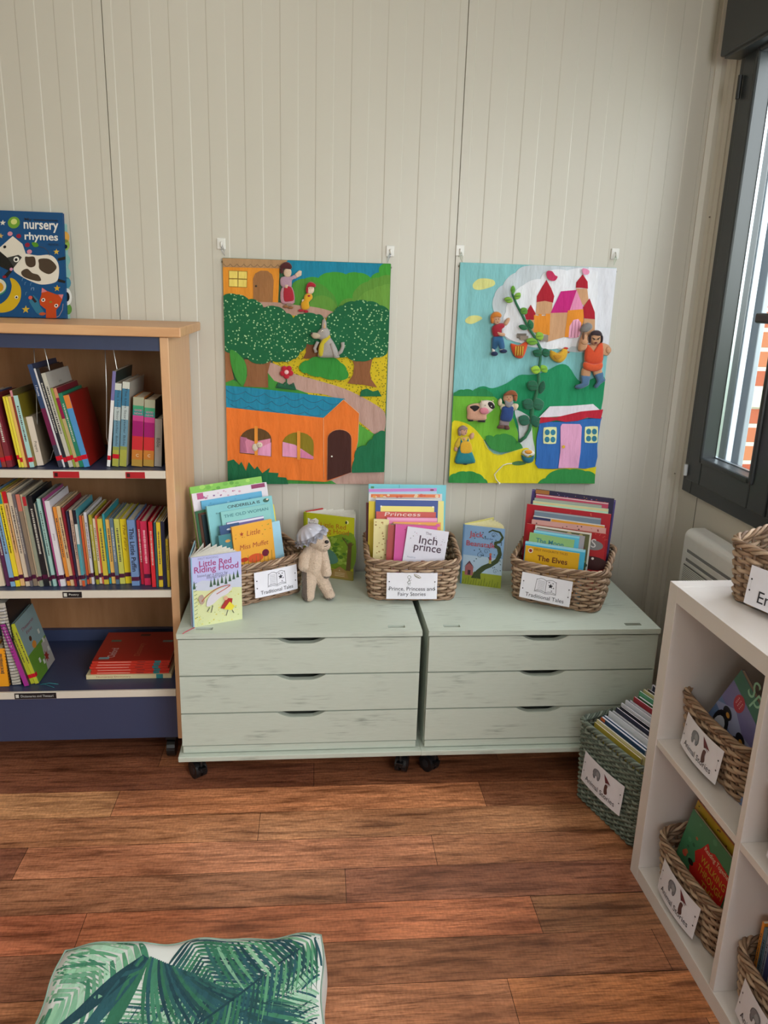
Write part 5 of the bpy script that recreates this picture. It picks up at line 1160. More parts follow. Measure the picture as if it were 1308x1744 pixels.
A1.piece('house_window', [(arch(203, 408, 1424, 1262, 1448), '#5f4320', 12), ([(205, 1315), (300, 1350), (400, 1330), (404, 1440), (205, 1420)], '#d284a0', 13), ([(205, 1316), (250, 1325), (238, 1350), (250, 1420), (206, 1418)], '#b06a88', 13.6), ([(330, 1390), (405, 1355), (404, 1446), (320, 1436)], '#e09ac0', 14.5)])
A1.piece('house_window', [(arch(477, 680, 1448, 1290, 1468), '#857418', 12), ([(479, 1352), (560, 1372), (678, 1450), (678, 1464), (479, 1446)], '#de96bc', 13), ([(600, 1400), (680, 1450), (678, 1466), (598, 1456)], '#d07aa0', 13.7)])
A1.piece('window_bar', [([(297, 1248), (318, 1250), (320, 1440), (299, 1436)], '#e59438', 16.5), ([(572, 1280), (593, 1282), (594, 1468), (574, 1466)], '#e59438', 16.5)])
x, z = A1.at(330, 1370); d = root_on('felt_doll', 'pale faced felt figure tucked in bed behind the left arched window', 'felt doll', 'felt figures on the hanging with the orange house', x, z, -.0225)
m = relmb(d); m.ell((x, -.0235, z), (.010, .004, .009), mat('#d8c8b4', 'felt')); m.ell((x-.014, -.0225, z-.008), (.009, .003, .012), mat('#cfc4b4', 'felt')); m.build('body', d)
m = relmb(d); m.ell((x+.003, -.0278, z+.002), (.0012, .0006, .0012), mat('#1c1714', 'plastic')); m.ell((x-.003, -.0278, z+.001), (.0012, .0006, .0012), mat('#1c1714', 'plastic')); m.build('eyes', d)
A1.piece('house_door', [(arch(770, 922, 1605, 1276, 1553), '#43201a', 12, .0014)])
A1.stitch('seam', [arch(768, 925, 1605, 1273, 1553)], '#d8a070', 14, .0006)
x, z = A1.at(797, 1448); m = MB(); m.ell((x, -.0215, z), (.0028, .0015, .0028), mat('#e0ded6', 'plastic')); m.build('door_button', t1)
A1.piece('bush', [(scallop([(930, 1555), (945, 1470), (960, 1400), (1020, 1380), (1060, 1335), (1095, 1295), (1140, 1288), (1137, 1552)], 8, 5, {0,1,2,3,4,5}), '#176a44', 12, .0024)])
A1.piece('grass_tuft', [([(112, 1475), (165, 1465), (200, 1500), (215, 1480), (245, 1540), (262, 1482), (300, 1530), (318, 1510), (350, 1555), (400, 1520), (390, 1550), (455, 1555), (450, 1580), (505, 1585), (520, 1635), (122, 1625)], '#156640', 12, .0018)])
# small hooks: adhesive plates with wire loops holding the corners
def hook(label, x, z, dx, col):
    t = thing('adhesive_hook', label, 'hook', (x, -.002, z), group='white adhesive wall hooks')
    m = MB(Matrix.Translation((-x, .002, -z))); m.box(x-.0125, x+.0125, -.0055, -.0017, z-.016, z+.016, mat('#dedcd8', 'plastic'), .002); m.build('plate', t)
    m = MB(Matrix.Translation((-x, .002, -z))); m.tube([(x, -.0055, z+.004), (x+.0006, -.013, z+.001), (x+.001, -.014, z-.006), (x+.001, -.010, z-.010)], .0022, mat('#e6e4e0', 'plastic'), 8); m.build('hook', t)
    m = MB(); P = [(x+.0005, -.0125, z-.003), (x+dx*.45-.003, -.013, z-.018), (x+dx, -.011, z-.034), (x+dx*.55+.003, -.0135, z-.018), (x+.0025, -.0125, z-.003)]
    m = MB(); m.tube(P, .0009, mat(col, 'metal'), 5, False)
    tag(m.build('hanging_loop'), label.replace('white adhesive hook', 'thin cord loop tied on the hook'), 'cord', 'cord loops on the hooks')
hook('white adhesive hook above the left corner of the orange house hanging', -.321, 1.492, .010, '#8f96a0')
hook('white adhesive hook above the right corner of the orange house hanging', .1765, 1.489, -.008, '#8f96a0')
hook('white adhesive hook above the left corner of the castle hanging', .3875, 1.498, .008, '#9fb098')
hook('white adhesive hook above the right corner of the castle hanging', .872, 1.505, -.003, '#9fb098')

# ---- felt figures. each: body (one mesh, skin) + clothes/hair children
G1 = 'felt figures on the hanging with the orange house'; G2 = 'felt figures on the castle hanging'
class Doll:
    def __init__(s, A, label, cat, group, cx, cy, y, name='felt_doll'):
        s.A = A; x, z = A.at(cx, cy); s.y = y; s.t = root_on(name, label, cat, group, x, z, y)
    def part(s, name, items):
        m = relmb(s.t)
        for it in items:
            k = it[0]
            if k == 'p': _, pts, c, lift, dep = it; m.puff(s.A.p(pts, False), s.y-lift, dep, mat(c, 'felt'))
            elif k == 't':
                _, pts, c, lift, r = it; q = s.A.p(pts, False); m.tube([(a, s.y-lift, b) for a, b in q], r, mat(c, 'felt'), 8)
            elif k == 'e':
                _, (px, py), (rx, rz), c, lift, dep = it; a, b = s.A.at(px, py); m.ell((a, s.y-lift, b), (rx, dep, rz), mat(c, 'felt'))
        return m.build(name, s.t)
def E_(x, y, rx, ry, n=16): return ngon(x, y, rx, ry, n)
D = Doll(A1, 'felt woman in lilac blouse and red apron waving beside the hut', 'felt doll', G1, 500, 340, -.0170)
D.part('body', [('p', E_(500, 250, 26, 32), '#d0b49c', .0015, .004), ('p', [(545, 262), (575, 235), (592, 240), (590, 268), (560, 285)], '#d8bca6', .001, .003), ('p', [(485, 330), (505, 330), (500, 352), (485, 350)], '#d0b49c', .005, .002), ('p', [(488, 440), (530, 440), (528, 468), (492, 468)], '#8f7a6a', .0005, .003)])
D.part('hair', [('p', smooth_closed([(456, 226), (452, 205), (480, 182), (510, 185), (528, 208), (522, 228), (490, 226)], 3), '#4a1c1e', .003, .005), ('p', E_(462, 238, 12, 20), '#4a1c1e', .002, .004)])
D.part('blouse', [('p', smooth_closed([(455, 285), (480, 275), (520, 275), (545, 265), (560, 285), (530, 300), (525, 345), (480, 350), (455, 330)], 3), '#b08fa0', .001, .004)])
D.part('skirt', [('p', smooth_closed([(462, 350), (530, 345), (548, 445), (500, 455), (458, 442)], 3), '#b88a96', .0008, .004)])
D.part('apron', [('p', smooth_closed([(478, 350), (525, 345), (545, 425), (510, 440), (478, 432)], 3), '#a31e30', .0035, .003)])
D.part('shoes', [('p', E_(490, 472, 18, 10), '#8a5a34', .0005, .004), ('p', E_(522, 478, 18, 10), '#8a5a34', .0005, .004)])
D = Doll(A1, 'small felt child in yellow with a red hood, below the waving woman', 'felt doll', G1, 630, 410, -.0175)
D.part('body', [('p', E_(648, 362, 26, 30), '#dcc6ac', .004, .005), ('p', E_(602, 435, 9, 12), '#dcc6ac', .003, .003)])
D.part('hood', [('p', smooth_closed([(622, 350), (626, 325), (650, 310), (680, 325), (682, 345), (650, 344)], 3), '#a5182a', .003, .010), ('p', smooth_closed([(620, 345), (636, 345), (634, 385), (620, 380)], 3), '#a5182a', .002, .009)])
D.part('suit', [('p', smooth_closed([(610, 400), (635, 380), (660, 395), (662, 420), (640, 445), (645, 480), (625, 495), (595, 490), (588, 450), (605, 430)], 3), '#d9a01e', .001, .009), ('p', E_(640, 402, 10, 6), '#a5182a', .009, .003)])
D.part('shoes', [('p', E_(590, 498, 20, 10), '#a5182a', .0015, .005), ('p', E_(622, 504, 16, 10), '#a5182a', .0015, .005)])
D.part('eyes', [('e', (645, 355), (.0011, .0011), '#201814', .0095, .0007), ('e', (659, 352), (.0011, .0011), '#201814', .0095, .0007)])
D = Doll(A1, 'grey felt wolf in a yellow scarf sitting between the dark trees', 'felt animal', G1, 760, 700, -.0190, 'felt_wolf')
GY = '#a39c98'
D.part('body', [('p', smooth_closed([(722, 660), (765, 660), (800, 700), (830, 760), (835, 800), (770, 806), (700, 798), (715, 740)], 3), GY, .002, .015), ('p', smooth_closed([(690, 650), (720, 615), (760, 612), (778, 640), (770, 675), (735, 688), (700, 680)], 3), GY, .006, .013),
  ('p', smooth_closed([(655, 650), (675, 640), (720, 650), (722, 672), (690, 682), (665, 675)], 3), '#b8a890', .008, .012), ('p', [(722, 620), (728, 560), (742, 545), (755, 575), (756, 618)], GY, .008, .006), ('t', [(700, 700), (680, 745), (690, 770)], GY, .008, .005), ('t', [(785, 710), (800, 760), (812, 795)], GY, .014, .0055), ('p', E_(820, 798, 22, 10), GY, .008, .006)])
D.part('tail', [('t', [(825, 785), (850, 765), (862, 735), (860, 705)], GY, .006, .0055)])
D.part('scarf', [('p', smooth_closed([(735, 680), (770, 655), (782, 672), (760, 690), (740, 720), (732, 790), (708, 790), (705, 740), (720, 700)], 3), '#c2b02a', .013, .005)])
D.part('face', [('e', (660, 645), (.0030, .0030), '#3a3230', .018, .002), ('e', (728, 632), (.0030, .0034), '#e4dfd6', .019, .0012), ('e', (730, 634), (.0014, .0016), '#201c1c', .0205, .0008), ('p', [(733, 612), (741, 570), (748, 600), (748, 614)], '#c8a07a', .013, .002)])
D = Doll(A1, 'red felt flower with pink centre and green leaves by the path', 'felt flower', G1, 500, 920, -.0170, 'felt_flower')
D.part('stem', [('t', [(500, 930), (500, 965), (498, 1000)], '#17603a', .001, .0022)])
D.part('petals', [('p', E_(500+26*math.cos(2*PI*k/5+.3), 898+26*math.sin(2*PI*k/5+.3), 20, 20, 12), '#b0182c', .002, .005) for k in range(5)])
D.part('centre', [('p', E_(500, 898, 15, 15, 14), '#e6b8b8', .006, .003)])
D.part('leaf', [('p', [(432, 1000), (450, 965), (480, 985), (500, 965), (530, 990), (548, 968), (566, 1016), (500, 1010)], '#14583a', .001, .004)])

# ---- second hanging: cloud castle, hills, blue cottage
t2, A2 = hanging('felt wall hanging with a pink roofed castle on a cloud and blue cottage', .390, 1.463, .489, .682, [(172, 187), (1180, 218), (1060, 1612), (108, 1620)], '#7fb5b4')
A2.piece('sky', [([(165, 180), (1190, 210), (1100, 1200), (120, 1200)], '#82bfc4', 0)])
A2.piece('cloud', [(smooth_closed([(255, 325), (290, 292), (340, 288), (390, 300), (395, 330), (350, 350), (300, 362), (262, 355)], 3), '#d8d88c', 1.5)])
A2.piece('cloud', [(smooth_closed([(208, 555), (240, 530), (290, 528), (318, 545), (290, 565), (250, 582), (215, 575)], 3), '#d8d88c', 1.5)])
A2.piece('cloud', [(scallop([(395, 505), (395, 400), (450, 330), (530, 250), (610, 205), (760, 200), (960, 205), (1190, 215), (1150, 720), (940, 760), (700, 700), (480, 680), (430, 560)], 12, 6, {0,1,2,3,4,5,8,9,10,11}), '#c3ccd4', 1.5, .0012)])
A2.piece('cloud', [([(1000, 205), (1190, 215), (1145, 720), (1000, 720)], '#dcdde6', 3.4), (scallop([(450, 640), (470, 500), (500, 420), (580, 330), (690, 290), (740, 240), (860, 235), (1010, 225), (1060, 240), (1060, 700), (900, 720), (820, 730), (700, 730), (560, 700)], 11, 6, {0,1,2,3,4,5,6,9,10,11,12,13}), '#e2e3ea', 3.6, .0016)])
CA = [('#a8182c', [(667, 440), (668, 400), (700, 340), (728, 295), (760, 350), (780, 400), (772, 442), (720, 432)]), ('#c89a74', [(668, 438), (720, 430), (770, 440), (765, 520), (662, 520)]),
 ('#a8182c', [(918, 345), (920, 310), (960, 258), (992, 305), (995, 350), (955, 345)]), ('#c89a74', [(920, 348), (990, 350), (1000, 420), (985, 470), (925, 420)]),
 ('#c2207a', [(758, 507), (822, 368), (925, 358), (875, 505)]), ('#e08cb4', [(875, 505), (922, 360), (972, 480)]), ('#c89a74', [(758, 507), (875, 503), (850, 660), (735, 695)]),
 ('#a8182c', [(592, 520), (628, 455), (660, 510), (655, 555), (600, 550)]), ('#dd8a2a', [(650, 520), (680, 525), (682, 512), (700, 515), (700, 525), (725, 525), (727, 512), (755, 512), (752, 650), (650, 632)]), ('#c89a74', [(600, 552), (652, 552), (650, 640), (610, 620)]),
 ('#dd8a2a', [(868, 490), (975, 480), (968, 560), (940, 660), (850, 662)]), ('#e8a8c4', [(875, 668), (880, 590), (905, 550), (935, 545), (955, 570), (950, 640), (930, 665)]),
 ('#a8182c', [(972, 540), (965, 470), (1005, 412), (1040, 500), (1042, 545)]), ('#c89a74', [(972, 542), (1042, 545), (1042, 620), (1000, 660), (960, 660)])]
A2.piece('castle', [(P, c, 6+.35*i, .0010) for i, (c, P) in enumerate(CA)])
A2.piece('flag', [(smooth_closed([(728, 240), (760, 240), (780, 265), (797, 275), (780, 300), (750, 298), (728, 275)], 3), '#c2305c', 12, .0010), (smooth_closed([(955, 222), (985, 225), (1000, 240), (990, 260), (960, 255)], 3), '#e08cb0', 12, .0010)])
A2.stitch('door_stitching', [[(900, 560), (890, 660)], [(920, 552), (912, 665)], [(940, 556), (932, 660)]], '#8a3a5a', 13, .0005)
A2.piece('hill', [(smooth_closed([(280, 1010), (330, 985), (390, 998), (480, 965), (560, 912), (620, 908), (690, 900), (760, 870), (825, 838), (880, 850), (940, 935), (990, 948), (1060, 920), (1120, 930), (1095, 1130), (980, 1180), (700, 1240), (620, 1330), (500, 1200), (300, 1100)], 3), '#1b8a5c', 5, .0012)])
A2.piece('meadow', [([(120, 1050), (240, 1050), (400, 1052), (470, 1110), (530, 1200), (560, 1290), (560, 1370), (400, 1360), (120, 1250)], '#6aae34', 7), ([(640, 1240), (690, 1180), (700, 1500), (660, 1500)], '#5fa43a', 7)])
A2.piece('hedge', [(scallop([(130, 1050), (150, 1025), (200, 1010), (260, 1015), (310, 1000), (360, 1015), (395, 1050)], 8, 5, {0,1,2,3,4,5}), '#24804a', 8, .0016)])
A2.piece('clearing', [(smooth_closed([(535, 1140), (600, 1160), (640, 1200), (655, 1320), (670, 1400), (655, 1480), (600, 1420), (570, 1340), (560, 1240)], 3), '#ccd2d4', 8.4)])
A2.piece('field', [(smooth_closed([(118, 1225), (200, 1222), (270, 1260), (330, 1330), (370, 1400), (430, 1435), (520, 1410), (600, 1385), (640, 1400), (700, 1505), (800, 1520), (1070, 1500), (1060, 1640), (580, 1640), (100, 1650), (110, 1400)], 3), '#dccc1c', 9, .0014)])
A2.stitch('field_edge', [[(330, 1330), (350, 1385), (400, 1425), (450, 1432), (520, 1410), (600, 1385)]], '#c8c04a', 12, .0014)
A2.piece('bush', [(scallop([(350, 1310), (400, 1315), (440, 1300), (500, 1300), (550, 1340), (590, 1385), (520, 1408), (440, 1415), (380, 1390), (345, 1340)], 8, 5, {0,1,2,3,4}), '#34843c', 8.8, .0026)])
A2.piece('bush', [(scallop([(108, 1585), (150, 1558), (220, 1545), (290, 1555), (340, 1590), (362, 1622), (104, 1626)], 8, 5, {0,1,2,3,4}), '#2f8a40', 12, .0014), (scallop([(690, 1618), (740, 1580), (800, 1530), (900, 1520), (1000, 1530), (1062, 1550), (1062, 1610)], 8, 5, {0,1,2,3,4}), '#2f8a44', 12, .0014)])
A2.piece('puddle', [(smooth_closed([(520, 1482), (560, 1470), (600, 1475), (612, 1488), (570, 1498), (530, 1496)], 3), '#4f7a4a', 12.2)])
A2.piece('cottage_wall', [(smooth_closed([(700, 1215), (780, 1210), (900, 1205), (1085, 1175), (1090, 1200), (1070, 1350), (1060, 1500), (900, 1508), (690, 1515), (678, 1440), (678, 1320), (690, 1260)], 2), '#2e66ae', 12, .0035)])
A2.piece('cottage_roof', [([(690, 1185), (760, 1110), (900, 1105), (1040, 1092), (1085, 1130), (1000, 1160)], '#dcd8e2', 12, .0020), ([(690, 1220), (700, 1180), (800, 1180), (960, 1140), (1102, 1125), (1088, 1185), (1000, 1178), (940, 1200), (860, 1208), (800, 1198), (740, 1212)], '#b41c34', 18, .0024)])
A2.piece('cottage_door', [([(820, 1510), (832, 1400), (830, 1240), (840, 1222), (955, 1222), (967, 1240), (962, 1400), (950, 1508)], '#dfa2c6', 18, .0012)])
for (a, b, c_, d_) in ((720, 1246, 805, 1352), (988, 1238, 1072, 1342)):
    w_ = A2.piece('cottage_window', [(smooth_closed([(a, b+12), (a+12, b), (c_-12, b-3), (c_, b+10), (c_-2, d_-14), (c_-14, d_), (a+12, d_), (a, d_-12)], 3), '#dfe3a8', 18, .0010)])
    A2.piece('pane', [(E_(a+(c_-a)*u, b+(d_-b)*v, 16, 19, 14), '#2f7894', 20, .0006) for u in (.28, .72) for v in (.30, .74)], w_)
x, z = A2.at(850, 1370); m = MB(); m.cyl((x, -.0262, z), .0050, .002, mat('#d6ac2c', 'plastic'), 'y', 16); m.build('door_button', t2)

# beanstalk: stuffed green cord with paired leaves
x, z = A2.at(650, 900); bs = root_on('felt_beanstalk', 'green felt beanstalk with paired leaves climbing to the cloud castle', 'felt plant', G2, x, z, -.024)
m = relmb(bs); SP = [(500, 345), (505, 390), (530, 450), (570, 525), (610, 600), (650, 660), (690, 735), (690, 810), (680, 880), (682, 960), (665, 1040), (645, 1120), (638, 1200), (628, 1260), (600, 1310), (565, 1338)]
q = A2.p(SP, False); m.tube([(a, -.026, b) for a, b in q], .0048, mat('#2b6b4a', 'felt'), 8, False, lambda u: .75+.5*u); m.build('stalk', bs)
LV = [(478, 425, 30, 20, .3, '#7aa83c'), (535, 400, 28, 20, -.9, '#7aa83c'), (505, 360, 16, 28, 0, '#5c9a34'), (578, 495, 24, 26, -.8, '#5c9238'), (575, 600, 32, 18, .3, '#246b44'), (622, 580, 20, 32, -.3, '#246b44'), (632, 690, 40, 24, .2, '#6fa236'), (680, 655, 28, 30, -.6, '#86b03a'),
 (668, 765, 34, 26, .4, '#12583c'), (722, 762, 28, 30, -.5, '#165c40'), (660, 872, 34, 28, .3, '#94c03c'), (712, 865, 24, 30, -.7, '#7fb43a'), (642, 975, 40, 34, .5, '#1d5f42'), (700, 985, 22, 44, .25, '#14523a'), (615, 1095, 40, 36, .5, '#235f48'), (680, 1095, 38, 42, -.4, '#28664c'), (590, 1200, 42, 36, .5, '#265e4a'), (660, 1205, 32, 42, -.4, '#1d5c46')]
for k, (cx, cy, rx, ry, ro, c) in enumerate(LV):
    m = relmb(bs); P = []
    for i in range(14): a = 2*PI*i/14; u = rx*math.cos(a)*(1-.25*abs(math.sin(a))); v = ry*math.sin(a); P.append((cx+u*math.cos(ro)-v*math.sin(ro), cy+u*math.sin(ro)+v*math.cos(ro)))
    m.puff(A2.p(P, False), -.029 - (k % 2)*.001, .0035, mat(c, 'felt')); m.tube([(a, -.0335-(k % 2)*.001, b) for a, b in A2.p([(cx-rx*.6, cy+2), (cx, cy), (cx+rx*.6, cy-2)], False)], .0006, mat('#1a4a34', 'felt'), 4); m.build('leaf', bs)
# grey felt steps by the stalk
SK = '#c49a7c'
D = Doll(A2, 'felt boy with orange hair, red shirt and blue jeans beside the cloud', 'felt doll', G2, 420, 650, -.0185)
D.part('body', [('p', E_(405, 552, 26, 32), SK, .003, .010), ('p', smooth_closed([(450, 580), (470, 545), (490, 540), (490, 560), (470, 590)], 3), SK, .003, .007), ('p', smooth_closed([(405, 630), (430, 635), (458, 640), (455, 658), (420, 655)], 3), SK, .010, .005), ('p', [(378, 735), (395, 735), (398, 760), (380, 760)], '#e0dcd8', .002, .006), ('p', [(425, 735), (450, 730), (455, 752), (432, 755)], '#e0dcd8', .002, .006)])
D.part('hair', [('p', smooth_closed([(366, 545), (366, 525), (385, 503), (415, 502), (436, 520), (430, 538), (400, 536)], 3), '#c8782c', .007, .010), ('p', smooth_closed([(364, 535), (384, 535), (384, 575), (368, 572)], 3), '#c8782c', .006, .009)])
D.part('shirt', [('p', smooth_closed([(378, 600), (410, 578), (450, 575), (460, 595), (440, 615), (438, 655), (395, 665), (378, 640)], 3), '#9c1c30', .002, .011)])
D.part('jeans', [('p', smooth_closed([(385, 662), (440, 655), (458, 700), (460, 738), (430, 745), (412, 700), (402, 745), (378, 742), (378, 700)], 3), '#2c5c88', .002, .010)])
D.part('shoes', [('p', E_(394, 772, 24, 16), '#1c2c50', .003, .009), ('p', E_(452, 755, 26, 14), '#1c2c50', .003, .009)])
D.part('face', [('e', (398, 550), (.0012, .0014), '#1c1614', .0130, .0008), ('e', (415, 548), (.0012, .0014), '#1c1614', .0130, .0008), ('e', (408, 568), (.0030, .0010), '#8a3a30', .0128, .0008)])
D = Doll(A2, 'orange felt harp with yellow strings left of the beanstalk', 'felt harp', G2, 550, 745, -.0185, 'felt_harp')
D.part('frame', [('p', smooth_closed([(500, 705), (550, 715), (600, 690), (612, 700), (598, 760), (575, 800), (535, 795), (510, 760)], 3), '#cf4a22', .001, .008)])
D.part('strings', [('t', [(x_, 722+.1*k), (x_-3, 782)], '#d6bc3a', .010, .0014) for k, x_ in enumerate((530, 545, 560, 575))] + [('p', [(525, 718), (590, 712), (578, 785), (535, 785)], '#a85a1e', .0075, .002)])
D = Doll(A2, 'yellow felt hen with red comb below the cloud castle', 'felt animal', G2, 810, 780, -.0185, 'felt_hen')
D.part('body', [('p', smooth_closed([(750, 765), (760, 745), (790, 765), (825, 750), (835, 735), (862, 735), (868, 760), (855, 800), (820, 828), (780, 815), (755, 790)], 3), '#cfa02a', .002, .012)])
D.part('comb', [('p', E_(855, 733, 16, 8), '#b82a24', .004, .005), ('p', [(868, 752), (884, 756), (868, 766)], '#b85a24', .004, .004)])
D.part('wing', [('p', smooth_closed([(770, 775), (805, 770), (830, 785), (805, 805), (780, 800)], 3), '#b88420', .011, .005)])
D = Doll(A2, 'large felt man in orange tunic with black hair holding a grey club', 'felt doll', G2, 1030, 800, -.0190)
SK2 = '#bf8f6c'
D.part('body', [('p', smooth_closed([(1000, 680), (1005, 640), (1040, 625), (1072, 650), (1070, 690), (1035, 710)], 3), SK2, .010, .012), ('p', smooth_closed([(990, 715), (1070, 695), (1110, 700), (1140, 720), (1135, 770), (1110, 778), (1090, 755), (1085, 860), (985, 865), (975, 760)], 3), SK2, .002, .012),
  ('p', smooth_closed([(930, 745), (935, 690), (955, 645), (985, 640), (992, 680), (985, 730), (960, 748)], 3), SK2, .008, .011), ('p', smooth_closed([(962, 860), (1015, 865), (1008, 920), (960, 925)], 3), SK2, .003, .010), ('p', smooth_closed([(1030, 860), (1080, 850), (1090, 900), (1045, 915)], 3), SK2, .003, .010), ('p', E_(965, 690, 24, 18), SK2, .016, .007), ('p', E_(1122, 740, 20, 24), SK2, .010, .007)])
D.part('hair', [('p', smooth_closed([(998, 650), (1005, 628), (1030, 614), (1062, 618), (1078, 645), (1050, 650), (1020, 646)], 3), '#33242a', .016, .010), ('p', smooth_closed([(1066, 640), (1082, 650), (1080, 690), (1068, 690)], 3), '#33242a', .014, .009), ('p', smooth_closed([(994, 645), (1006, 645), (1004, 692), (994, 690)], 3), '#33242a', .014, .009)])
D.part('tunic', [('p', smooth_closed([(985, 700), (1010, 740), (1018, 760), (1060, 700), (1085, 695), (1092, 760), (1085, 820), (1030, 835), (975, 812), (972, 750)], 3), '#cf4a26', .010, .010), ('p', smooth_closed([(968, 818), (1030, 832), (1085, 822), (1082, 862), (1030, 880), (968, 862)], 3), '#d0522a', .011, .010)])
D.part('boots', [('p', smooth_closed([(955, 905), (1010, 905), (1008, 945), (1000, 970), (945, 995), (915, 985), (925, 968), (955, 955)], 3), '#4a6a8c', .006, .010), ('p', smooth_closed([(1040, 895), (1090, 880), (1100, 920), (1112, 935), (1080, 960), (1055, 988), (1038, 975), (1055, 945)], 3), '#4a6a8c', .006, .010)])
D.part('club', [('p', smooth_closed([(935, 620), (950, 585), (985, 565), (1012, 580), (1010, 605), (975, 628)], 3), '#7c7878', .014, .012), ('t', [(960, 625), (958, 660), (956, 690)], '#6a4a34', .016, .0035)])
D.part('face', [('t', [(1012, 662), (1030, 672)], '#1c1414', .0225, .0014), ('t', [(1040, 672), (1060, 660)], '#1c1414', .0225, .0014), ('e', (1034, 694), (.0050, .0026), '#5a1c1a', .0225, .001), ('e', (1021, 674), (.0014, .0014), '#1c1414', .0230, .0008), ('e', (1051, 672), (.0014, .0014), '#1c1414', .0230, .0008)])
D = Doll(A2, 'pink and black felt cow on the green meadow', 'felt animal', G2, 300, 1150, -.0185, 'felt_cow')
D.part('body', [('p', smooth_closed([(220, 1120), (250, 1100), (310, 1095), (370, 1120), (375, 1150), (350, 1170), (340, 1205), (230, 1205), (222, 1160)], 3), '#d2a088', .002, .013), ('p', smooth_closed([(300, 1090), (330, 1072), (380, 1078), (398, 1110), (370, 1150), (330, 1155), (300, 1130)], 3), '#d8c8bc', .010, .012)])
D.part('patches', [('p', smooth_closed([(235, 1115), (270, 1105), (300, 1115), (290, 1135), (265, 1148), (250, 1135)], 3), '#1c1618', .0125, .003), ('p', smooth_closed([(345, 1085), (375, 1082), (396, 1115), (375, 1128), (350, 1110)], 3), '#1c1618', .0185, .004)])
D.part('muzzle', [('p', smooth_closed([(300, 1125), (330, 1115), (355, 1130), (350, 1155), (315, 1160), (298, 1145)], 3), '#cc7c8c', .019, .005)])
D.part('hooves', [('p', [(228, 1200), (262, 1200), (262, 1212), (228, 1212)], '#1c1618', .004, .008), ('p', [(290, 1204), (342, 1204), (340, 1218), (290, 1216)], '#1c1618', .004, .008)])
D.part('horns', [('t', [(308, 1085), (312, 1072)], '#c8b090', .014, .0018), ('t', [(380, 1082), (386, 1070)], '#c8b090', .014, .0018)])
D.part('eyes', [('e', (330, 1102), (.0014, .0018), '#1c1618', .0225, .001), ('e', (370, 1108), (.0018, .0022), '#e4e0da', .0232, .001)])
D = Doll(A2, 'felt man in brown hat, grey beard and blue dungarees by the stalk', 'felt doll', G2, 480, 1140, -.0185)
D.part('body', [('p', E_(487, 1060, 34, 36), '#c09070', .004, .011), ('p', smooth_closed([(422, 1075), (440, 1060), (448, 1085), (440, 1110), (424, 1105)], 3), '#d8c4a8', .003, .009), ('p', smooth_closed([(520, 1095), (548, 1095), (555, 1110), (540, 1135), (522, 1130)], 3), '#d8c4a8', .003, .009)])
D.part('hat', [('p', smooth_closed([(452, 1040), (470, 1018), (500, 1004), (530, 1012), (545, 1042), (500, 1034)], 3), '#8a4c2a', .011, .010), ('p', smooth_closed([(518, 1030), (544, 1040), (538, 1078), (522, 1070)], 3), '#9a5c38', .008, .009)])
D.part('beard', [('p', smooth_closed([(462, 1070), (490, 1082), (515, 1072), (512, 1100), (488, 1118), (465, 1105)], 3), '#8c8a8e', .013, .006)])
D.part('shirt', [('p', smooth_closed([(440, 1095), (465, 1098), (510, 1095), (535, 1100), (528, 1140), (445, 1140)], 3), '#d8cdb0', .002, .009)])
D.part('dungarees', [('p', smooth_closed([(452, 1110), (515, 1108), (522, 1150), (508, 1205), (480, 1212), (436, 1200), (442, 1150)], 3), '#23407a', .007, .010)])
D.part('boots', [('p', smooth_closed([(430, 1235), (462, 1235), (462, 1258), (420, 1256)], 3), '#5c3a30', .002, .010), ('p', smooth_closed([(466, 1238), (492, 1235), (500, 1262), (470, 1264)], 3), '#5c3a30', .002, .010), ('p', [(436, 1200), (500, 1205), (495, 1240), (432, 1236)], '#8c7c80', .002, .008)])
D.part('face', [('e', (476, 1050), (.0013, .0013), '#1c1614', .0145, .0008), ('e', (498, 1052), (.0013, .0013), '#1c1614', .0145, .0008), ('e', (486, 1064), (.0026, .0022), '#a8604a', .0150, .0012)])
D = Doll(A2, 'felt woman in teal dress and yellow apron on the yellow field', 'felt doll', G2, 200, 1370, -.0185)
D.part('body', [('p', E_(198, 1275, 26, 32), '#c89a80', .005, .010), ('p', smooth_closed([(238, 1310), (250, 1290), (268, 1290), (265, 1320), (245, 1330)], 3), '#c89a80', .004, .008), ('p', E_(150, 1395, 12, 16), '#c89a80', .004, .007), ('p', [(190, 1320), (215, 1320), (212, 1335), (192, 1335)], '#c89a80', .006, .008)])
D.part('hair', [('p', smooth_closed([(163, 1275), (167, 1253), (195, 1238), (222, 1252), (222, 1264), (190, 1266)], 3), '#8a7470', .008, .009), ('p', smooth_closed([(161, 1265), (180, 1268), (178, 1308), (164, 1302)], 3), '#8a7470', .007, .008)])
D.part('blouse', [('p', smooth_closed([(180, 1318), (160, 1335), (142, 1375), (158, 1392), (180, 1360), (230, 1350), (245, 1335), (235, 1315)], 3), '#d8b83a', .003, .009)])
D.part('dress', [('p', smooth_closed([(178, 1320), (188, 1340), (215, 1340), (230, 1318), (238, 1370), (278, 1470), (255, 1488), (200, 1492), (142, 1480), (170, 1380)], 3), '#1d7a84', .007, .011)])
D.part('apron', [('p', smooth_closed([(182, 1348), (238, 1345), (248, 1410), (180, 1415)], 3), '#d6a42a', .0165, .003)])
D.part('shoes', [('p', E_(212, 1490, 18, 8), '#1c1c20', .003, .008), ('p', E_(246, 1482, 18, 8), '#1c1c20', .003, .008)])
D.part('face', [('e', (200, 1270), (.0013, .0013), '#1c1614', .0150, .0008), ('e', (214, 1272), (.0013, .0013), '#1c1614', .0150, .0008), ('e', (210, 1286), (.0026, .0011), '#8a3434', .0148, .0009)])
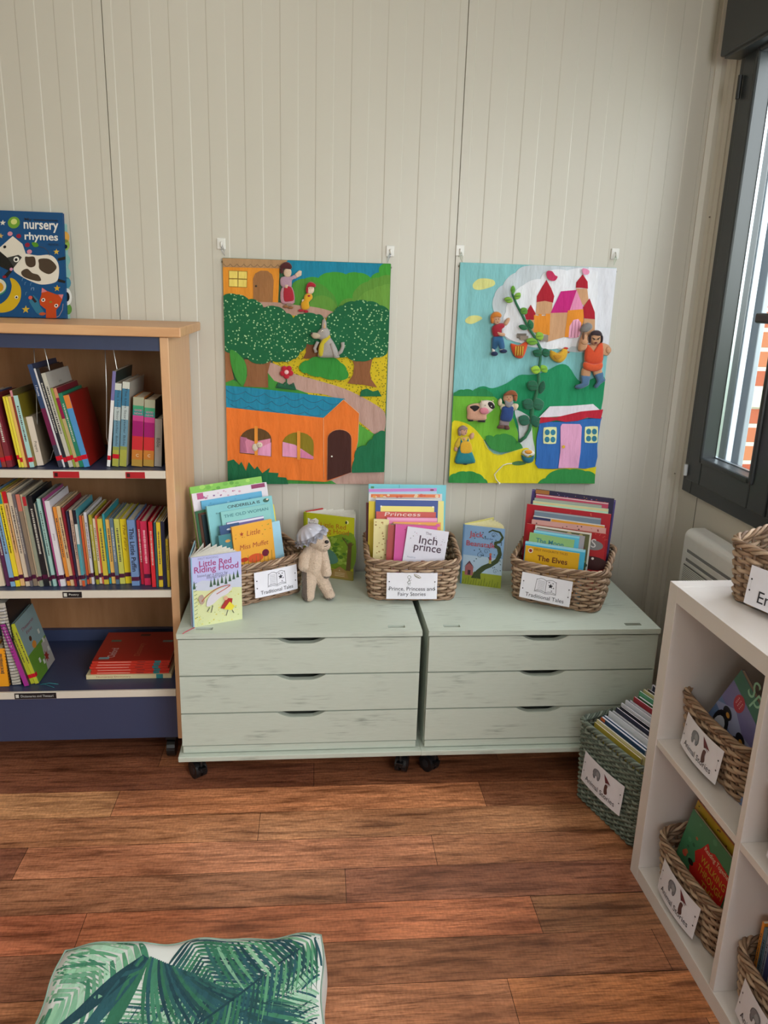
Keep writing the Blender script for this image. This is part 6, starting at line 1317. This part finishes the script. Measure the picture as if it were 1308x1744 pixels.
D = Doll(A2, 'teal felt nest holding an egg with golden yolk on the yellow field', 'felt nest', G2, 620, 1430, -.0185, 'felt_nest')
D.part('nest', [('p', smooth_closed([(578, 1425), (600, 1440), (640, 1442), (660, 1425), (655, 1468), (615, 1482), (585, 1462)], 3), '#17667a', .004, .011)])
D.part('egg', [('p', smooth_closed([(578, 1412), (600, 1392), (640, 1392), (664, 1412), (650, 1430), (630, 1425), (615, 1438), (595, 1428)], 3), '#dcd8cc', .008, .010), ('p', E_(618, 1404, 26, 14), '#d8902a', .014, .007)])
m = MB(); q = A2.p([(520, 1486), (490, 1488), (462, 1498), (430, 1530), (405, 1560), (415, 1590), (438, 1618)], False); m.tube([(a, -.021, b) for a, b in q], .0018, mat('#ddd9c8', 'felt'), 6); a, b = q[-1]; m.ell((a, -.021, b), (.004, .003, .004), mat('#ddd9c8', 'felt'))
tag(m.build('cord'), 'white knotted cord dangling over the yellow field of the castle hanging', 'cord')
x, z = A2.at(570, 660); m = MB(); 
for k, (px, py, qx, qy, c) in enumerate(((540, 640, 600, 670, '#6a6058'), (560, 655, 612, 682, '#8a7c70'), (690, 650, 740, 690, '#8a8078'))): m.prism(A2.p([(px, py), (qx, py), (qx, qy), (px, qy)], False), -.0215, -.0225-.0002*k, mat(c, 'felt'))
m.build('pocket_patch', t2)

# ================================================================== PLUSH ANIMAL WITH BONNET
def remeshed(name, mb, voxel, mats_fn, parent, smooth=2, fuzz=0.0, seed=1):
    src = mb.build('src'); md = src.modifiers.new('r', 'REMESH'); md.mode = 'VOXEL'; md.voxel_size = voxel; md.use_smooth_shade = True
    if smooth: s_ = src.modifiers.new('s', 'SMOOTH'); s_.iterations = smooth; s_.factor = .5
    bpy.context.view_layer.update(); dg = bpy.context.evaluated_depsgraph_get(); me = bpy.data.meshes.new_from_object(src.evaluated_get(dg)); bpy.data.objects.remove(src)
    me.name = name; me.materials.clear(); ms, fn = mats_fn
    for m_ in ms: me.materials.append(m_)
    vn = [v.normal.copy() for v in me.vertices]
    if fuzz:
        for v in me.vertices: n_ = noise.noise(v.co*420)*.6 + noise.noise(v.co*900)*.4; v.co += vn[v.index]*(fuzz*n_)
    for p in me.polygons: p.material_index = fn(p.center, p.normal); p.use_smooth = True
    # short pile: thin tapering tufts standing along the surface
    rr = random.Random(seed); vs = [v.co[:] for v in me.vertices]; fs = [list(p.vertices) for p in me.polygons]; mi_ = [p.material_index for p in me.polygons]
    for p in me.polygons:
        if rr.random() < .55:
            c = p.center; n_ = p.normal; tdir = (Vector((rr.uniform(-1, 1), rr.uniform(-1, 1), rr.uniform(-1.3, .3)))); tdir = (tdir - n_*tdir.dot(n_)).normalized()
            sd = n_.cross(tdir)*.00045; L = rr.uniform(.0018, .0034); o = len(vs)
            vs += [tuple(c-sd), tuple(c+sd), tuple(c+tdir*L+n_*L*.55)]; fs.append([o, o+1, o+2]); mi_.append(p.material_index)
    me2 = bpy.data.meshes.new(name); me2.from_pydata(vs, [], fs)
    for m_ in ms: me2.materials.append(m_)
    me2.polygons.foreach_set('material_index', mi_); me2.polygons.foreach_set('use_smooth', [True]*len(fs)); me2.update()
    ob = bpy.data.objects.new(name, me2); COL.objects.link(ob); ob.parent = parent; return ob
pb = thing('plush_toy', 'cream and brown plush wolf cub in a silver bonnet leaning on the basket', 'plush toy', (-.048, -.262, CT), (0, 0, rad(4)))
# drawing frame: crop pixels of the toy -> metres; depth leans back towards the basket
def bp(x, y, d=0): zz = (1530-y)*.000158; return Vector(((x-430)*.000158, d + zz*.16, zz))
m = MB()
def limb(mb, P, R, c, n=5):
    for (a, b), (ra, rb) in zip(zip(P[:-1], P[1:]), zip(R[:-1], R[1:])):
        for i in range(n+1): t = i/n; r = ra*(1-t)+rb*t; mb.ell(a.lerp(b, t), (r, r, r), c, nu=12, nv=8)
C_ = 'fur'
limb(m, [bp(430, 960), bp(455, 820), bp(470, 680)], [.030, .030, .025], '#ccb8a4')
limb(m, [bp(470, 650), bp(520, 500)], [.017, .016], '#ccb8a4')
m.ell(bp(510, 420, -.002), (.030, .029, .028), '#ccb8a4'); m.ell(bp(600, 505, -.012), (.024, .021, .019), '#ccb8a4'); limb(m, [bp(560, 430, -.006), bp(655, 440, -.018)], [.020, .012], '#ccb8a4')
m.ell(bp(600, 560, -.008), (.016, .015, .010), '#ccb8a4')
limb(m, [bp(370, 640), bp(270, 740, -.010), bp(240, 880, -.016)], [.019, .0180, .016], '#ccb8a4')
limb(m, [bp(580, 650), bp(640, 820, -.012), bp(665, 1020, -.018)], [.018, .0145, .0155], '#ccb8a4')
limb(m, [bp(370, 1010, .002), bp(340, 1230, -.014), bp(320, 1430, -.016)], [.026, .0215, .019], '#ccb8a4'); m.ell(bp(330, 1430, -.024), (.016, .020, .0150), '#ccb8a4')
limb(m, [bp(510, 1040, .002), bp(610, 1220, -.006), bp(700, 1400, -.014)], [.025, .0195, .0165], '#ccb8a4'); m.ell(bp(720, 1425, -.022), (.016, .018, .0145), '#ccb8a4')
m.ell(bp(430, 1010, .002), (.034, .028, .026), '#ccb8a4')
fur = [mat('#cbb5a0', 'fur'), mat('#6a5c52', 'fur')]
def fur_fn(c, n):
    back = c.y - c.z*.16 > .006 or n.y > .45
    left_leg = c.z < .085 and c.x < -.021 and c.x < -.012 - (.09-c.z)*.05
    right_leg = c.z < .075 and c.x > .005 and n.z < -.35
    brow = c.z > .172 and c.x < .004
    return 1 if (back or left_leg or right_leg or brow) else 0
remeshed('body', m, .0016, (fur, fur_fn), pb, 3, .0008)
m = MB(); p_ = bp(668, 412, -.030); m.ell(p_, (.0065, .0055, .0055), mat('#241d1c', 'plastic')); m.build('nose', pb)
m = MB(); m.ell(bp(500, 385, -.026), (.0034, .0026, .0034), mat('#141112', 'gloss')); m.ell(bp(590, 380, -.024), (.0028, .0024, .0030), mat('#141112', 'gloss')); m.build('eyes', pb)
m = MB(); m.tube([bp(690, 470, -.029), bp(650, 490, -.033), bp(615, 485, -.0335)], .0008, mat('#3a2c2a', 'felt'), 5); m.build('mouth', pb)
# bonnet: gathered cap with a double ruffle
SV = mat('#b4b4c0', 'satin'); SV2 = mat('#8d8e9a', 'satin')
bn = MB(); c0 = bp(370, 335, .002); Rm = Matrix.Rotation(rad(-28), 3, 'Y')
nu, nv = 40, 10; vs = []; fs = []
for i in range(nv+1):
    th = (PI*.56)*i/nv
    for j in range(nu):
        ph = 2*PI*j/nu; pl = 1+.11*math.sin(ph*13)*math.sin(th); p = Vector((.040*math.sin(th)*math.cos(ph)*pl, .038*math.sin(th)*math.sin(ph)*pl, .031*math.cos(th))); vs.append(c0+Rm @ p)
for i in range(nv):
    for j in range(nu): k = (j+1) % nu; fs.append((i*nu+j, (i+1)*nu+j, (i+1)*nu+k, i*nu+k))
bn.add(vs, fs, SV, True); b_ = bn.build('bonnet', pb)
for q, (r0, r1, zz, c) in enumerate(((.038, .052, -.005, SV), (.040, .049, .003, SV2))):
    rf = MB(); vs = []; fs = []; N = 120
    for s in range(5):
        u = s/4
        for j in range(N):
            ph = 2*PI*j/N; w_ = math.sin(ph*14+q)*.0050*u; rr_ = r0+(r1-r0)*u + .003*u*math.cos(ph*14+q)
            vs.append(c0+Rm @ Vector((rr_*math.cos(ph), rr_*math.sin(ph), zz-.006*u+w_)))
    for s in range(4):
        for j in range(N): k = (j+1) % N; fs.append((s*N+j, (s+1)*N+j, (s+1)*N+k, s*N+k))
    rf.add(vs, fs, c, True); rf.build('ruffle', b_)
bw_ = MB(); c1 = bp(400, 225, -.022)
for s in (-1, 1): bw_.ell(c1+Vector((s*.009, 0, .002)), (.010, .004, .006), mat('#dcdce4', 'satin'), Matrix.Rotation(rad(25*s), 3, 'Y'))
bw_.ell(c1, (.004, .004, .004), mat('#dcdce4', 'satin')); bw_.build('bow', b_)

# ================================================================== WHITE CUBE SHELF
WH = mat('#dcd5d1', 'laminate', .32)
KM = Matrix.Translation((.7374, -.8837, 0)) @ Matrix.Rotation(rad(.929), 4, 'Z')
# local frame: x = depth into the unit, y = towards the camera is negative
ks = thing('cube_shelf', 'white cube shelf unit with baskets standing by the window wall', 'shelf unit', M=KM)
DEP, CELL, TK = .385, .3355, .0158
def kb(name, x0, x1, b0, b1, z0, z1, bev=.0008): m = MB(); m.box(x0, x1, -b1, -b0, z0, z1, WH, bev); return m.build(name, ks)
LEN = .038*2 + CELL*4 + TK*3
kb('side_panel', 0, DEP, 0, .038, 0, .770); kb('side_panel', 0, DEP, LEN-.038, LEN, 0, .770)
kb('top_board', 0.0004, DEP, .0383, LEN-.0383, .732, .7697); kb('bottom_board', .0004, DEP, .0383, LEN-.0383, 0, .038)
for i in range(1, 4): b = .038+CELL*i+TK*(i-1); kb('divider', .001, DEP, b, b+TK, .0382, .7318)
for i in range(4): b = .038+(CELL+TK)*i; kb('shelf', .0015, DEP, b+.0003, b+CELL-.0003, .377, .3930)
def kM(b_left, a, z, w=.245, d=.2, rot=0): # basket front faces the room (local -x)
    return KM @ Matrix.Translation((a+d/2, -(b_left+w/2), z)) @ Matrix.Rotation(rad(-90+rot), 4, 'Z')
GK = 'brown wicker book baskets in and on the white cube shelf'
def cA(t): card_part(t, .152, .080, -.004, .055, -.127, -5, 0, draw_animals, .008, 1)
basket('brown wicker basket with a penguin book, upper far cell of the cube shelf', BK, kM(.040, .064, .3932), GK, cA)
basket('brown wicker basket with red and green books, lower far cell of the cube shelf', BK, kM(.072, .042, .0382, rot=3), GK, cA)
basket('brown wicker basket with upright spines, lower second cell of the cube shelf', BK, kM(.405, .042, .0382), GK, cA)
basket('brown wicker basket barely showing in the upper second cell of the cube shelf', BK, kM(.404, .045, .3932), GK, cA)
topM = KM @ Matrix.Translation((.084, -.100, .7703)) @ Matrix.Rotation(rad(-90+19.5), 4, 'Z') @ Matrix.Translation((.1225, .1, 0))
basket('brown wicker basket on top of the cube shelf, with a card starting En', BK, topM, GK, lambda t: card_part(t, .150, .080, .012, .056, -.130, -5, 0, draw_en, .002))
# books: frames given as basket front-left foot corner in world
def kpt(a, b, z): return (KM @ Vector((a, -b, z)))
def kpic(a, b, ztop, w, roll, back, th, col, label, art=None, h=None, spine=None, group=None, name='picture_book'):
    h = h or ztop
    M = Matrix.Translation(kpt(a, b, ztop)) @ KM.to_3x3().to_4x4() @ Matrix.Rotation(rad(-90), 4, 'Z') @ Matrix.Rotation(rad(-back), 4, 'X') @ Matrix.Rotation(rad(roll), 4, 'Y') @ Matrix.Translation((0, 0, -h))
    return book(label, w, h, th, col, M, spine=spine, art=art, group=group, name=name)
gk = 'picture books in the cube shelf baskets'
def penguins(m, w, h):
    R_(m, w, h, 0, 1, .84, 1, '#2f6a54'); R_(m, w, h, 0, 1, .58, .84, '#6f6a9c'); R_(m, w, h, 0, 1, 0, .58, '#5f78a4'); T(m, w, h, 'Sp', .22, .87, .24, '#8fc4a4', .1)
    m.flat([(0, h*.50), (w*.25, h*.68), (w*.5, h*.60), (w*.75, h*.66), (w, h*.56), (w, h*.46), (0, h*.46)], -.0005, '#8f96ba')
    m.flat(ngon(w*.24, h*.76, .019, n=22), -.0006, '#a81c34')
    for k in range(4): m.text(('a story', 'of many', 'cold', 'birds')[k] if False else '- - -', mat('#d8a0a0', 'plain'), (w*.24, -.0008, h*(.795-.022*k)), .020, .002, align='c')
    for cx in (.20, .52, .82):
        m.flat(ngon(w*cx, h*.38, w*.13, h*.16, 16), -.0008, '#15161f'); m.flat(ngon(w*cx, h*.35, w*.09, h*.12, 14), -.0010, '#b8bfd0'); m.flat(ngon(w*cx, h*.55, w*.085, h*.06, 14), -.0012, '#15161f'); m.flat(ngon(w*(cx+.02), h*.545, w*.035, h*.025, 10), -.0014, '#c08a3a')
    T(m, w, h, 'In', .75, .62, .16, '#d0cce0', .2)
kpic(.105, .150, .626, .215, 22, 10, .008, '#6f6a9c', 'tilted picture book of penguins with a red round badge', penguins, h=.205, group=gk)
def walking(m, w, h):
    R_(m, w, h, 0, 1, 0, 1, '#3f7a54', -.0001); blobs(['#b0603a', '#2f5a3c', '#4f8a64', '#b84a34'], 20, .45, .98, 31, (.02, .05))(m, w, h)
    m.flat([(w*.36, h*.30), (w*.30, h*.42), (w*.37, h*.52), (w*.30, h*.62), (w*.38, h*.72), (w*.46, h*.86), (w*.54, h*.80), (w*.62, h*.84), (w*.99, h*.80), (w*.99, 0), (w*.40, 0)], -.0012, '#b8221c')
    T(m, w, h, 'Reading Together', .44, .735, .54, '#d8c8a8', .1, 0, None, -.001); T(m, w, h, 'WALKING', .44, .60, .52, '#b98a2a', 0, .01, h*.085, -.001); T(m, w, h, 'THROUGH', .44, .48, .52, '#b98a2a', 0, .01, h*.085, -.001); T(m, w, h, 'THE', .58, .36, .26, '#b98a2a', 0, .01, h*.085, -.001)
    m.flat(ngon(w*.30, h*.46, w*.06, h*.035, 12), -.0014, '#1a1a14')
kpic(.084, .092, .242, .190, 0, 12, .006, '#3f7a54', 'green picture book with a big red title shape, lower far basket', walking, h=.185, group=gk)
kpic(.100, .080, .256, .195, 0, 12, .006, '#c0502c', 'orange and yellow picture book behind the green one, lower far basket', seq(top_strip('#b99a24', .90), lambda m, w, h: R_(m, w, h, 0, 1, .78, .90, '#b06a24', -.0004), blobs(['#3a2c1c', '#8a3a24'], 6, .90, .97, 32, (.01, .02))), h=.20, spine='#d07a3a', group=gk)
kpic(.114, .070, .272, .200, 0, 12, .008, '#c2384c', 'crimson picture book, hindmost in the lower far basket', blobs(['#d86a5a', '#8a2434', '#c98a6a'], 12, .8, .98, 33, (.02, .04)), h=.22, spine='#cc5068', group=gk)
for k, (b, th, z, c, lb) in enumerate(((.452, .0075, .232, '#dd8a24', 'orange'), (.4605, .011, .226, '#56707c', 'slate'), (.4725, .008, .226, '#8a8fa0', 'silver grey'), (.4815, .012, .222, '#3a3f6c', 'indigo with red top'), (.4945, .010, .219, '#a09c90', 'stone'), (.5055, .012, .224, '#22364a', 'navy blue'), (.5185, .010, .215, '#9c2c34', 'garnet'))):
    M = KM @ Matrix.Translation((.058, -(b-.038), .047)) @ Matrix.Rotation(0, 4, 'Z') 
    hh = z-.047
    book('%s spined book upright in the basket of the lower second cell' % lb, .13, hh, th-.0006, c, M @ Matrix.Translation((0, -th, 0)), spine=c, group='books upright in the lower second cell', spine_art=(lambda m, t, h: m.box(-.0002, 0, 0, t, h*.86, h, mat('#a82c34', 'gloss'))) if 'indigo' in lb else (lambda m, t, h: squiggle(5)(m, t, h, '#1c1c2c')))
def tpic(s, t, z, w, col, label, h=.20, art=None):
    M = topM @ Matrix.Translation((-.1225+s, -.1+t, z-.7703)) @ Matrix.Rotation(rad(-8), 4, 'X') @ Matrix.Translation((0, 0, -h)); return book(label, w, h, .006, col, M, art=art, group='books in the basket on top of the cube shelf', name='picture_book')
tpic(.055, .06, .915, .15, '#1f6a74', 'teal book at the left in the basket on top of the cube shelf', .14); tpic(.063, .045, .902, .14, '#9ab52e', 'lime green book before the teal one on top of the cube shelf', .125)

# ================================================================== GREEN BASKET ON THE FLOOR
BG = basket_meshes(.240, .205, .262, .222, .243, .004, 30, 62, .0036, WG, .0052, 9, corner=.022)
ga = -72.7; u = Vector((math.cos(rad(ga)), math.sin(rad(ga)), 0)); v = Vector((-u.y, u.x, 0)); c = Vector((.697, -.578, 0)) + u*.125 + v*.107
GM = Matrix.Translation((c.x, c.y, .001)) @ Matrix.Rotation(rad(ga), 4, 'Z')
gb = basket('sage green woven basket of thin books on the floor beside the cube shelf', BG, GM, 'green floor basket', lambda t: card_part(t, .165, .090, -.004, .120, -.119, -2.0, 0, draw_animals, .006, 2), 'wicker_basket')
del gb['group']
GBK = [('#c9b84a', 'straw yellow'), ('#d9cf9a', 'pale straw'), ('#e8e2d4', 'cream'), ('#1f3f66', 'deep blue with an orange tip'), ('#24507c', 'royal blue'), ('#dfe4e8', 'white'), ('#d8dce4', 'chalk white'), ('#5c6470', 'slate'), ('#dcdce6', 'pearl'), ('#23263c', 'ink blue'), ('#d4d4e2', 'lilac white'), ('#2a2a34', 'charcoal'), ('#cfd2dc', 'silver'), ('#5f8080', 'dusty teal'), ('#d8dae4', 'ice white'), ('#28345c', 'navy'),
  ('#7a9a9c', 'grey teal'), ('#a02834', 'dark red with orange flecks'), ('#d6d08a', 'butter yellow'), ('#2c6a3c', 'forest green'), ('#5aa880', 'jade'), ('#1f5a34', 'bottle green'), ('#e0d49a', 'vanilla'), ('#2a2430', 'black plum'), ('#dccfb0', 'sand'), ('#2c2c48', 'dusk blue'), ('#c8c8d8', 'pale lilac'), ('#17171c', 'jet black'), ('#a85a2c', 'rust orange')]
ordn = ['first', 'second', 'third', 'fourth', 'fifth', 'sixth', 'seventh', 'eighth', 'ninth', 'tenth', 'eleventh', 'twelfth', 'thirteenth', 'fourteenth', 'fifteenth', 'sixteenth', 'seventeenth', 'eighteenth', 'nineteenth', 'twentieth', 'twenty-first', 'twenty-second', 'twenty-third', 'twenty-fourth', 'twenty-fifth', 'twenty-sixth', 'twenty-seventh', 'twenty-eighth', 'twenty-ninth']
yy = -.085
for i, (c_, lb) in enumerate(GBK):
    th = .0044 if i not in (3, 4, 19, 28) else .0078
    f = i/(len(GBK)-1); h = .228 + .108*f + .006*math.sin(i*2.3); wv = .190 + .012*math.sin(i*1.7)
    s0 = -.105 + .035*f**1.2 + .006*math.sin(i*3.1)
    M = GM @ Matrix.Translation((s0, yy, .010)) @ Matrix.Rotation(rad(-1.2-1.5*f), 4, 'X')
    book('%s book in the green floor basket, %s from its front' % (lb, ordn[i]), wv, h, th, c_, M, spine=c_, page='#e4e2ea', group='thin books packed in the green floor basket', hard=False, name='picture_book',
        art=(lambda m, w, h: R_(m, w, h, 0, .10, .96, 1, '#c8602a')) if i == 3 else None)
    yy += th + .0011

# ================================================================== CONVECTOR HEATER ON THE RIGHT WALL
ht = thing('convector_heater', 'white electric convector heater on the wall under the window', 'heater', (1.11, -.55, .45))
RW = mat('#dededd', 'paint', .35)
ho = Matrix.Translation((-1.11, .55, -.45))
m = MB(ho); pr = [(XR-.012, .30), (XR-.070, .30), (XR-.072, .60), (XR-.072, .66)] + [(XR-.047-.025*math.cos(a), .678+.025*math.sin(a)) for a in [PI/2*k/8 for k in range(0, 9)]] + [(XR-.012, .703)]
def px(pts, y0, y1, mt):  # profile in (x,z), extruded along y
    n = len(pts); vs = [(a, y0, b) for a, b in pts]+[(a, y1, b) for a, b in pts]; m.add(vs, [(i, (i+1) % n, (i+1) % n+n, i+n) for i in range(n)]+[list(range(n))[::-1], list(range(n, 2*n))], mt)
px(pr, -.800, -.262, RW); b_ = m.build('casing', ht)
m = MB(ho)
for y0_, y1_ in ((-.79, -.290),):
    for z_ in (.640, .612): m.box(XR-.0735, XR-.069, y0_, y1_, z_-.0045, z_+.0045, mat('#77787a', 'plastic')); m.box(XR-.0755, XR-.070, y0_, y1_+.004, z_-.0105, z_-.0045, RW)
m.build('slot', ht)
m = MB(ho); m.box(XR-.0730, XR-.0715, -.79, -.280, .33, .595, mat('#5f6062', 'plastic'))
k = 0
z_ = .335
while z_ < .592: m.box(XR-.0748, XR-.0728, -.79, -.280, z_, z_+.0028, RW); z_ += .0055
m.build('grille', ht)
m = MB(ho); m.box(XR-.0125, XR-.0005, -.75, -.37, .40, .60, mat('#9a9a98', 'metal')); m.build('wall_bracket', ht)

# ================================================================== PALM PRINT FLOOR CUSHION
def cushion_mat():
    m, t, b, N, L = custom('palm_print_fabric'); b.inputs['Roughness'].default_value = .5
    n = noise_at(t, 9, (1, 1, 1), 4)
    L.new(mixc(t, n.outputs['Fac'], lin('#d3d6d0'), lin('#e0e2dd')), b.inputs['Base Color']); return m
cu = thing('floor_cushion', 'padded floor cushion with green palm leaf print in the foreground', 'cushion', (-.291, -1.407, 0), (0, 0, rad(-.6)))
S = .251; TH_ = .126
def cz(x, y):   # upper surface height with soft edges, puckers and creases
    ex = max(abs(x)/S, 0); ey = max(abs(y)/S, 0); e = max(ex, ey)
    z = TH_ - .012*max(0, (e-.90)/.10)**2
    z += .0035*math.sin(x*23+1)*math.cos(y*17) + .0030*math.sin(x*61+y*30)*max(0, e-.55)*2 + .005*math.sin(x*31)*max(0, ey-.8)*3
    return z
m = MB(); N = 60; idx = {}; vs = []; fs = []
def edge(x, y, f=1.0): # scalloped outline
    return (x*(1+.012*math.sin(y*38+.5)*(abs(x)/S)), y*(1+.015*math.sin(x*33+1)*(abs(y)/S)))
for i in range(N+1):
    for j in range(N+1):
        x = -S+2*S*i/N; y = -S+2*S*j/N; a, b = edge(x, y); vs.append((a, b, cz(x, y)))
for i in range(N):
    for j in range(N): o = i*(N+1)+j; fs.append((o, o+N+1, o+N+2, o+1))
CM = cushion_mat(); m.add(vs, fs, CM, True)
ring = [(i, 0) for i in range(N)] + [(N, j) for j in range(N)] + [(N-i, N) for i in range(N)] + [(0, N-j) for j in range(N)]
rows = []; vs = []; fs = []
for k in range(9):
    f = k/8
    for (i, j) in ring:
        x = -S+2*S*i/N; y = -S+2*S*j/N; a, b = edge(x, y); bul = 1+.035*math.sin(PI*f)
        z0_ = cz(x, y); vs.append((a*bul, b*bul, z0_*(1-f)+.001*f))
n = len(ring)
for k in range(8):
    for i in range(n): j = (i+1) % n; fs.append((k*n+i, (k+1)*n+i, (k+1)*n+j, k*n+j))
fs = [f[::-1] for f in fs]
m.add(vs, fs, CM, True); cb = m.build('cover', cu)
m = MB(); P = []
for (i, j) in ring: x = -S+2*S*i/N; y = -S+2*S*j/N; a, b = edge(x, y); P.append((a*1.004, b*1.004, cz(x, y)+.0005))
m.tube(P, .0016, mat('#8fa89a', 'cloth'), 6, True); m.build('piping', cu)
# palm fronds: printed leaflets following the surface
GRN = ['#1f4a4c', '#2a5f5a', '#3f7f62', '#5c9a74', '#7fb090', '#a4cbb0', '#17404a', '#2f6d52']
pm = MB(); rr = random.Random(11)
def clipp(x, y): return max(-S*.995, min(S*.995, x)), max(-S*.995, min(S*.995, y))
def leaflet(mb, p, d, L, w, c, lay, curve=0.0):
    d = Vector((math.cos(d), math.sin(d))); nrm = Vector((-d.y, d.x)); K = 10; A_ = []; B_ = []
    for k in range(K+1):
        t = k/K; q = Vector(p) + d*(L*t) + nrm*(curve*L*t*t); ww = w*math.sin(PI*min(1, .12+.88*t))**.8*(1-t)**.35 if t < 1 else 0
        a = q+nrm*ww; b = q-nrm*ww
        if max(abs(q.x), abs(q.y)) > S*.99: break
        A_.append(clipp(*a)); B_.append(clipp(*b))
    if len(A_) < 3: return
    vs = []; fs = []
    for a, b in zip(A_, B_):
        for q in (a, b):
            e_ = edge(*q); vs.append((e_[0], e_[1], cz(*q)+.0004+lay*.00006))
    for k in range(len(A_)-1): fs.append((2*k, 2*k+1, 2*k+3, 2*k+2))
    mb.add(vs, fs, mat(c, 'cloth'), True)
def frond(mb, p0, ang, L, n, llen, lw, cols, lay, spread=(1.25, .45), bend=0.0, rib='#1d4548', side=(-1, 1)):
    n = int(n*1.7); lw = lw*.62
    for k in range(n):
        t = (k+.5)/n; a = ang + bend*t; p = (p0[0]+L*t*math.cos(ang+bend*t*.5), p0[1]+L*t*math.sin(ang+bend*t*.5))
        for s in side:
            ll = llen*(math.sin(PI*(.12+.80*t))**.6)*rr.uniform(.85, 1.1); leaflet(mb, p, a + s*(spread[0]*(1-t)+spread[1]*t), ll, lw*rr.uniform(.7, 1.2), rr.choice(cols), lay+rr.uniform(0, .8), -s*.12)
    if rib: leaflet(mb, p0, ang+bend*.5, L, .0028, rib, lay+2)
LT = ['#5c9a74', '#7fb090', '#8fbf9c', '#3f7f62', '#a4cbb0', '#699f80']; DKG = ['#1f4a4c', '#17404a', '#2a5f5a', '#24545c', '#2f6d52']
frond(pm, (-.22, .26), -1.9, .34, 26, .17, .0055, LT, 1, (1.5, .9), rib='#a8cdb8')
frond(pm, (-.10, .25), -2.3, .32, 15, .15, .010, LT, 2)
frond(pm, (.25, .24), -2.5, .52, 30, .18, .0060, ['#3f7f62', '#5c9a74', '#2f6d52', '#24545c', '#7fb090'], 3, (1.2, .7), rib='#1d4a52')
frond(pm, (-.02, .26), -1.0, .40, 24, .16, .0075, DKG+['#3f7f62'], 5, (1.1, .5))
frond(pm, (.05, -.26), 1.2, .34, 24, .20, .0060, LT+DKG[:2], 4, (1.3, .7))
for a in (-1.80, -2.02, -2.25): leaflet(pm, (-.085, .205), a, .24, .017, rr.choice(DKG), 8)
for k in range(20): leaflet(pm, (-.075+.004*k, .205-.002*k), -1.65+.055*k, .20+.012*(k % 4), .0042, rr.choice(DKG+['#3f7f62']), 7+.1*k, .25)
for k in range(16): leaflet(pm, (.02+.011*k, .235), -1.15+.014*k, .15, .0042, rr.choice(DKG+LT[:3]), 6+.1*k, .1)
frond(pm, (.24, .235), -2.42, .46, 26, .12, .0050, ['#24545c', '#2f6d52', '#1f4a4c', '#5c9a74'], 9, (1.0, .6), rib='#163f48', side=(1,))
frond(pm, (-.24, -.05), .35, .5, 30, .14, .0055, LT+['#24545c'], 3.5, (1.2, .6))
o = pm.build('palm_print', cu)
